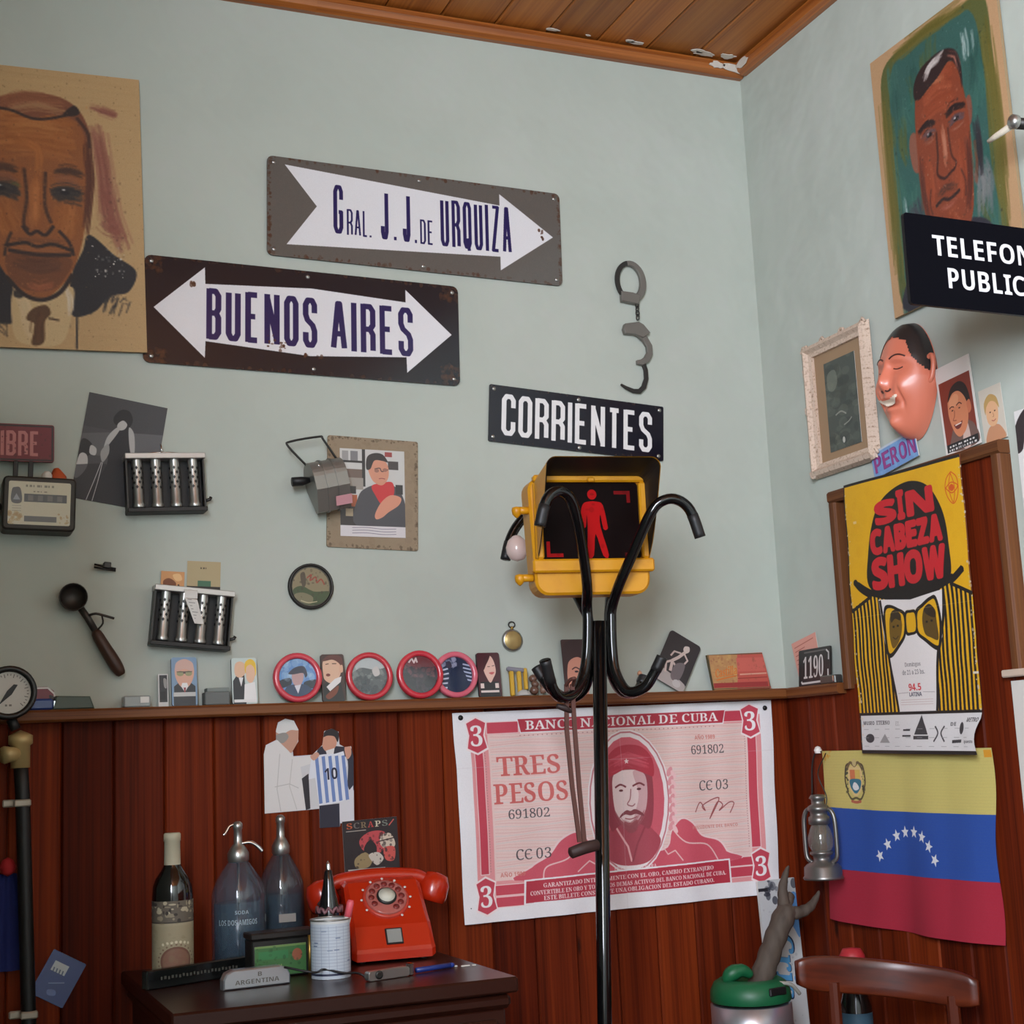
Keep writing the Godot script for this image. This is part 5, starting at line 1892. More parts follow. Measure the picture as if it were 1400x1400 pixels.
	for i in 9:
		var a := PI / 2 * i / 8
		prof.append(Vector2(sin(a) * 0.0235, 0.004 + (1.0 - cos(a)) * 0.022))
	prof.append(Vector2(0.0225, 0.027))
	for i in range(8, -1, -1):
		var a := PI / 2 * i / 8
		prof.append(Vector2(sin(a) * 0.0215, 0.0062 + (1.0 - cos(a)) * 0.02))
	lathe(st, prof, 24, Transform3D(Basis(Vector3.RIGHT, PI / 2), Vector3.ZERO))
	put("bowl", st, pew, o)
	st = mb(true)
	tube(st, [Vector3(0.012, -0.016, 0.014), Vector3(0.024, -0.034, 0.016), Vector3(0.038, -0.058, 0.014)], [0.006, 0.0062, 0.006], 10)
	put("shank", st, pew, o)
	st = mb(true)
	tube(st, curve([Vector3(0.036, -0.055, 0.014), Vector3(0.05, -0.08, 0.014), Vector3(0.068, -0.11, 0.014), Vector3(0.08, -0.13, 0.013)], 4), [0.006, 0.0085, 0.0095, 0.0098, 0.0102, 0.0105, 0.011, 0.0112, 0.0112, 0.0108, 0.0098, 0.0085, 0.006], 12)
	put("handle", st, M.brown_wood, o)
	st = mb(true)
	tube(st, curve([Vector3(0.026, -0.03, 0.02), Vector3(0.036, -0.028, 0.026), Vector3(0.052, -0.032, 0.026), Vector3(0.066, -0.036, 0.024)], 3), 0.0022, 7)
	put("thumb_lever", st, pew, o)
	st = mb(true)
	tube(st, curve([Vector3(0.046, -0.032, 0.026), Vector3(0.048, -0.044, 0.022), Vector3(0.04, -0.054, 0.018)], 3), 0.0016, 6)
	put("return_spring", st, pew, o)
	# card-mounted photograph of a man
	p = pic(174, 207, 3, c8(150, 132, 108))
	p.flecks(0, 0, 174, 207, 160, 8, c8(130, 112, 90, 60))
	p.flecks(0, 0, 174, 6, 40, 3, c8(84, 70, 54, 150))
	p.flecks(0, 201, 174, 6, 40, 3, c8(84, 70, 54, 150))
	p.flecks(0, 0, 6, 207, 40, 3, c8(84, 70, 54, 150))
	p.flecks(168, 0, 6, 207, 40, 3, c8(84, 70, 54, 150))
	p.grain(0.05)
	o = sheet_on_back("mounted_photograph", "photograph of a man in a red shirt mounted on brown card", "photograph", -0.862, 1.836, 0.174, 0.207, p, 0.001, -2.0, 0.003, 0.004, 0.8, M.card_edge)
	p = pic(124, 163, 5, c8(206, 202, 196))
	p.rect(0, 0, 124, 143, c8(196, 194, 190))
	p.rect(42, 0, 6, 70, c8(40, 34, 34))
	p.rect(0, 22, 44, 4, c8(40, 34, 34))
	p.rect(0, 54, 44, 22, c8(150, 142, 132))
	p.rect(4, 4, 12, 18, c8(150, 148, 146))
	p.rect(20, 4, 14, 18, c8(120, 118, 120))
	p.rect(4, 38, 38, 16, c8(110, 90, 80))
	p.rect(0, 70, 30, 14, c8(40, 30, 30))
	p.rect(10, 86, 22, 22, c8(176, 84, 40))
	p.rect(0, 108, 40, 35, c8(44, 30, 30))
	p.rect(10, 112, 14, 14, c8(170, 150, 120))
	p.p([86, 3, 100, 3, 100, 12, 86, 12], c8(150, 56, 56))
	p.rect(92, 20, 20, 16, c8(60, 50, 50))
	p.blob([30, 143, 34, 90, 54, 70, 90, 62, 112, 74, 124, 100, 124, 143], c8(66, 62, 68))
	p.blob([60, 68, 78, 62, 100, 60, 102, 84, 82, 104, 66, 84], c8(196, 34, 40))
	p.blob([54, 34, 60, 18, 80, 14, 92, 30, 92, 52, 80, 66, 64, 60, 56, 46], c8(206, 140, 112))
	p.blob([50, 36, 52, 14, 66, 6, 82, 8, 92, 22, 82, 20, 66, 20, 58, 36], c8(44, 34, 34))
	p.blob([66, 120, 78, 98, 96, 84, 116, 88, 112, 102, 92, 116, 80, 126, 68, 130], c8(210, 140, 112))
	p.rect(106, 64, 14, 18, c8(40, 34, 36))
	p.soften(4)
	p.curve([66, 36, 76, 34, 80, 40, 92, 36], 2, c8(90, 60, 54))
	p.ell(70, 39, 4.5, 3.4, c8(150, 100, 84))
	p.ell(86, 37, 4.5, 3.4, c8(150, 100, 84))
	p.curve([74, 54, 80, 53, 86, 54], 1.6, c8(150, 70, 66))
	p.soften(4)
	p.rect(0, 143, 124, 20, c8(210, 204, 206))
	for i in 3:
		p.curve([22, 147 + i * 5, 50, 146 + i * 5, 80, 148 + i * 5, 106, 147 + i * 5], 1, c8(110, 100, 120))
	p.grain(0.03)
	n = on_node(o, -0.001, 0.0, 0.0032, 1.0)
	slab("photo_print", rrect(0.124, 0.163), 0.0008, printed(p.tex(), 0.3, 0.2), M.paper, n)
	flatten(n, o)
	# bus ticket machine
	o = on_back("ticket_dispenser", "grey metal ticket dispenser with a wire handle and a pink ticket", "ticket machine", -0.955, 1.846, 0.004, 12.0)
	var gm := mat(c8(138, 136, 130), 0.4, 0.6)
	var body := PackedVector2Array()
	for q in arc2(0.034, 0.012, 0.032, 0.03, 0, 180, 14):
		body.append(q)
	body.append(Vector2(0.002, -0.004))
	body.append(Vector2(0.03, -0.05))
	body.append(Vector2(0.044, -0.05))
	body.append(Vector2(0.066, -0.012))
	# profile in (depth, height), drawn along x
	var side := Basis(Vector3(0, 0, 1), Vector3(0, 1, 0), Vector3(1, 0, 0))
	for k in 3:
		st = mb()
		var ln := 0.062 if k == 0 else 0.003
		var sc := 1.0 if k == 0 else 1.05
		prism(st, scaled(body, sc, Vector2(0.034, 0.0)), 0, ln)
		var mi := put("drum_housing" if k == 0 else "rib", st, gm, o)
		mi.basis = Basis(Vector3(0, 0, 1), Vector3(0, 1, 0), Vector3(-1, 0, 0)) if false else side
		mi.position = Vector3(-0.034 + (0.0 if k == 0 else 0.02 * k), 0, 0)
	for k in 2:
		st = mb(true)
		lathe(st, [Vector2(0.003, 0), Vector2(0.0025, 0.0015), Vector2(0, 0.002)], 8, Transform3D(Basis(Vector3.RIGHT, 0.9), Vector3(-0.018 + k * 0.026, 0.031, 0.058)))
		put("rivet", st, M.chrome, o)
	st = mb(true)
	tube(st, curve([Vector3(-0.03, 0.036, 0.03), Vector3(-0.058, 0.078, 0.034), Vector3(-0.052, 0.086, 0.034), Vector3(0.002, 0.086, 0.034), Vector3(0.008, 0.08, 0.034), Vector3(0.026, 0.04, 0.03)], 4), 0.0021, 7)
	put("wire_handle", st, M.dark_steel, o)
	st = mb(true)
	tube(st, [Vector3(-0.034, 0.012, 0.034), Vector3(-0.048, 0.012, 0.034), Vector3(-0.066, 0.014, 0.034)], [0.005, 0.0085, 0.0085], 12)
	put("crank_knob", st, M.black, o)
	st = mb()
	box(st, Vector3(0.012, -0.03, 0.066), Vector3(0.03, 0.018, 0.001), 0.0, Transform3D(Basis(Vector3.RIGHT, 0.5), Vector3(0, 0.02, 0.018)))
	put("ticket", st, mat(c8(206, 150, 156), 0.7), o)
	# round tin lid
	p = pic(82, 82, 5, c8(60, 58, 50))
	p.ell(41, 41, 34, 34, c8(138, 126, 96))
	p.blob([8, 48, 24, 40, 46, 50, 74, 50, 70, 62, 56, 72, 36, 74, 18, 66], c8(70, 84, 54))
	p.blob([10, 56, 26, 52, 44, 60, 40, 72, 20, 68], c8(126, 120, 92))
	p.blob([22, 20, 30, 16, 32, 36, 26, 42], c8(84, 74, 58))
	p.curve([34, 26, 42, 20, 40, 30, 50, 24, 52, 34, 60, 28, 66, 38], 2.6, c8(150, 74, 56))
	p.curve([22, 66, 36, 70, 52, 68], 1.6, c8(186, 176, 140))
	p.flecks(4, 4, 74, 74, 60, 2.6, c8(70, 60, 46, 140))
	o = on_back("round_tin_lid", "round dark-rimmed tin lid with a faded landscape print", "tin lid", -0.984, 1.663, 0.0)
	n = on_node(o, 0, 0, 0.005)
	slab("printed_disc", disc(0.0365, 0.0365, 32), 0.001, printed(p.tex(), 0.45), M.dark_steel, n, Rect2(-0.041, -0.041, 0.082, 0.082))
	flatten(n, o)
	st = mb(true)
	lathe(st, [Vector2(0.0412, 0), Vector2(0.0412, 0.009), Vector2(0.039, 0.0105), Vector2(0.0366, 0.009), Vector2(0.0362, 0.004)], 36, Transform3D(Basis(Vector3.RIGHT, PI / 2), Vector3.ZERO))
	put("rim", st, M.dark_steel, o)
	# pocket watch
	o = on_back("pocket_watch", "small brass pocket watch hung by its ring", "watch", -0.598, 1.562, 0.0)
	st = mb(true)
	lathe(st, [Vector2(0.02, 0), Vector2(0.0215, 0.003), Vector2(0.02, 0.007), Vector2(0.0175, 0.008)], 28, Transform3D(Basis(Vector3.RIGHT, PI / 2), Vector3.ZERO))
	put("case", st, M.steel, o)
	st = mb(true)
	lathe(st, [Vector2(0.0178, 0.007), Vector2(0.015, 0.009), Vector2(0, 0.0098)], 28, Transform3D(Basis(Vector3.RIGHT, PI / 2), Vector3.ZERO))
	put("lid", st, mat(c8(176, 152, 98), 0.4, 0.5), o)
	st = mb(true)
	tube(st, [Vector3(0, 0.02, 0.004), Vector3(0, 0.026, 0.004)], 0.0028, 8)
	put("stem", st, M.brass, o)
	st = mb(true)
	var ring := []
	for k in 14:
		ring.append(Vector3(cos(TAU * k / 14) * 0.0065, 0.0295 + sin(TAU * k / 14) * 0.0055, 0.004))
	tube(st, ring, 0.0012, 6, false, true)
	put("bow", st, M.dark_steel, o)
	# paper cut-out of two figures with a striped jersey
	pope_cutout()
	# record sleeve
	p = pic(104, 88, 5, c8(36, 26, 28))
	var cols := [c8(190, 90, 50), c8(110, 104, 100), c8(130, 110, 80), c8(186, 60, 56), c8(206, 196, 170), c8(110, 120, 110)]
	for i in 6:
		p.text("SCRAPS"[i], 13 + i * 13.5, 14, 10, cols[i], "serif_bold", 11, true)
	p.line([88, 14, 98, 4], 2, c8(200, 90, 80))
	p.line([6, 18, 44, 18], 1.4, c8(170, 160, 150))
	p.blob([30, 36, 50, 22, 78, 24, 84, 44, 66, 60, 40, 56], c8(188, 70, 74))
	p.blob([38, 50, 50, 36, 62, 48, 58, 66, 44, 66], c8(34, 24, 26))
	p.blob([72, 30, 90, 28, 98, 48, 84, 56, 70, 46], c8(206, 190, 170))
	p.blob([76, 52, 96, 52, 94, 74, 78, 72], c8(200, 84, 76))
	p.blob([20, 66, 40, 56, 52, 70, 44, 82, 22, 82], c8(150, 130, 90))
	p.blob([46, 62, 64, 58, 74, 70, 60, 80], c8(200, 190, 178))
	p.line([66, 40, 96, 36], 2, c8(60, 40, 40))
	p.line([6, 84, 76, 86], 2.4, c8(190, 186, 176))
	p.flecks(6, 22, 92, 62, 90, 3, c8(30, 20, 22, 150))
	p.grain(0.05)
	sheet_on_back("record_sleeve", "small dark picture sleeve with mixed-colour capitals behind the red telephone", "sleeve", -0.889, 1.206, 0.1, 0.088, p, 0.014, 2.0, 0.002)

func scaled(poly: PackedVector2Array, s: float, c: Vector2) -> PackedVector2Array:
	var out := PackedVector2Array()
	for q in poly:
		out.append((q - c) * s + c)
	return out

func pope_cutout() -> void:
	var p := pic(161, 190, 4, c8(206, 206, 208))
	# left figure: long white robe and cap, seen from behind
	p.blob([24, 22, 30, 6, 44, 0, 58, 6, 64, 22, 62, 40, 52, 58, 44, 56, 30, 44, 24, 34], c8(196, 150, 128))
	p.blob([24, 22, 28, 8, 42, 0, 56, 4, 64, 20, 50, 20, 36, 26], c8(222, 220, 216))
	p.blob([24, 28, 40, 24, 46, 32, 36, 42, 26, 38], c8(150, 146, 140))
	p.p([2, 160, 2, 60, 6, 44, 26, 36, 46, 56, 54, 66, 88, 66, 90, 78, 66, 84, 70, 110, 76, 158], c8(220, 218, 216))
	p.line([30, 60, 24, 120, 30, 158], 1.4, c8(192, 190, 188))
	p.line([52, 70, 46, 116, 58, 156], 1.4, c8(196, 194, 190))
	p.line([20, 116, 46, 112, 62, 120], 1.4, c8(190, 188, 186))
	p.p([68, 104, 80, 96, 82, 156, 74, 158], c8(40, 38, 44))
	# right figure: dark suit, holding up the jersey
	p.blob([96, 60, 106, 50, 140, 52, 160, 58, 163, 100, 160, 130, 150, 120, 148, 70, 100, 74], c8(44, 44, 58))
	p.blob([106, 50, 108, 32, 118, 26, 130, 30, 132, 46, 126, 56, 114, 60], c8(206, 150, 124))
	p.blob([108, 34, 112, 24, 126, 20, 136, 28, 134, 44, 128, 34, 116, 32], c8(40, 34, 36))
	p.p([112, 58, 128, 54, 126, 64, 114, 66], c8(224, 222, 222))
	p.blob([146, 54, 156, 50, 158, 66, 150, 74], c8(206, 152, 128))
	p.p([98, 152, 134, 150, 134, 190, 98, 190], c8(36, 36, 52))
	p.p([134, 150, 160, 120, 160, 184, 134, 184], c8(214, 214, 218))
	p.soften(2)
	p.p([88, 66, 108, 64, 128, 64, 144, 60, 150, 84, 146, 92, 152, 142, 134, 148, 98, 152, 92, 104, 80, 106, 84, 78], c8(222, 226, 234))
	for i in 5:
		var x := 94.0 + i * 12.0
		p.p([x - 2, 68, x + 4, 67, x + 10, 148 - i, x + 4, 149 - i], c8(110, 136, 190))
	p.text("10", 121, 108, 20, c8(34, 34, 60), "sans_bold", 23, true, -0.05)
	p.blob([84, 66, 96, 60, 100, 66, 90, 74], c8(206, 156, 134))
	p.grain(0.03)
	var o := on_back("paper_cutout", "paper cut-out of a white-robed man and another holding a striped 10 jersey", "cut-out", -0.998, 1.335, 0.0145, 0.0)
	var out := pv([41, 0, 28, 6, 24, 20, 24, 36, 6, 44, 2, 60, 2, 160, 75, 158, 98, 157, 98, 190, 134, 190, 135, 184, 160, 184, 162, 70, 158, 52, 146, 53, 137, 48, 136, 26, 124, 20, 110, 24, 106, 48, 88, 64, 54, 65, 53, 56, 63, 40, 64, 20, 56, 4], 0.001)
	var flip := PackedVector2Array()
	for q in out:
		flip.append(Vector2(q.x - 0.0805, 0.095 - q.y))
	slab("print", flip, 0.0008, printed(p.tex(), 0.6), M.paper, o, Rect2(-0.0805, -0.095, 0.161, 0.19))

# ---------------------------------------------------------------- things standing along the ledge
func stand(called: String, label: String, category: String, x: float, h: float, z: float, lean: float, turn := 0.0, group := "") -> Node3D:
	# a flat thing of height h leaning back on the wall; its origin is the middle of its back
	var o := thing(called, label, category, Vector3(x, LEDGE + 0.0015 + h / 2 * cos(lean), z - h / 2 * sin(lean)), group)
	o.basis = Basis(Vector3.RIGHT, -lean) * Basis(Vector3.BACK, deg_to_rad(turn))
	return o

func tile(called: String, label: String, x: float, w: float, h: float, p: Pic, edge: Material, group := "", th := 0.006) -> Node3D:
	var o := stand(called, label, "magnet", x, h, 0.018, 0.1, 0.0, group)
	slab("tile", rrect(w, h, 0.004), th, printed(p.tex(), 0.3, 0.3), edge, o)
	return o

func coaster(label: String, x: float, z: float, r: float, p: Pic, red: Color) -> void:
	var o := stand("picture_coaster", label, "coaster", x, r * 2.0, z, 0.1, 0.0, "round picture coasters on the ledge")
	var st := mb(true)
	lathe(st, [Vector2(r, 0), Vector2(r, 0.008), Vector2(r - 0.002, 0.0105), Vector2(r * 0.8, 0.0105), Vector2(r * 0.77, 0.008), Vector2(r * 0.77, 0.002)], 40, Transform3D(Basis(Vector3.RIGHT, PI / 2), Vector3.ZERO))
	put("rim", st, mat(red, 0.22, 0.0, 0.5), o)
	var n := on_node(o, 0, 0, 0.003)
	slab("picture", disc(r * 0.78, r * 0.78, 32), 0.001, printed(p.tex(), 0.15, 0.6), M.white, n)
	flatten(n, o)
	st = mb()
	face(st, disc(r * 0.995, r * 0.995, 32), 0.0004, false, Rect2())
	face(st, disc(r * 0.995, r * 0.995, 32), 0.002, true, Rect2())
	put("back_disc", st, M.white, o)

func ledge_things() -> void:
	rng.seed = 909
	var blk := mat(c8(30, 30, 34), 0.4)
	var g := "caricature magnets on the ledge"
	# narrow snapshot
	var p := pic(17, 56, 8, c8(206, 206, 204))
	p.rect(2, 2, 13, 46, c8(44, 46, 50))
	p.blob([9, 8, 14, 10, 14, 24, 10, 22], c8(150, 150, 148))
	p.rect(3, 30, 9, 14, c8(26, 28, 32))
	var o := stand("snapshot", "very narrow dark snapshot with a white edge on the ledge", "photograph", -1.246, 0.056, 0.014, 0.1)
	slab("print", rrect(0.017, 0.056), 0.0012, printed(p.tex(), 0.4), M.paper, o)
	# bald man with glasses
	p = pic(43, 83, 8, c8(120, 150, 180))
	p.p([4, 83, 4, 50, 14, 42, 30, 42, 40, 50, 40, 83], c8(30, 32, 42))
	p.blob([6, 30, 8, 12, 22, 4, 36, 12, 38, 30, 32, 46, 22, 54, 12, 46], c8(214, 164, 142))
	p.blob([8, 10, 22, 3, 36, 10, 36, 24, 22, 20, 8, 24], c8(206, 168, 156))
	p.ell(15, 28, 6, 4.4, c8(150, 150, 110))
	p.ell(29, 28, 6, 4.4, c8(150, 150, 110))
	p.line([9, 25, 35, 25], 1.4, c8(70, 66, 60))
	p.rect(20, 26, 4, 2, c8(40, 40, 50))
	p.p([16, 50, 22, 60, 28, 50, 26, 44, 18, 44], c8(226, 226, 226))
	p.p([20, 52, 24, 52, 23, 60, 21, 60], c8(140, 40, 50))
	p.rect(3, 60, 37, 8, c8(190, 190, 188))
	p.rect(3, 67, 37, 16, c8(28, 30, 42))
	tile("caricature_magnet", "caricature magnet of a bald man with glasses and a tie", -1.212, 0.043, 0.083, p, blk, g)
	# couple
	p = pic(44, 80, 8, c8(196, 210, 206))
	p.p([2, 80, 2, 40, 10, 28, 22, 30, 24, 80], c8(28, 32, 44))
	p.blob([5, 24, 7, 10, 16, 6, 24, 12, 24, 26, 16, 34, 8, 32], c8(222, 182, 152))
	p.blob([24, 26, 24, 8, 34, 2, 42, 10, 42, 30, 34, 34], c8(230, 190, 60))
	p.blob([25, 30, 26, 16, 34, 12, 40, 20, 40, 34, 34, 44, 27, 40], c8(228, 186, 156))
	p.p([22, 46, 40, 42, 42, 74, 20, 74], c8(232, 232, 232))
	p.p([12, 34, 16, 50, 20, 34], c8(232, 232, 232))
	p.rect(3, 72, 39, 5, c8(226, 226, 226))
	tile("caricature_magnet", "caricature magnet of a dark-suited man beside a blonde woman", -1.109, 0.044, 0.08, p, blk, g)
	# man with violin
	p = pic(42, 84, 8, c8(60, 34, 30))
	p.p([2, 84, 2, 54, 12, 48, 34, 46, 40, 84], c8(30, 26, 28))
	p.blob([3, 34, 4, 12, 18, 5, 34, 10, 36, 30, 30, 44, 18, 52, 6, 46], c8(218, 178, 150))
	p.blob([2, 12, 14, 2, 34, 3, 40, 14, 38, 32, 34, 18, 22, 10, 8, 12], c8(92, 42, 34))
	p.blob([33, 22, 39, 20, 39, 32, 33, 32], c8(214, 168, 140))
	p.line([8, 18, 14, 17], 1.6, c8(90, 60, 50))
	p.line([20, 17, 28, 17], 1.6, c8(90, 60, 50))
	p.ell(12, 37, 4, 2.6, c8(120, 50, 44))
	p.p([8, 58, 24, 44, 36, 40, 34, 50, 14, 66], c8(226, 224, 222))
	p.blob([6, 74, 18, 64, 30, 56, 26, 70, 12, 80], c8(120, 56, 34))
	tile("caricature_magnet", "caricature magnet of a brown-haired man holding a violin", -0.951, 0.042, 0.084, p, blk, g)
	# woman with dark red hair
	p = pic(45, 82, 8, c8(72, 24, 34))
	p.p([2, 82, 4, 54, 40, 54, 42, 82], c8(32, 28, 32))
	p.blob([12, 30, 20, 12, 27, 6, 34, 18, 36, 36, 30, 48, 24, 56, 18, 48], c8(226, 184, 168))
	p.blob([12, 32, 14, 10, 26, 4, 24, 12, 18, 22], c8(64, 20, 30))
	p.line([20, 26, 25, 26], 1.2, c8(80, 50, 50))
	p.line([29, 25, 34, 24], 1.2, c8(80, 50, 50))
	p.blob([22, 38, 28, 36, 33, 37, 28, 41], c8(196, 90, 90))
	p.rect(4, 57, 7, 9, c8(226, 206, 198))
	p.rect(33, 57, 7, 9, c8(226, 206, 198))
	p.rect(4, 70, 36, 4, c8(222, 206, 200))
	tile("caricature_magnet", "caricature magnet of a woman with long dark red hair", -0.654, 0.045, 0.082, p, blk, g)
	# four round coasters
	p = pic(68, 68, 6, c8(96, 140, 196))
	p.blob([0, 40, 20, 34, 22, 46, 0, 52], c8(40, 44, 60))
	p.blob([46, 42, 68, 38, 68, 52, 48, 52], c8(40, 44, 60))
	p.flecks(0, 0, 68, 36, 40, 7, c8(176, 206, 226, 120))
	p.blob([10, 68, 14, 50, 26, 46, 46, 46, 58, 54, 62, 68], c8(46, 62, 96))
	p.blob([24, 30, 28, 22, 44, 24, 44, 38, 36, 50, 26, 44], c8(186, 150, 150))
	p.blob([18, 26, 30, 16, 46, 14, 52, 28, 48, 34, 44, 26, 26, 28], c8(50, 48, 70))
	p.p([28, 48, 34, 62, 40, 46], c8(210, 210, 220))
	p.soften(2)
	coaster("red-rimmed round coaster showing a man in a hat on blue", -1.016, 0.022, 0.0435, p, c8(206, 70, 84))
	p = pic(68, 68, 6, c8(70, 74, 76))
	p.blob([0, 0, 68, 0, 68, 16, 46, 22, 20, 18, 0, 26], c8(170, 176, 176))
	p.flecks(4, 20, 60, 24, 30, 5, c8(120, 124, 120, 180))
	p.blob([40, 22, 50, 16, 54, 30, 44, 34], c8(186, 180, 176))
	p.flecks(2, 36, 64, 32, 50, 7, c8(34, 36, 46, 180))
	p.soften(4)
	coaster("red-rimmed round coaster showing a grey crowd under a pale sky", -0.885, 0.022, 0.043, p, c8(200, 58, 70))
	p = pic(68, 68, 6, c8(52, 42, 52))
	p.blob([0, 0, 68, 0, 68, 18, 40, 20, 10, 16], c8(110, 56, 62))
	p.flecks(4, 14, 60, 24, 40, 5, c8(110, 66, 72, 180))
	p.line([14, 12, 20, 4, 24, 12, 28, 4, 30, 12], 3, c8(214, 196, 196))
	p.flecks(2, 36, 64, 32, 50, 7, c8(30, 26, 36, 180))
	p.soften(4)
	coaster("red-rimmed round coaster showing a dark reddish crowd", -0.793, 0.032, 0.0435, p, c8(200, 52, 66))
	p = pic(68, 68, 6, c8(40, 50, 74))
	p.flecks(0, 0, 40, 24, 30, 6, c8(150, 154, 178, 200))
	for i in 5:
		p.line([4, 26 + i * 8, 20 + i, 22 + i * 9], 3, c8(190, 196, 214))
		p.line([50, 14 + i * 7, 66, 18 + i * 7], 3, c8(170, 180, 206))
	p.blob([18, 68, 24, 30, 40, 18, 54, 34, 58, 68], c8(34, 44, 70))
	p.blob([16, 12, 24, 8, 28, 18, 20, 22], c8(60, 56, 74))
	p.soften(2)
	coaster("pink-rimmed round coaster with a striped crowd, behind its neighbour", -0.72, 0.019, 0.0425, p, c8(216, 104, 122))
	# little boxes and lids
	var st := mb()
	o = thing("grey_box", "small grey cardboard box between two magnets", "box", Vector3(-1.16, LEDGE + 0.0015, 0.026))
	box(st, Vector3(0, 0.011, 0), Vector3(0.042, 0.022, 0.03), 0.0015)
	put("body", st, mat(c8(112, 116, 114), 0.8), o)
	st = mb()
	box(st, Vector3(0.002, 0.0255, -0.002), Vector3(0.038, 0.007, 0.026), 0.001)
	put("lid", st, mat(c8(130, 138, 134), 0.8), o)
	o = thing("clear_box", "tiny pale grey box by itself on the ledge", "box", Vector3(-1.293, LEDGE + 0.0015, 0.024))
	st = mb()
	box(st, Vector3(0, 0.0095, 0), Vector3(0.044, 0.019, 0.028), 0.002)
	put("body", st, mat(c8(150, 156, 154), 0.3), o)
	st = mb()
	box(st, Vector3(0.012, 0.012, 0.0145), Vector3(0.014, 0.01, 0.001))
	put("sticker", st, M.white, o)
	o = thing("green_case", "low grey-green case lying near the pressure gauge", "case", Vector3(-1.395, LEDGE + 0.0015, 0.024))
	st = mb()
	prism(st, PackedVector2Array([Vector2(-0.033, 0), Vector2(0.033, 0), Vector2(0.026, 0.02), Vector2(-0.028, 0.022)]), -0.014, 0.016, 0.002)
	put("body", st, mat(c8(78, 92, 84), 0.5), o)
	o = thing("blue_lighter", "dark blue plastic lighter lying by the pressure gauge", "lighter", Vector3(-1.447, LEDGE + 0.0015, 0.034))
	st = mb()
	box(st, Vector3(0, 0.009, 0), Vector3(0.04, 0.018, 0.012), 0.003)
	put("body", st, mat(c8(44, 66, 130), 0.3), o)
	st = mb()
	box(st, Vector3(0.0235, 0.009, 0), Vector3(0.007, 0.012, 0.01), 0.001)
	put("metal_cap", st, M.chrome, o)
	p = pic(42, 38, 8, c8(120, 50, 66))
	p.line([0, 2, 28, 2, 38, 12, 41, 38], 3, c8(214, 210, 210))
	p.blob([18, 28, 30, 20, 38, 30, 34, 38, 20, 38], c8(186, 96, 80))
	p.blob([30, 14, 38, 18, 38, 30, 32, 24], c8(50, 36, 46))
	o = stand("round_corner_sticker", "burgundy sticker with a white rounded edge behind the gauge", "sticker", -1.44, 0.04, 0.014, 0.1)
	slab("print", pv([-21, -19, 21, -19, 21, -4, 16, 12, 6, 19, -21, 19], 0.001), 0.001, printed(p.tex(), 0.4), M.paper, o)
	# yellow letter ornament
	o = stand("letter_ornament", "small yellow and grey ornament shaped like a gothic letter", "ornament", -0.6, 0.055, 0.022, 0.06)
	for q in [[-0.012, 0.0, 0.008, 0.046], [0.003, 0.002, 0.008, 0.044], [0.016, 0.008, 0.007, 0.04]]:
		st = mb()
		box(st, Vector3(q[0], q[1] - 0.004, 0.005), Vector3(q[2], q[3], 0.008), 0.0015)
		put("upright", st, mat(c8(206, 162, 52), 0.4), o)
	st = mb()
	box(st, Vector3(-0.006, 0.021, 0.005), Vector3(0.034, 0.008, 0.009), 0.002, Transform3D(Basis(Vector3.BACK, -0.12), Vector3.ZERO))
	put("crossbar", st, mat(c8(132, 130, 140), 0.4), o)
	st = mb(true)
	lathe(st, [Vector2(0.014, 0), Vector2(0.012, 0.006), Vector2(0.006, 0.01), Vector2(0, 0.011)], 14, Transform3D(Basis(), Vector3(0.008, -0.0275, 0.012)), 1.0, 0.6)
	put("base", st, mat(c8(182, 178, 172), 0.5), o)
	# shells, figure, cards behind the coat rack
	o = thing("shell_ornament", "brown shell ornament behind the coat rack hooks", "ornament", Vector3(-0.552, LEDGE + 0.0015, 0.025))
	for i in 9:
		st = mb(true)
		var rr := rng.randf_range(0.006, 0.01)
		lathe(st, [Vector2(0, -rr), Vector2(rr * 0.8, -rr * 0.5), Vector2(rr, 0), Vector2(rr * 0.7, rr * 0.6), Vector2(0, rr * 1.1)], 9, Transform3D(Basis(Vector3.BACK, rng.randf() * 3.0), Vector3(-0.018 + (i % 3) * 0.017 + rng.randf() * 0.004, 0.01 + (i / 3) * 0.011, rng.randf_range(-0.006, 0.006))))
		put("shell", st, mat([c8(104, 74, 60), c8(140, 108, 90), c8(84, 62, 56)][i % 3], 0.4, 0.0, 0.3), o)
	p = pic(49, 106, 6, c8(64, 34, 34))
	p.blob([8, 60, 14, 40, 34, 34, 49, 40, 49, 106, 16, 106, 8, 84], c8(206, 140, 118))
	p.blob([0, 50, 4, 10, 30, 0, 49, 4, 49, 38, 30, 34, 12, 44, 6, 70], c8(54, 28, 30))
	p.soften(4)
	p.curve([18, 58, 26, 54, 34, 58], 2.4, c8(70, 40, 40))
	p.ell(27, 62, 4, 2, c8(50, 34, 36))
	p.blob([16, 94, 26, 90, 36, 94, 26, 99], c8(180, 80, 76))
	o = stand("face_photograph", "tall photograph of a dark-haired face behind the coat rack", "photograph", -0.475, 0.106, 0.016, 0.1)
	slab("print", rrect(0.049, 0.106, 0.003), 0.0012, printed(p.tex(), 0.4), M.black, o)
	o = thing("tin_figure", "tiny grey figure with a flesh-coloured head behind the coat rack", "figurine", Vector3(-0.345, LEDGE + 0.0015, 0.026))
	st = mb(true)
	lathe(st, [Vector2(0.012, 0), Vector2(0.011, 0.006), Vector2(0.006, 0.014), Vector2(0.0075, 0.024), Vector2(0.004, 0.031), Vector2(0, 0.032)], 14)
	put("body", st, mat(c8(124, 124, 122), 0.6), o)
	st = mb(true)
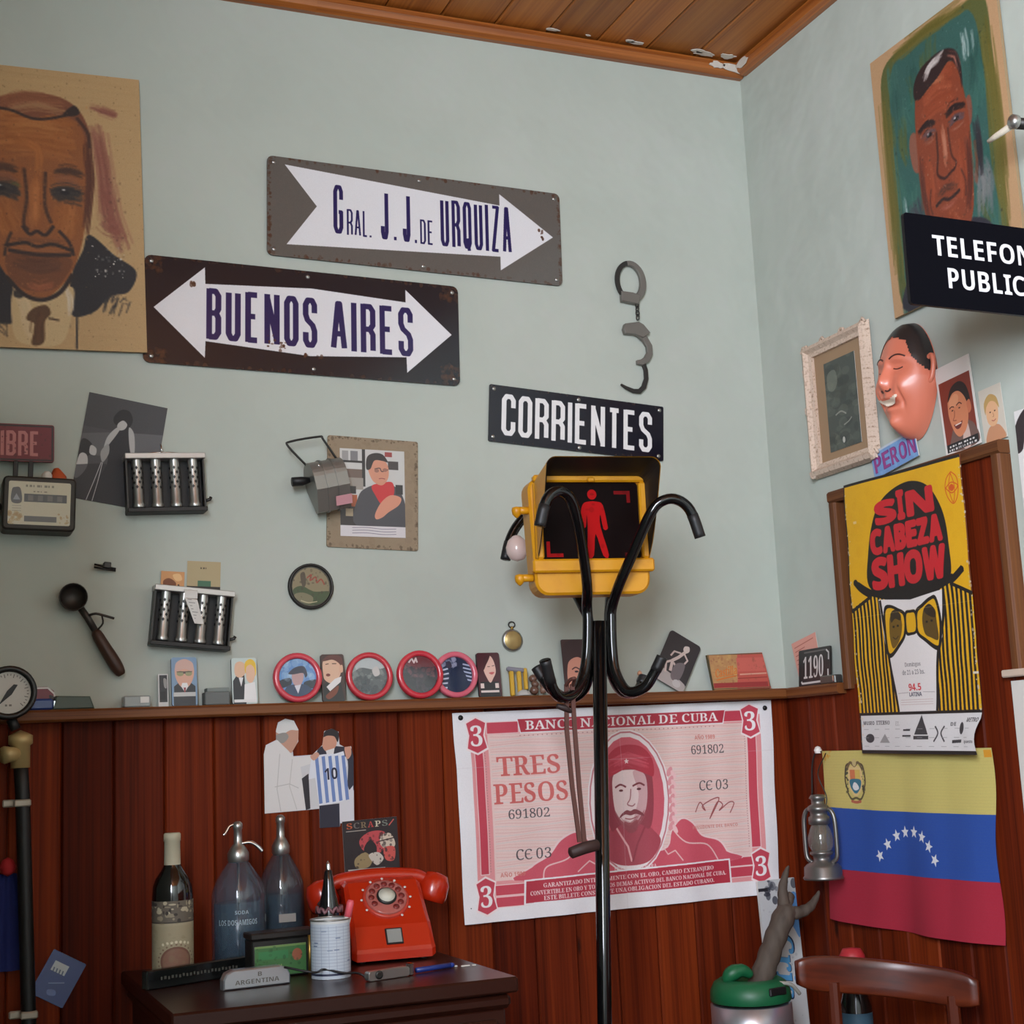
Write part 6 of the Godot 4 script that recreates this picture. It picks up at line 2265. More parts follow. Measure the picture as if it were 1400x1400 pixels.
	lathe(st, [Vector2(0, 0.03), Vector2(0.0045, 0.034), Vector2(0.0045, 0.039), Vector2(0, 0.043)], 12)
	put("head", st, mat(c8(216, 160, 128), 0.6), o)
	# tilted dark card with a pale figure
	p = pic(80, 126, 5, c8(50, 46, 48))
	p.blob([0, 92, 26, 96, 60, 100, 80, 108, 80, 126, 0, 126], c8(170, 160, 156))
	p.blob([44, 20, 54, 16, 58, 26, 52, 34, 44, 30], c8(206, 190, 182))
	p.line([50, 32, 40, 52, 30, 66, 34, 92], 7, c8(200, 180, 172))
	p.line([48, 36, 62, 48, 56, 66], 4, c8(200, 180, 172))
	p.line([30, 66, 18, 78, 24, 100], 5, c8(196, 176, 168))
	p.line([34, 70, 54, 84, 48, 112], 5, c8(196, 176, 168))
	p.line([42, 40, 26, 44, 22, 58], 4, c8(196, 176, 168))
	p.blob([40, 70, 60, 60, 62, 96, 50, 110, 38, 100], c8(110, 100, 102))
	p.ell(58, 112, 10, 9, c8(186, 180, 178))
	p.soften(2)
	p.grain(0.05)
	o = on_back("dark_picture_card", "tilted dark card with a pale seated figure on the ledge", "card", -0.255, LEDGE + 0.0575, 0.012, -30.0)
	o.basis = Basis(Vector3.RIGHT, -0.06) * o.basis
	# its lower corner stands on the ledge
	slab("print", rrect(0.074, 0.104, 0.007), 0.0015, printed(p.tex(), 0.4), M.black, o)
	o.position.y = LEDGE + 0.0032 + (0.045 * cos(deg_to_rad(30)) + 0.037 * sin(deg_to_rad(30)))
	# cigar-box label
	p = pic(140, 74, 5, c8(186, 84, 72))
	p.p([0, 0, 70, 0, 60, 74, 0, 74], c8(176, 130, 84))
	p.flecks(4, 4, 56, 60, 30, 8, c8(196, 160, 100, 120))
	p.text("Castilla", 38, 46, 17, c8(206, 110, 40), "serif_bold", 52, true, -0.12, 0.25)
	p.line([14, 54, 62, 46], 2.4, c8(206, 110, 40))
	p.rect(66, 10, 66, 28, c8(196, 96, 84))
	p.line([70, 44, 134, 43], 3, c8(206, 150, 130))
	p.line([64, 52, 134, 51], 2, c8(150, 60, 54))
	p.rect(6, 60, 128, 10, c8(150, 52, 50))
	p.line([2, 2, 138, 2, 138, 72, 2, 72, 2, 2], 2, c8(96, 76, 52))
	p.flecks(0, 0, 140, 74, 70, 3, c8(140, 80, 60, 110))
	p.grain(0.06)
	o = stand("label_box", "flat red and tan printed box with orange script, near the corner", "box", -0.124, 0.072, 0.024, 0.1, 0.5)
	slab("printed_box", PackedVector2Array([Vector2(-0.062, -0.036), Vector2(0.068, -0.036), Vector2(0.058, 0.036), Vector2(-0.068, 0.034)]), 0.008, printed(p.tex(), 0.5), mat(c8(88, 78, 52), 0.7), o)

	# pressure gauge on the black pipe
	o = thing("pressure_gauge", "black-rimmed pressure gauge with a white dial on the black pipe", "gauge", Vector3(-1.498, 1.4835, 0.066))
	st = mb(true)
	lathe(st, [Vector2(0.0, -0.012), Vector2(0.04, -0.012), Vector2(0.0425, -0.008), Vector2(0.0425, 0.016), Vector2(0.04, 0.019), Vector2(0.034, 0.018), Vector2(0.033, 0.012)], 36, Transform3D(Basis(Vector3.RIGHT, PI / 2), Vector3.ZERO))
	put("case", st, mat(c8(24, 24, 24), 0.4), o)
	p = pic(68, 68, 6, c8(196, 194, 186))
	p.origin = Vector2(34, 34)
	for i in 28:
		var a := deg_to_rad(-225 + i * 10.0)
		var r0 := 24.0 if i % 3 == 0 else 27.0
		p.line([cos(a) * r0, sin(a) * r0, cos(a) * 30, sin(a) * 30], 1.0, c8(70, 68, 66))
	dashes(p, -6, 20, 12, 3, c8(110, 106, 100), 2)
	var n := on_node(o, 0, 0, 0.011)
	slab("dial", disc(0.034, 0.034, 32), 0.001, printed(p.tex(), 0.5), M.white, n)
	flatten(n, o)
	st = mb()
	prism(st, PackedVector2Array([Vector2(-0.016, -0.02), Vector2(0.004, -0.003), Vector2(0.013, 0.012), Vector2(0.007, 0.013), Vector2(-0.003, 0.003)]), 0.0125, 0.0135)
	put("needle", st, M.black, o)
	st = mb(true)
	tube(st, [Vector3(0.004, -0.041, 0), Vector3(0.012, -0.058, 0)], 0.008, 12)
	put("neck", st, M.black, o)
	# pipe with brass valve and clamps
	o = thing("black_pipe", "black vertical pipe with a brass valve and pale clamps", "pipe", Vector3(-1.478, 0.2, 0.05))
	st = mb(true)
	tube(st, [Vector3(0.022, 0, 0), Vector3(0.016, 0.78, 0), Vector3(0.004, 1.12, 0), Vector3(0.0, 1.18, 0)], 0.0115, 14)
	put("tube", st, mat(c8(16, 16, 17), 0.5), o)
	st = mb(true)
	lathe(st, [Vector2(0.0, 1.165), Vector2(0.015, 1.165), Vector2(0.015, 1.20), Vector2(0.019, 1.203), Vector2(0.019, 1.216), Vector2(0.012, 1.22), Vector2(0.0, 1.225)], 16)
	tube(st, [Vector3(0, 1.187, 0.0), Vector3(-0.014, 1.187, 0.012), Vector3(-0.026, 1.186, 0.022)], [0.011, 0.012, 0.014], 12)
	put("brass_valve", st, mat(c8(186, 164, 112), 0.45, 0.3), o)
	for y in [1.11, 0.786]:
		st = mb()
		box(st, Vector3(0.003 + (1.11 - y) * 0.04, y, 0.003), Vector3(0.026, 0.011, 0.024), 0.002)
		box(st, Vector3(-0.016 + (1.11 - y) * 0.04, y, -0.006), Vector3(0.02, 0.012, 0.006), 0.002)
		put("clamp", st, mat(c8(172, 166, 152), 0.5, 0.3), o)
	# blue pennant with a red tip, and a blue card
	o = on_back("blue_pennant", "dark blue cloth pennant with a red knot behind the black pipe", "pennant", -1.498, 1.13, 0.016)
	var fn := func(u: float, v: float) -> Vector3:
		var w := 0.028 + 0.036 * v
		return Vector3((u - 0.5) * w + 0.004, 0.07 - v * 0.15, 0.006 + 0.003 * sin(u * 14.0) + 0.002 * sin(v * 6.0))
	sheet("cloth", 16, 14, fn, mat(c8(28, 40, 104), 0.9), o)
	st = mb(true)
	lathe(st, [Vector2(0, -0.014), Vector2(0.011, -0.008), Vector2(0.013, 0.002), Vector2(0.008, 0.012), Vector2(0, 0.016)], 12, Transform3D(Basis(), Vector3(0.004, 0.08, 0.014)))
	put("red_knot", st, mat(c8(168, 28, 34), 0.8), o)
	p = pic(62, 84, 6, c8(52, 70, 132))
	p.rect(12, 16, 26, 18, c8(190, 200, 206))
	for k in 4:
		p.line([16 + k * 5.5, 27, 17 + k * 5.5, 34], 2, c8(70, 90, 120))
	p.line([20, 56, 44, 44], 2, c8(120, 140, 190))
	p.blob([24, 66, 36, 62, 40, 70, 28, 74], c8(96, 116, 176))
	o = on_back("blue_card", "blue card with a white printed square hanging by the black pipe", "card", -1.415, 1.031, 0.0155, -30.0)
	slab("print", rrect(0.058, 0.074, 0.002), 0.0012, printed(p.tex(), 0.25, 0.4), M.paper, o)

# ---------------------------------------------------------------- coat rack and the pedestrian signal lodged in its crown
const ARMS := [
	[Vector3(-0.731, 1.493, 0.450), Vector3(-0.714, 1.451, 0.435), Vector3(-0.692, 1.436, 0.420), Vector3(-0.660, 1.444, 0.400), Vector3(-0.634, 1.470, 0.380), Vector3(-0.622, 1.506, 0.374), Vector3(-0.617, 1.560, 0.374), Vector3(-0.619, 1.586, 0.378), Vector3(-0.633, 1.617, 0.412), Vector3(-0.654, 1.671, 0.446), Vector3(-0.677, 1.717, 0.478), Vector3(-0.695, 1.745, 0.492), Vector3(-0.718, 1.752, 0.499), Vector3(-0.737, 1.737, 0.499), Vector3(-0.749, 1.697, 0.496)],
	[Vector3(-0.524, 1.495, 0.450), Vector3(-0.536, 1.468, 0.440), Vector3(-0.550, 1.447, 0.430), Vector3(-0.570, 1.443, 0.410), Vector3(-0.579, 1.474, 0.390), Vector3(-0.579, 1.511, 0.382), Vector3(-0.577, 1.559, 0.380), Vector3(-0.576, 1.583, 0.384), Vector3(-0.576, 1.616, 0.414), Vector3(-0.565, 1.660, 0.444), Vector3(-0.550, 1.715, 0.478), Vector3(-0.535, 1.739, 0.490), Vector3(-0.511, 1.745, 0.500), Vector3(-0.487, 1.727, 0.505), Vector3(-0.471, 1.682, 0.505)],
	[Vector3(-0.668, 1.494, 0.270), Vector3(-0.657, 1.469, 0.280), Vector3(-0.647, 1.452, 0.290), Vector3(-0.626, 1.438, 0.310), Vector3(-0.607, 1.455, 0.330), Vector3(-0.603, 1.496, 0.344), Vector3(-0.601, 1.563, 0.344), Vector3(-0.608, 1.590, 0.338), Vector3(-0.613, 1.620, 0.318), Vector3(-0.619, 1.683, 0.270), Vector3(-0.621, 1.748, 0.230), Vector3(-0.630, 1.772, 0.200), Vector3(-0.649, 1.758, 0.190), Vector3(-0.668, 1.728, 0.185), Vector3(-0.680, 1.689, 0.185)],
	[Vector3(-0.470, 1.473, 0.280), Vector3(-0.480, 1.457, 0.285), Vector3(-0.500, 1.445, 0.300), Vector3(-0.535, 1.447, 0.320), Vector3(-0.560, 1.471, 0.340), Vector3(-0.566, 1.501, 0.345), Vector3(-0.564, 1.562, 0.346), Vector3(-0.558, 1.590, 0.340), Vector3(-0.543, 1.620, 0.318), Vector3(-0.508, 1.682, 0.280), Vector3(-0.480, 1.720, 0.258), Vector3(-0.466, 1.740, 0.245), Vector3(-0.452, 1.742, 0.240), Vector3(-0.444, 1.728, 0.240), Vector3(-0.442, 1.700, 0.240)],
]

func coat_rack() -> void:
	var base := Vector3(-0.66, 0.2, 0.36)
	var o := thing("coat_rack", "black tubular metal coat rack with curved double hooks", "coat rack", base)
	var top := Vector3(-0.5895, 1.562, 0.36) - base
	var st := mb(true)
	tube(st, [Vector3(0, 0.02, 0), top * 0.5 + Vector3(0.004, 0, 0), top], 0.0118, 18)
	put("pole", st, M.black_metal, o)
	for a in ARMS:
		var pts := []
		for q in a:
			pts.append(q - base)
		var c := curve(pts, 5)
		st = mb(true)
		tube(st, c, 0.0088, 14)
		var arm := put("hook_arm", st, M.black_metal, o)
		for e in [[0, 4], [c.size() - 5, c.size() - 1]]:
			st = mb(true)
			var seg := []
			for i in range(e[0], e[1] + 1):
				seg.append(c[i])
			tube(st, seg, 0.0093, 14)
			put("rubber_tip", st, M.rubber, arm)
	for k in 4:
		var d := Vector3(cos(0.6 + k * PI / 2), 0, sin(0.6 + k * PI / 2))
		st = mb(true)
		tube(st, curve([Vector3(0, 0.14, 0) + d * 0.012, d * 0.08 + Vector3(0, 0.1, 0), d * 0.17 + Vector3(0, 0.02, 0), d * 0.2 + Vector3(0, 0.01, 0)], 5), 0.0095, 12)
		put("foot", st, M.black_metal, o)
	# brown strap with a dark toggle hanging from the front left hook
	o = thing("leather_strap", "brown leather strap with a dark toggle hanging from the coat rack", "strap", Vector3(-0.672, 1.435, 0.408))
	var leather := mat(c8(88, 52, 44), 0.6)
	var fn := func(s: float) -> void:
		var t := mb()
		var path := [Vector3(s * 0.005, 0.022, 0.0), Vector3(s * 0.007 - 0.002, -0.05, 0.001), Vector3(s * 0.006 + 0.002, -0.14, 0.0), Vector3(s * 0.004 + 0.008, -0.225, 0.0)]
		for i in 3:
			var w := Vector3(0.0036, 0, 0)
			var q := [path[i] - w, path[i] + w, path[i + 1] + w, path[i + 1] - w]
			var z := Vector3(0, 0, 0.0015)
			quad(t, q[0] + z, q[1] + z, q[2] + z, q[3] + z, Vector3.BACK)
			quad(t, q[0] - z, q[1] - z, q[2] - z, q[3] - z, Vector3.FORWARD)
			quad(t, q[0] - z, q[0] + z, q[3] + z, q[3] - z, Vector3.LEFT)
			quad(t, q[1] - z, q[1] + z, q[2] + z, q[2] - z, Vector3.RIGHT)
		put("strap_tail", t, leather, o)
	fn.call(-1.0)
	fn.call(1.0)
	st = mb(true)
	tube(st, curve([Vector3(-0.006, 0.02, 0), Vector3(-0.004, 0.028, 0.012), Vector3(0, 0.03, 0.02), Vector3(0.004, 0.028, 0.012), Vector3(0.006, 0.02, 0)], 4), 0.003, 7)
	put("loop", st, leather, o)
	st = mb(true)
	tube(st, [Vector3(-0.014, -0.241, 0.0), Vector3(-0.012, -0.2405, 0.0), Vector3(0.012, -0.234, 0.0), Vector3(0.034, -0.231, 0.0), Vector3(0.036, -0.231, 0.0)], [0.006, 0.009, 0.0098, 0.009, 0.006], 12)
	put("toggle", st, mat(c8(54, 34, 30), 0.6), o)
	st = mb(true)
	tube(st, [Vector3(-0.024, -0.012, 0.002), Vector3(-0.01, -0.016, 0.002), Vector3(0.0, -0.022, 0.002)], [0.004, 0.0055, 0.003], 8)
	put("buckle_end", st, mat(c8(48, 32, 30), 0.6), o)

func signal_lamp() -> void:
	# origin at the middle of the housing's back, lower edge
	var o := thing("pedestrian_signal", "yellow pedestrian traffic signal with a red standing man lens", "traffic light", Vector3(-0.602, 1.6035, 0.343))
	o.rotation_degrees.y = -9.0
	var yel := mat(c8(204, 144, 10), 0.45, 0.0, 0.1)
	yel.albedo_texture = noise_tex(0.02, [c8(240, 225, 205), c8(255, 250, 245), c8(255, 255, 255)], 256, 55)
	yel.uv1_triplanar = true
	yel.uv1_scale = Vector3(4, 4, 4)
	var w := 0.208
	var h := 0.196
	# housing: rounded box narrowing to the foot
	var out := PackedVector2Array()
	for q in rrect(w, h, 0.022, 5):
		var f := 1.0 - 0.07 * clampf(-q.y / (h / 2), 0, 1)
		out.append(Vector2(q.x * f, q.y + h / 2))
	var st := mb()
	prism(st, out, 0.0, 0.046, 0.004)
	put("housing", st, yel, o)
	# door frame round the lens
	var lw := 0.168
	var lh := 0.128
	var ly := 0.122
	st = mb()
	for b in [[0.0, ly + lh / 2 + 0.006, lw + 0.026, 0.012], [0.0, ly - lh / 2 - 0.011, lw + 0.04, 0.022], [-lw / 2 - 0.0065, ly, 0.013, lh], [lw / 2 + 0.0065, ly, 0.013, lh]]:
		box(st, Vector3(b[0], b[1], 0.05), Vector3(b[2], b[3], 0.016), 0.003)
	put("door_frame", st, yel, o)
	st = mb()
	box(st, Vector3(0, ly + lh / 2 + 0.003, 0.06), Vector3(0.012, 0.008, 0.008), 0.002)
	put("latch", st, yel, o)
	var p := pic(168, 128, 5, c8(16, 7, 7))
	var red := c8(164, 18, 20)
	p.ell(88, 20, 8, 8.6, red)
	p.blob([72, 36, 80, 32, 96, 32, 106, 38, 112, 70, 112, 78, 105, 78, 101, 54, 100, 74, 112, 122, 102, 122, 91, 86, 86, 122, 76, 122, 78, 74, 77, 54, 75, 74, 68, 74, 68, 48], red, 3)
	p.p([126, 14, 154, 14, 154, 34, 148, 34, 148, 20, 126, 20], c8(110, 18, 20))
	p.p([6, 98, 12, 98, 12, 118, 34, 118, 34, 124, 6, 124], c8(150, 20, 22))
	p.p([150, 104, 160, 104, 160, 124, 140, 124, 140, 118, 150, 118], c8(86, 14, 16))
	p.flecks(0, 0, 168, 128, 50, 5, c8(30, 12, 10, 60))
	var lens_m := printed(p.tex(), 0.4)
	lens_m.metallic_specular = 0.15
	var n := on_node(o, 0, ly, 0.046)
	slab("lens", rrect(lw, lh, 0.006), 0.003, lens_m, M.black, n)
	flatten(n, o)
	# visor: sheet bent over the top and down both sides
	var path := []
	var hw := lw / 2 + 0.012
	for i in 7:
		path.append([Vector2(-hw, ly - lh / 2 + i / 6.0 * (lh - 0.006)), i / 6.0])
	for i in 6:
		var a := PI - PI / 2 * i / 5.0
		path.append([Vector2(-hw + 0.016 + cos(a) * 0.016, ly + lh / 2 - 0.006 + sin(a) * 0.016), 1.0])
	for i in 6:
		var a := PI / 2 - PI / 2 * i / 5.0
		path.append([Vector2(hw - 0.016 + cos(a) * 0.016, ly + lh / 2 - 0.006 + sin(a) * 0.016), 1.0])
	for i in 7:
		path.append([Vector2(hw, ly + lh / 2 - 0.006 - i / 6.0 * (lh - 0.006)), 1.0 - i / 6.0])
	for side in 2:
		st = mb(true)
		for i in path.size() - 1:
			var q0: Vector2 = path[i][0]
			var q1: Vector2 = path[i + 1][0]
			var e := (q1 - q0).normalized().orthogonal() * (0.0 if side == 0 else 0.0016)
			if e.dot(Vector2(0, ly) - (q0 + q1) * 0.5) < 0.0:
				e = -e
			var z0: float = 0.056 + 0.082 * pow(path[i][1], 0.75)
			var z1: float = 0.056 + 0.082 * pow(path[i + 1][1], 0.75)
			var r0: float = 0.016 * path[i][1]
			var r1: float = 0.016 * path[i + 1][1]
			var outw := Vector3(0, 0, 0)
			var nn := Vector2(0, ly) - (q0 + q1) * 0.5
			outw = Vector3(nn.x, nn.y, 0) * (1.0 if side == 1 else -1.0)
			quad(st, v3(q0 + e, 0.05), v3(q1 + e, 0.05), v3(q1 + e + Vector2(0, r1), z1), v3(q0 + e + Vector2(0, r0), z0), outw)
		put("visor" if side == 0 else "visor_lining", st, yel if side == 0 else mat(c8(18, 17, 17), 0.6), o)
	# hinge lugs on the left flank
	for y in [0.03, 0.142]:
		st = mb(true)
		tube(st, [Vector3(-w / 2 + 0.004, y, 0.034), Vector3(-w / 2 - 0.016, y, 0.034)], 0.0065, 10)
		lathe(st, [Vector2(0.0, -0.013), Vector2(0.003, -0.011), Vector2(0.0075, -0.006), Vector2(0.0085, 0.0), Vector2(0.0075, 0.005), Vector2(0.0, 0.007)], 12, Transform3D(Basis(), Vector3(-w / 2 - 0.018, y, 0.034)))
		put("hinge_lug", st, yel, o)
	# pale glass drop hanging at the signal's side
	o = thing("glass_drop", "pale pink glass drop hanging left of the traffic signal", "ornament", Vector3(-0.668, 1.7, 0.185))
	st = mb(true)
	lathe(st, [Vector2(0, -0.006), Vector2(0.012, -0.002), Vector2(0.0185, 0.008), Vector2(0.0195, 0.019), Vector2(0.0155, 0.031), Vector2(0.007, 0.039), Vector2(0, 0.041)], 18, Transform3D(Basis(), Vector3(0, -0.012, 0.026)))
	put("drop", st, mat(c8(216, 192, 184), 0.25, 0.0, 0.4), o)
	st = mb(true)
	tube(st, curve([Vector3(0, 0.02, 0.024), Vector3(0.004, 0.034, 0.02), Vector3(0.012, 0.044, 0.012)], 4), 0.0012, 6)
	put("wire", st, M.dark_steel, o)

# ---------------------------------------------------------------- dark cabinet and what stands on it
const CAB := 1.035

func glass(col: Color, alpha: float, rough := 0.08) -> StandardMaterial3D:
	var m := mat(Color(col, alpha), rough)
	m.transparency = BaseMaterial3D.TRANSPARENCY_ALPHA
	return m

func cabinet() -> void:
	var o := thing("wooden_cabinet", "dark varnished wooden cabinet carrying bottles and a red telephone", "cabinet", Vector3(-1.073, 0.2, 0.275))
	var h := CAB - 0.2
	var st := mb()
	box(st, Vector3(0, h - 0.011, 0), Vector3(0.494, 0.022, 0.48), 0.003)
	put("top", st, M.cabinet, o)
	st = mb()
	box(st, Vector3(0, h - 0.034, 0), Vector3(0.478, 0.02, 0.464), 0.006)
	put("moulding", st, M.cabinet, o)
	st = mb()
	box(st, Vector3(0, (h - 0.044 + 0.04) / 2, 0), Vector3(0.462, h - 0.084, 0.45), 0.003)
	put("body", st, M.cabinet, o)
	for k in 2:
		st = mb()
		box(st, Vector3(-0.112 + 0.224 * k, h - 0.1, 0.228), Vector3(0.21, 0.085, 0.012), 0.004)
		var d := put("drawer", st, M.cabinet, o)
		st = mb(true)
		lathe(st, [Vector2(0.005, 0), Vector2(0.005, 0.008), Vector2(0.011, 0.012), Vector2(0.01, 0.02), Vector2(0, 0.022)], 14, Transform3D(Basis(Vector3.RIGHT, PI / 2), Vector3(-0.112 + 0.224 * k, h - 0.1, 0.234)))
		put("knob", st, M.brass, d)
		st = mb()
		box(st, Vector3(-0.112 + 0.224 * k, (h - 0.15) / 2 + 0.03, 0.228), Vector3(0.21, h - 0.21, 0.012), 0.004)
		put("door", st, M.cabinet, o)
	st = mb()
	box(st, Vector3(0, 0.02, 0), Vector3(0.44, 0.04, 0.43), 0.002)
	put("plinth", st, M.cabinet, o)
	on_cabinet()

func on_cabinet() -> void:
	rng.seed = 111
	# wine bottle
	var o := thing("wine_bottle", "dark wine bottle with an aged cream label and pale capsule", "bottle", Vector3(-1.262, CAB + 0.0005, 0.185))
	var st := mb(true)
	lathe(st, [Vector2(0, 0), Vector2(0.029, 0.0), Vector2(0.031, 0.003), Vector2(0.031, 0.125), Vector2(0.03, 0.138), Vector2(0.026, 0.15), Vector2(0.017, 0.163), Vector2(0.012, 0.172), Vector2(0.0115, 0.212), Vector2(0, 0.212)], 30)
	put("glass_body", st, mat(c8(14, 13, 12), 0.08, 0.0, 0.6), o)
	st = mb(true)
	lathe(st, [Vector2(0.0128, 0.17), Vector2(0.0122, 0.206), Vector2(0.0132, 0.207), Vector2(0.0132, 0.217), Vector2(0.0115, 0.219), Vector2(0, 0.219)], 20)
	put("capsule", st, mat(c8(176, 170, 146), 0.6), o)
	var p := pic(100, 112, 5, c8(154, 144, 116))
	p.rect(0, 0, 100, 32, c8(96, 88, 76))
	for i in 60:
		p.ell(rng.randf() * 100, rng.randf() * 30 + 1, rng.randf_range(1, 5), rng.randf_range(1, 4), [c8(176, 166, 140), c8(56, 50, 44), c8(140, 130, 108)][i % 3])
	p.rect(0, 32, 100, 2, c8(60, 54, 46))
	p.rect(0, 34, 100, 4, c8(160, 150, 122))
	for k in 7:
		p.ell(33 + k * 5.6, 66 - 3.0 * sin(k / 6.0 * PI), 1.8, 2.2, c8(206, 196, 166))
	p.ell(50, 92, 21, 22, c8(110, 74, 60))
	p.ell(50, 92, 18, 19, c8(128, 92, 74))
	for i in 24:
		p.ell(50 + cos(i * TAU / 24) * 24, 92 + sin(i * TAU / 24) * 25, 1.4, 1.4, c8(120, 100, 80))
	p.flecks(0, 34, 100, 78, 60, 4, c8(130, 116, 86, 90))
	p.grain(0.06)
	st = mb(true)
	for i in 20:
		for j in [0]:
			var a0 := deg_to_rad(-20 + i * 11.0)
			var a1 := deg_to_rad(-20 + (i + 1) * 11.0)
			var q := []
			for c in [[a0, 0.01, i / 20.0, 1.0], [a0, 0.118, i / 20.0, 0.0], [a1, 0.118, (i + 1) / 20.0, 0.0], [a1, 0.01, (i + 1) / 20.0, 1.0]]:
				q.append([Vector3(-cos(c[0]) * 0.0314, c[1], sin(c[0]) * 0.0314), Vector2(c[2], c[3])])
			for k in [0, 1, 2, 0, 2, 3]:
				st.set_uv(q[k][1])
				st.add_vertex(q[k][0])
	put("label", st, printed(p.tex(), 0.7), o)
	# soda siphons
	siphon("clear soda siphon with a chrome lever and spout, half frosted", Vector3(-1.152, CAB + 0.0005, 0.15), 0.047, 0.915, true)
	siphon("darker soda siphon standing behind the small green tin", Vector3(-1.066, CAB + 0.0005, 0.082), 0.04, 0.93, false)
	# small dark bottle with a beaded neck
	o = thing("dark_little_bottle", "little dark bottle with a shiny tip behind the pen pot", "bottle", Vector3(-1.022, CAB + 0.0005, 0.215))
	st = mb(true)
	lathe(st, [Vector2(0, 0), Vector2(0.017, 0), Vector2(0.018, 0.004), Vector2(0.018, 0.085), Vector2(0.013, 0.105), Vector2(0.009, 0.125), Vector2(0.006, 0.146), Vector2(0.0, 0.15)], 20)
	put("glass_body", st, mat(c8(16, 14, 16), 0.1, 0.0, 0.6), o)
	st = mb(true)
	lathe(st, [Vector2(0.004, 0.146), Vector2(0.0035, 0.156), Vector2(0, 0.162)], 12)
	put("tip", st, M.chrome, o)
	st = mb(true)
	var ring := []
	for k in 40:
		ring.append(Vector3(cos(TAU * k / 40) * 0.0195, 0.086 + 0.004 * sin(k * 1.7), sin(TAU * k / 40) * 0.0195))
	tube(st, ring, 0.0028, 6, false, true)
	put("bead_collar", st, mat(c8(130, 90, 96), 0.4), o)
	# green tin with dark lid and brass post
	o = thing("green_tin", "small green and black tin box beside the pen pot", "tin", Vector3(-1.113, CAB + 0.0005, 0.262))
	o.rotation_degrees.y = 3
	st = mb()
	box(st, Vector3(0, 0.028, 0), Vector3(0.1, 0.056, 0.04), 0.002)
	put("body", st, mat(c8(24, 24, 22), 0.4), o)
	p = pic(80, 44, 5, c8(64, 110, 62))
	p.rect(0, 0, 80, 3, c8(110, 140, 80))
	p.rect(6, 8, 46, 12, c8(56, 122, 72))
	p.ell(66, 16, 8, 9, c8(150, 90, 66))
	dashes(p, 8, 30, 40, 4, c8(130, 156, 96), 5)
	p.flecks(0, 0, 80, 44, 30, 3, c8(40, 70, 40, 140))
	var n := on_node(o, -0.006, 0.025, 0.0202)
	slab("label", rrect(0.08, 0.044), 0.0008, printed(p.tex(), 0.4), M.paper, n)
	flatten(n, o)
	st = mb()
	box(st, Vector3(0, 0.0615, 0), Vector3(0.104, 0.01, 0.044), 0.002)
	put("lid", st, mat(c8(30, 26, 24), 0.4), o)
	st = mb(true)
	tube(st, [Vector3(0.038, 0.0, 0.027), Vector3(0.038, 0.058, 0.027)], 0.0028, 10)
	put("brass_post", st, M.brass, o)
	# cast aluminium plate
	o = thing("aluminium_nameplate", "bright rounded aluminium nameplate lying at the cabinet front", "nameplate", Vector3(-1.172, CAB + 0.0005, 0.352))
	o.rotation_degrees.y = 5
	st = mb()
	prism(st, PackedVector2Array([Vector2(-0.05, 0), Vector2(0.05, 0), Vector2(0.05, 0.014), Vector2(0.045, 0.023), Vector2(0.035, 0.027), Vector2(-0.035, 0.027), Vector2(-0.045, 0.023), Vector2(-0.05, 0.014)]), -0.009, 0.009, 0.002)
	put("casting", st, mat(c8(190, 196, 202), 0.3, 0.85), o)
	lettering(o, "ARGENTINA", 0.0, 0.006, 0.0092, 0.0062, 0.066, M.tin_grey)
	lettering(o, "B", 0.004, 0.0155, 0.0092, 0.006, 0.006, M.tin_grey)
	# pen pot with its pens
	o = thing("pen_pot", "white printed can used as a pen pot", "pen pot", Vector3(-1.054, CAB + 0.0005, 0.335))
	p = pic(188, 84, 4, c8(186, 196, 206))
	for i in 16:
		p.line([0, 10 + i * 4.6, 188, 10 + i * 4.6], 0.7, c8(150, 162, 180))
		p.rect(i * 12.0, 8, 0.8, 72, c8(150, 162, 180))
		p.rect(6 + rng.randf() * 170, 10 + rng.randf() * 60, 8, 1.6, c8(110, 124, 150))
	p.rect(0, 0, 188, 5, c8(206, 208, 206))
	p.rect(0, 76, 188, 3, c8(40, 44, 70))
	st = mb(true)
	for i in 28:
		var q := []
		for c in [[i, 0.0], [i, 0.084], [i + 1, 0.084], [i + 1, 0.0]]:
			var a: float = TAU * c[0] / 28
			q.append([Vector3(-cos(a) * 0.0295, c[1], sin(a) * 0.0295), Vector2(c[0] / 28.0, 1.0 - c[1] / 0.084)])
		for k in [0, 1, 2, 0, 2, 3]:
			st.set_uv(q[k][1])
			st.add_vertex(q[k][0])
	put("can_wall", st, printed(p.tex(), 0.4), o)
	st = mb(true)
	lathe(st, [Vector2(0.0, 0.002), Vector2(0.029, 0.002), Vector2(0.0295, 0.0), Vector2(0, 0.0)], 24)
	put("can_bottom", st, M.steel, o)
	st = mb(true)
	ring = []
	for k in 28:
		ring.append(Vector3(cos(TAU * k / 28) * 0.0295, 0.084, sin(TAU * k / 28) * 0.0295))
	tube(st, ring, 0.0013, 6, false, true)
	put("can_rim", st, M.steel, o)
	o = thing("pink_marker", "pink-capped marker standing in the pen pot", "pen", Vector3(-1.046, CAB + 0.0035, 0.338))
	o.rotation_degrees.z = -13
	st = mb(true)
	tube(st, [Vector3(0, 0.002, 0), Vector3(0, 0.084, 0)], 0.0052, 12)
	put("barrel", st, M.white, o)
	st = mb(true)
	tube(st, [Vector3(0, 0.084, 0), Vector3(0, 0.105, 0), Vector3(0, 0.109, 0)], [0.0058, 0.0055, 0.004], 12)
	put("cap", st, mat(c8(222, 92, 104), 0.4), o)
	st = mb(true)
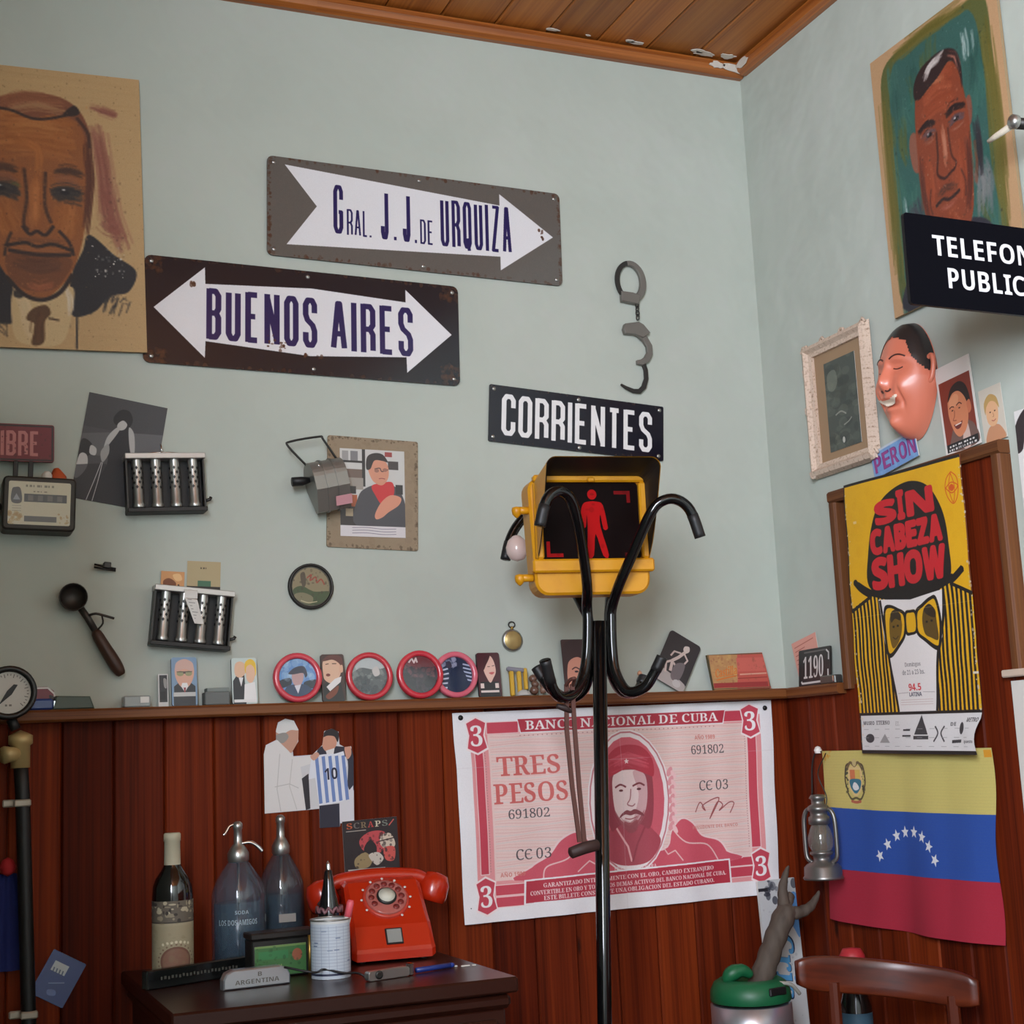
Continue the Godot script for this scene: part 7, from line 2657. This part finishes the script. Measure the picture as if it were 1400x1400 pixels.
	tube(st, curve([Vector3(-0.09, 0.002, 0.03), Vector3(-0.05, 0.002, 0.05), Vector3(-0.028, 0.006, 0.022), Vector3(0.0, 0.006, 0.0335), Vector3(0.024, 0.008, 0.026), Vector3(0.04, 0.003, 0.03)], 6), 0.0018, 7)
	put("cord_loop", st, M.black, o)
	telephone()
	# silver gadget and blue pen in front of the telephone
	o = thing("silver_opener", "flat silver bottle opener lying before the red telephone", "opener", Vector3(-0.99, CAB + 0.0005, 0.41))
	o.rotation_degrees.y = 14
	st = mb()
	prism(st, rrect(0.07, 0.014, 0.004), -0.006, 0.006, 0.001)
	var b := put("body", st, M.steel, o)
	b.position = Vector3(0, 0.007, 0)
	st = mb(true)
	lathe(st, [Vector2(0.0, 0), Vector2(0.006, 0.0), Vector2(0.006, 0.002), Vector2(0.003, 0.0025), Vector2(0.0, 0.001)], 16, Transform3D(Basis(Vector3.RIGHT, PI / 2), Vector3(-0.018, 0.008, 0.006)))
	put("pivot", st, M.dark_steel, o)
	st = mb()
	box(st, Vector3(0.039, 0.009, 0), Vector3(0.007, 0.018, 0.013), 0.0015)
	put("end_clip", st, M.chrome, o)
	o = thing("blue_pen", "dark blue pen lying next to the silver opener", "pen", Vector3(-0.908, CAB + 0.0045, 0.375))
	st = mb(true)
	tube(st, [Vector3(-0.03, 0, 0.012), Vector3(0.0, 0, 0.004), Vector3(0.03, 0, -0.004)], 0.004, 10)
	put("barrel", st, mat(c8(30, 50, 120), 0.35), o)
	st = mb(true)
	tube(st, [Vector3(0.03, 0, -0.004), Vector3(0.036, 0, -0.0055)], [0.0042, 0.003], 10)
	put("end_cap", st, mat(c8(30, 60, 150), 0.35), o)
	# scraps of paper
	for q in [[-0.866, 0.362, 0.005, "tiny white paper scrap nearest the blue pen's end"], [-0.853, 0.37, 0.014, "longest of the white paper scraps by the cabinet's right edge"], [-0.84, 0.372, 0.006, "white paper scrap closest to the cabinet's right edge"]]:
		o = thing("paper_scrap", q[3], "paper", Vector3(q[0], CAB + 0.0003, q[1]), "paper scraps on the cabinet")
		st = mb()
		box(st, Vector3(0, 0.001, 0), Vector3(q[2], 0.002, 0.004), 0.0004)
		put("scrap", st, M.paper, o)
	# dark engraved bar
	o = thing("engraved_bar", "dark engraved glass bar lying in front of the wine bottle", "glass bar", Vector3(-1.236, CAB + 0.0005, 0.245))
	o.rotation_degrees.y = 22
	st = mb()
	box(st, Vector3(0, 0.014, 0), Vector3(0.18, 0.028, 0.016), 0.002)
	put("bar", st, mat(c8(20, 22, 22), 0.12, 0.0, 0.5), o)
	var etch := mat(c8(70, 70, 64), 0.5)
	st = mb()
	for k in 22:
		box(st, Vector3(-0.066 + k * 0.0062, 0.0145 + 0.0006 * sin(k * 2.3), 0.0082), Vector3(0.0022 + 0.0016 * absf(sin(k * 1.7)), 0.0042, 0.0004))
	put("etched_strokes", st, etch, o).set_meta("kind", "stuff")

# raised lettering on a thing's front, from a font
func lettering(o: Node3D, s: String, x: float, y: float, z: float, cap: float, wid: float, m: Material) -> void:
	var g := glyphs(s, "sans_bold")
	var st := mb()
	var k: float = cap / g.cap
	var kx: float = wid / (g.x1 - g.x0)
	var tr: PackedVector2Array = g.tris
	for i in range(0, tr.size(), 3):
		var q := []
		for j in 3:
			q.append(Vector3(x + (tr[i + j].x - (g.x0 + g.x1) / 2) * kx, y + tr[i + j].y * k, z))
		tri(st, q[0], q[1], q[2], Vector3.BACK)
	var l := put("lettering", st, m, o)
	l.set_meta("kind", "stuff")

func siphon(label: String, at: Vector3, r: float, s: float, lever: bool) -> void:
	var o := thing("soda_siphon", label, "siphon", at, "soda siphons on the cabinet")
	var st := mb(true)
	var body := [Vector2(0, 0.0), Vector2(r - 0.003, 0.0), Vector2(r, 0.004), Vector2(r, 0.118), Vector2(r * 0.97, 0.132), Vector2(r * 0.82, 0.15), Vector2(r * 0.58, 0.168), Vector2(r * 0.36, 0.182), Vector2(r * 0.32, 0.186)]
	lathe(st, body, 32)
	put("glass_body", st, glass(c8(84, 104, 120) if lever else c8(66, 78, 88), 0.3 if lever else 0.42, 0.06), o)
	st = mb(true)
	lathe(st, [Vector2(0, 0.006), Vector2(r - 0.005, 0.006), Vector2(r - 0.004, 0.112), Vector2(0, 0.112)], 28)
	put("soda", st, glass(c8(74, 98, 116), 0.6, 0.2), o)
	st = mb(true)
	tube(st, [Vector3(0, 0.012, 0), Vector3(0, 0.19, 0)], 0.0025, 8)
	put("dip_tube", st, M.tin_grey, o)
	st = mb(true)
	lathe(st, [Vector2(r * 0.34, 0.18), Vector2(r * 0.4, 0.184), Vector2(r * 0.4, 0.196), Vector2(r * 0.28, 0.206), Vector2(0.0075, 0.212), Vector2(0.007, 0.236), Vector2(0.0085, 0.238), Vector2(0.0085, 0.246), Vector2(0.005, 0.25), Vector2(0, 0.251)], 20)
	put("valve_head", st, M.steel, o)
	if lever:
		st = mb(true)
		tube(st, curve([Vector3(0.006, 0.212, 0), Vector3(0.022, 0.213, 0.002), Vector3(0.034, 0.205, 0.004), Vector3(0.042, 0.196, 0.005)], 5), 0.0032, 9)
		put("spout", st, M.chrome, o)
		st = mb(true)
		tube(st, curve([Vector3(-0.004, 0.246, 0), Vector3(-0.014, 0.243, 0), Vector3(-0.022, 0.232, 0.002), Vector3(-0.026, 0.228, 0.002)], 4), 0.0026, 8)
		put("lever", st, M.chrome, o)
		lettering_round(o, "SODA", r + 0.0006, 0.096, 0.006, 0.024, 0.25)
		lettering_round(o, "LOS DOS AMIGOS", r + 0.0006, 0.078, 0.009, 0.07, 0.1)
	else:
		st = mb()
		box(st, Vector3(0, 0.074, r - 0.0005), Vector3(0.03, 0.014, 0.002), 0.0)
		put("paper_label", st, mat(c8(150, 146, 140), 0.7), o)
	o.scale = Vector3.ONE * s

# lettering wrapped round an upright cylinder, facing the room
func lettering_round(o: Node3D, s: String, r: float, y: float, cap: float, wid: float, turn: float) -> void:
	var g := glyphs(s, "sans_bold")
	var st := mb()
	var k: float = cap / g.cap
	var kx: float = wid / (g.x1 - g.x0)
	var tr: PackedVector2Array = g.tris
	for i in range(0, tr.size(), 3):
		var q := []
		for j in 3:
			var a: float = (tr[i + j].x - (g.x0 + g.x1) / 2) * kx / r + turn - 0.35
			q.append(Vector3(sin(a) * r, y + tr[i + j].y * k, cos(a) * r))
		tri(st, q[0], q[1], q[2], q[0] - Vector3(0, q[0].y, 0))
	var l := put("lettering", st, mat(c8(150, 164, 170), 0.5), o)
	l.set_meta("kind", "stuff")

# orange-red rotary telephone
func telephone() -> void:
	var o := thing("rotary_telephone", "orange-red rotary dial telephone on the cabinet", "telephone", Vector3(-0.918, CAB + 0.0005, 0.165))
	o.rotation_degrees.y = -5
	var red := mat(c8(176, 39, 12), 0.25, 0.0, 0.25)
	# body: side profile (depth, height) drawn across x with a taper
	var prof := [Vector2(-0.075, 0.004), Vector2(-0.075, 0.108), Vector2(-0.066, 0.122), Vector2(-0.045, 0.126), Vector2(0.0, 0.119), Vector2(0.02, 0.098), Vector2(0.054, 0.062), Vector2(0.061, 0.055), Vector2(0.08, 0.022), Vector2(0.082, 0.016), Vector2(0.082, 0.004)]
	var wid := [0.067, 0.066, 0.0645, 0.064, 0.064, 0.0645, 0.0655, 0.066, 0.067, 0.068, 0.068]
	var st := mb()
	var n := prof.size()
	var bev := 0.007
	for i in n:
		var j := (i + 1) % n
		var a: Vector2 = prof[i]
		var b: Vector2 = prof[j]
		var d := b - a
		var outw := Vector3(0, d.x, -d.y)
		if outw.dot(Vector3(0, (a.y + b.y) / 2 - 0.05, (a.x + b.x) / 2)) < 0:
			outw = -outw
		var wa: float = wid[i] - bev
		var wb: float = wid[j] - bev
		quad(st, Vector3(-wa, a.y, a.x), Vector3(wa, a.y, a.x), Vector3(wb, b.y, b.x), Vector3(-wb, b.y, b.x), outw)
		# bevel strips and sides
		var c := Vector2(0, 0.05)
		var a2 := a.lerp(c, bev / maxf((a - c).length(), 0.001))
		var b2 := b.lerp(c, bev / maxf((b - c).length(), 0.001))
		for s in [-1.0, 1.0]:
			quad(st, Vector3(s * wa, a.y, a.x), Vector3(s * wb, b.y, b.x), Vector3(s * wid[j], b2.y, b2.x), Vector3(s * wid[i], a2.y, a2.x), outw.normalized() + Vector3(s, 0, 0))
			tri(st, Vector3(s * wid[i], a2.y, a2.x), Vector3(s * wid[j], b2.y, b2.x), Vector3(s * 0.066, 0.05, 0), Vector3(s, 0, 0))
	put("body", st, red, o)
	# dial on the sloping upper face
	var tilt := Basis(Vector3.RIGHT, deg_to_rad(46.5))
	var dc := Transform3D(tilt, Vector3(0, 0.0925, 0.0275))
	st = mb(true)
	lathe(st, [Vector2(0.038, -0.006), Vector2(0.038, 0.002), Vector2(0.036, 0.003), Vector2(0.0, 0.003)], 32, dc)
	put("dial_plate", st, mat(c8(186, 60, 44), 0.3), o)
	st = mb(true)
	lathe(st, [Vector2(0.034, 0.003), Vector2(0.034, 0.0055), Vector2(0.032, 0.0065), Vector2(0.0, 0.0065)], 32, dc)
	var fw := put("finger_wheel", st, glass(c8(196, 120, 112), 0.6, 0.1), o)
	for k in 10:
		var a := deg_to_rad(-60 + k * 30.0)
		st = mb(true)
		lathe(st, [Vector2(0.0052, 0), Vector2(0.0052, 0.0006), Vector2(0, 0.0006)], 12, dc * Transform3D(Basis(), Vector3(cos(a) * 0.025, 0.0066, -sin(a) * 0.025)))
		put("finger_hole", st, mat(c8(122, 40, 36), 0.4), fw)
		st = mb(true)
		lathe(st, [Vector2(0.0022, 0), Vector2(0.0022, 0.0005), Vector2(0, 0.0005)], 8, dc * Transform3D(Basis(), Vector3(cos(a) * 0.0405, 0.0015, -sin(a) * 0.0405)))
		put("number_dot", st, M.white, o)
	st = mb(true)
	lathe(st, [Vector2(0.0165, 0.0066), Vector2(0.0165, 0.009), Vector2(0.014, 0.0105), Vector2(0, 0.0105)], 26, dc)
	var hub := put("dial_hub", st, M.dark_steel, o)
	st = mb(true)
	lathe(st, [Vector2(0.0135, 0.0106), Vector2(0.0135, 0.0112), Vector2(0, 0.0114)], 26, dc)
	put("number_card", st, mat(c8(206, 206, 190), 0.5), hub)
	# window on the lower front slope
	var fs := Transform3D(Basis(Vector3.RIGHT, -0.52), Vector3(0.002, 0.0385, 0.0715))
	st = mb()
	box(st, Vector3.ZERO, Vector3(0.028, 0.027, 0.003), 0.001, fs)
	var bz := put("card_window", st, M.black, o)
	st = mb()
	box(st, Vector3(0, 0, 0.0016), Vector3(0.023, 0.022, 0.001), 0.0, fs)
	put("card", st, mat(c8(140, 144, 140), 0.3), bz)
	# handset across the top
	st = mb(true)
	tube(st, curve([Vector3(-0.082, 0.112, -0.034), Vector3(-0.06, 0.122, -0.034), Vector3(0.0, 0.126, -0.034), Vector3(0.06, 0.122, -0.034), Vector3(0.082, 0.112, -0.034)], 6), 0.0125, 14)
	var hs := put("handset", st, red, o)
	for s in [-1.0, 1.0]:
		st = mb(true)
		lathe(st, [Vector2(0, -0.004), Vector2(0.024, -0.002), Vector2(0.0265, 0.008), Vector2(0.025, 0.028), Vector2(0.018, 0.042), Vector2(0, 0.046)], 22, Transform3D(Basis(Vector3.BACK, s * -0.35), Vector3(s * 0.088, 0.082, -0.03)))
		put("earpiece" if s > 0 else "mouthpiece", st, red, hs)
	st = mb(true)
	tube(st, curve([Vector3(-0.086, 0.09, -0.012), Vector3(-0.1, 0.094, -0.004), Vector3(-0.106, 0.088, -0.004)], 4), 0.002, 7)
	put("cord_stub", st, M.black, o)
	for sx in [-1.0, 1.0]:
		for sz in [-1.0, 1.0]:
			st = mb(true)
			lathe(st, [Vector2(0.007, 0), Vector2(0.007, 0.005), Vector2(0, 0.005)], 10, Transform3D(Basis(), Vector3(sx * 0.05, 0, sz * 0.06)))
			put("rubber_foot", st, M.black, o)

# ---------------------------------------------------------------- lower right corner
func corner_things() -> void:
	# low side table below the picture's edge, which carries keg, bottle and horn
	var o := thing("side_table", "small dark side table in the corner under the beer keg", "table", Vector3(-0.2, 0.2, 0.21))
	var st := mb()
	box(st, Vector3(0, 0.48, 0), Vector3(0.34, 0.02, 0.34), 0.003)
	put("table_top", st, M.cabinet, o)
	for sx in [-1.0, 1.0]:
		for sz in [-1.0, 1.0]:
			st = mb()
			box(st, Vector3(sx * 0.15, 0.235, sz * 0.15), Vector3(0.026, 0.47, 0.026), 0.003)
			put("leg", st, M.cabinet, o)
	var ty := 0.6905
	# mini keg
	o = thing("beer_keg", "small steel beer keg with a green plastic collar", "keg", Vector3(-0.226, ty - 0.0, 0.155))
	var k := 0.073
	st = mb(true)
	lathe(st, [Vector2(0, 0), Vector2(k - 0.006, 0), Vector2(k, 0.008), Vector2(k, 0.055), Vector2(k + 0.0025, 0.062), Vector2(k, 0.069), Vector2(k, 0.15), Vector2(k + 0.0025, 0.157), Vector2(k, 0.164), Vector2(k, 0.198), Vector2(k - 0.006, 0.198), Vector2(0.0, 0.198)], 40)
	put("barrel", st, mat(c8(196, 200, 206), 0.34, 0.85), o)
	var green := mat(c8(20, 96, 58), 0.45)
	st = mb(true)
	lathe(st, [Vector2(k - 0.0015, 0.203), Vector2(k + 0.0005, 0.206), Vector2(k - 0.001, 0.222), Vector2(k - 0.008, 0.236), Vector2(k - 0.02, 0.243), Vector2(k - 0.028, 0.239), Vector2(k - 0.03, 0.224), Vector2(0.0, 0.22)], 40)
	put("collar", st, green, o)
	for s in [[0.6, 0.0], [0.6, PI]]:
		st = mb()
		var xf := Transform3D(Basis(Vector3.UP, s[1] + 0.2), Vector3.ZERO)
		box(st, Vector3(0, 0.225, k - 0.0022), Vector3(0.04, 0.014, 0.006), 0.002, xf)
		put("hand_hole", st, M.black, o)
	st = mb(true)
	tube(st, curve([Vector3(-0.05, 0.236, 0.0), Vector3(-0.042, 0.252, 0.006), Vector3(-0.022, 0.258, 0.012), Vector3(-0.004, 0.248, 0.014)], 5), [0.006, 0.008, 0.01, 0.012, 0.013, 0.014, 0.014, 0.014, 0.013, 0.012, 0.012, 0.011, 0.01, 0.009, 0.008, 0.006], 12)
	put("tap_lever", st, green, o)
	st = mb(true)
	tube(st, curve([Vector3(0.03, 0.236, 0.05), Vector3(0.05, 0.232, 0.058), Vector3(0.068, 0.214, 0.056)], 5), 0.0035, 8)
	put("hose", st, mat(c8(150, 150, 140), 0.5), o)
	# forked horn of weathered wood
	o = thing("forked_branch", "weathered forked branch rising behind the beer keg", "branch", Vector3(-0.2, ty + 0.226, 0.15))
	var bark := mat(c8(92, 84, 76), 0.75)
	bark.albedo_texture = noise_tex(0.03, [c8(150, 130, 120), c8(225, 215, 205), c8(255, 250, 245)], 256, 77)
	bark.uv1_triplanar = true
	bark.uv1_scale = Vector3(6, 1.5, 6)
	var mk := func(pts: Array, r: Array) -> SurfaceTool:
		var c := curve(pts, 5)
		var rr := []
		for i in c.size():
			var t := float(i) / (c.size() - 1) * (r.size() - 1)
			var j := mini(int(t), r.size() - 2)
			rr.append(lerpf(r[j], r[j + 1], t - j) * (1.0 + 0.06 * sin(i * 1.9)))
		var s := mb(true)
		tube(s, c, rr, 14)
		return s
	put("stem", mk.call([Vector3(-0.004, -0.004, 0.0), Vector3(0.012, 0.03, 0.0), Vector3(0.034, 0.075, 0.002), Vector3(0.058, 0.118, 0.004), Vector3(0.07, 0.135, 0.004)], [0.022, 0.021, 0.02, 0.021, 0.014]), bark, o)
	put("tine", mk.call([Vector3(0.06, 0.12, 0.004), Vector3(0.06, 0.145, 0.002), Vector3(0.062, 0.17, 0.0), Vector3(0.072, 0.196, 0.0), Vector3(0.078, 0.206, 0.0)], [0.013, 0.011, 0.0085, 0.005, 0.0015]), bark, o)
	put("tine", mk.call([Vector3(0.062, 0.122, 0.004), Vector3(0.086, 0.122, 0.01), Vector3(0.108, 0.13, 0.014), Vector3(0.124, 0.148, 0.016), Vector3(0.13, 0.158, 0.016)], [0.013, 0.0115, 0.009, 0.005, 0.0015]), bark, o)
	put("tine_stub", mk.call([Vector3(0.064, 0.13, 0.0), Vector3(0.076, 0.146, -0.006), Vector3(0.084, 0.152, -0.008)], [0.011, 0.0105, 0.008]), bark, o)
	# white board with blue lettering leaning in the corner
	var p := pic(86, 395, 2.8, c8(196, 200, 200))
	p.blob([60, 40, 86, 30, 86, 110, 74, 96, 58, 64], c8(96, 150, 206))
	p.flecks(0, 0, 86, 40, 14, 8, c8(40, 44, 56, 220))
	p.rect(0, 14, 22, 6, c8(30, 32, 40))
	p.text("Cris", 20, 96, 50, c8(24, 40, 72), "serif_bold", 124, false, PI / 2, 0.2)
	p.text("Cris", 23, 99, 44, c8(84, 160, 214), "serif_bold", 119, false, PI / 2, 0.2)
	p.flecks(0, 0, 86, 470, 60, 3, c8(150, 156, 160, 120))
	p.grain(0.04)
	o = thing("painted_board", "narrow white board with blue script leaning in the corner", "board", Vector3(-0.074, 0.84, 0.032))
	o.rotation_degrees = Vector3(-1.5, 0, 1.2)
	# it hangs with its foot on the table top's back edge
	o.position = Vector3(-0.075, ty + 0.2, 0.034)
	slab("panel", rrect(0.084, 0.395, 0.002), 0.006, printed(p.tex(), 0.5), M.white, o)
	# dark bottle with a red cap
	o = thing("red_capped_bottle", "dark bottle with a red cap behind the chair back", "bottle", Vector3(-0.102, ty, 0.3))
	st = mb(true)
	lathe(st, [Vector2(0, 0), Vector2(0.026, 0), Vector2(0.027, 0.005), Vector2(0.027, 0.2), Vector2(0.018, 0.232), Vector2(0.013, 0.262), Vector2(0, 0.264)], 24)
	put("glass_body", st, mat(c8(24, 22, 22), 0.12, 0.0, 0.4), o)
	st = mb(true)
	lathe(st, [Vector2(0.0275, 0.06), Vector2(0.0275, 0.19)], 24)
	put("label", st, mat(c8(58, 92, 112), 0.6), o)
	st = mb(true)
	lathe(st, [Vector2(0.021, 0.262), Vector2(0.0225, 0.268), Vector2(0.022, 0.285), Vector2(0.016, 0.296), Vector2(0, 0.298)], 22)
	put("cap", st, mat(c8(166, 40, 46), 0.5), o)
	# hurricane lantern on the right wall
	lantern()
	chair()

func lantern() -> void:
	var o := thing("hurricane_lantern", "small old grey metal hurricane lantern hanging beside the flag", "lantern", Vector3(-0.078, 1.098, 0.196))
	var tin := mat(c8(124, 122, 118), 0.38, 0.8)
	var st := mb(true)
	lathe(st, [Vector2(0, 0), Vector2(0.036, 0), Vector2(0.0375, 0.003), Vector2(0.035, 0.006), Vector2(0.034, 0.022), Vector2(0.028, 0.028), Vector2(0.016, 0.033), Vector2(0.016, 0.042), Vector2(0.022, 0.046), Vector2(0.021, 0.05), Vector2(0.0, 0.05)], 28)
	put("fuel_tank", st, tin, o)
	st = mb(true)
	lathe(st, [Vector2(0.016, 0.048), Vector2(0.0225, 0.06), Vector2(0.0235, 0.074), Vector2(0.019, 0.09), Vector2(0.014, 0.1)], 24)
	put("glass_chimney", st, glass(c8(120, 116, 106), 0.45, 0.08), o)
	st = mb(true)
	lathe(st, [Vector2(0.014, 0.098), Vector2(0.02, 0.1), Vector2(0.02, 0.112), Vector2(0.016, 0.115), Vector2(0.016, 0.122), Vector2(0.021, 0.125), Vector2(0.019, 0.132), Vector2(0.012, 0.136), Vector2(0.012, 0.144), Vector2(0.016, 0.147), Vector2(0.012, 0.153), Vector2(0, 0.154)], 24)
	put("hood", st, tin, o)
	for s in [-1.0, 1.0]:
		st = mb(true)
		var d := Vector3(s * 0.5, 0, s * 0.87)
		tube(st, curve([d * 0.02 + Vector3(0, 0.03, 0), d * 0.03 + Vector3(0, 0.04, 0), d * 0.0315 + Vector3(0, 0.07, 0), d * 0.0305 + Vector3(0, 0.108, 0), d * 0.024 + Vector3(0, 0.124, 0), d * 0.013 + Vector3(0, 0.128, 0)], 5), 0.0042, 10)
		put("air_tube", st, tin, o)
	st = mb(true)
	tube(st, curve([Vector3(0.016, 0.128, 0), Vector3(0.02, 0.15, 0), Vector3(0.012, 0.19, -0.01), Vector3(0.05, 0.222, -0.04), Vector3(0.064, 0.23, -0.052)], 5), 0.0011, 6)
	put("bail_wire", st, M.dark_steel, o)

# bentwood chair in the corner, its back towards the viewer's left
func chair() -> void:
	var o := thing("wooden_chair", "glossy brown wooden chair with a broad curved back rail", "chair", Vector3(-0.21, 0.2, 0.62))
	# the back rail: a curved board from left end A to right end B, bowed towards the wall
	var a := Vector3(-0.322, 0.985, 0.462) - o.position
	var b := Vector3(-0.088, 0.95, 0.612) - o.position
	var along := (b - a)
	var back := Vector3(along.z, 0, -along.x).normalized()
	if back.z > 0:
		back = -back
	var st := mb(true)
	var n := 22
	var hh := 0.0285
	var rows := []
	for i in n + 1:
		var t := float(i) / n
		var c := a + along * t + back * (0.045 * sin(t * PI)) + Vector3(0, 0.0, 0)
		var tn := (along + back * (0.045 * PI * cos(t * PI))).normalized()
		var nr := Vector3(tn.z, 0, -tn.x).normalized()
		var e := 1.0 - 0.35 * pow(absf(2 * t - 1), 8.0)
		var th := 0.007
		var ring := []
		for k in 16:
			var an := TAU * k / 16
			var cy := clampf(sin(an) * 1.25, -1, 1)
			var cx := clampf(cos(an) * 1.6, -1, 1)
			ring.append(c + Vector3(0, cy * hh * e, 0) + nr * cx * th)
		rows.append([c, ring])
	for i in n:
		for k in 16:
			var l := (k + 1) % 16
			var q := [rows[i][1][k], rows[i + 1][1][k], rows[i + 1][1][l], rows[i][1][l]]
			var uv := [Vector2(k / 16.0 * 0.3, i / float(n)), Vector2(k / 16.0 * 0.3, (i + 1) / float(n)), Vector2((k + 1) / 16.0 * 0.3, (i + 1) / float(n)), Vector2((k + 1) / 16.0 * 0.3, i / float(n))]
			var out: Vector3 = (q[0] + q[2]) * 0.5 - (rows[i][0] + rows[i + 1][0]) * 0.5
			var ord := [0, 1, 2, 0, 2, 3]
			if (q[0] - q[2]).cross(q[0] - q[1]).dot(out) < 0:
				ord = [0, 2, 1, 0, 3, 2]
			for m in ord:
				st.set_uv(uv[m])
				st.add_vertex(q[m])
	for e in [0, n]:
		for k in 16:
			st.set_uv(Vector2(0.1, 0.5))
			tri(st, rows[e][0], rows[e][1][k], rows[e][1][(k + 1) % 16], -along if e == 0 else along)
	put("back_rail", st, M.chair_wood, o)
	# back posts, seat, front legs
	var front := -back
	var posts := [a + along * 0.2 + back * 0.024 + Vector3(0, -0.012, 0), a + along * 0.86 + back * 0.02 + Vector3(0, -0.012, 0)]
	for i in 2:
		var foot: Vector3 = posts[i] + back * 0.03
		foot.y = 0.0
		st = mb()
		tube(st, [foot, posts[i] + Vector3(0, -0.4, 0) + front * 0.006, posts[i]], [0.011, 0.012, 0.0105], 10)
		put("back_post", st, M.chair_wood, o)
	var sc: Vector3 = (posts[0] + posts[1]) * 0.5 + front * 0.15
	st = mb(true)
	var rot := atan2(-along.z, along.x)
	lathe(st, [Vector2(0, 0.355), Vector2(0.15, 0.355), Vector2(0.158, 0.362), Vector2(0.156, 0.372), Vector2(0.14, 0.374), Vector2(0, 0.37)], 30, Transform3D(Basis(Vector3.UP, rot), Vector3(sc.x, 0, sc.z)))
	put("seat", st, M.chair_wood, o)
	for s in [-1.0, 1.0]:
		var q: Vector3 = Vector3(sc.x, 0, sc.z) + along.normalized() * Vector3(1, 0, 1) * (s * 0.11) + front * 0.09
		st = mb(true)
		tube(st, [Vector3(q.x, 0, q.z) + front * 0.01, Vector3(q.x, 0.357, q.z)], [0.009, 0.013], 10)
		put("front_leg", st, M.chair_wood, o)

func _ready() -> void:
	rng.seed = 7
	view_and_light()
	materials()
	room()
	offstage()
	signs()
	portrait_left()
	portrait_right()
	banknote()
	right_wall()
	curios()
	ledge_things()
	coat_rack()
	signal_lamp()
	cabinet()
	corner_things()
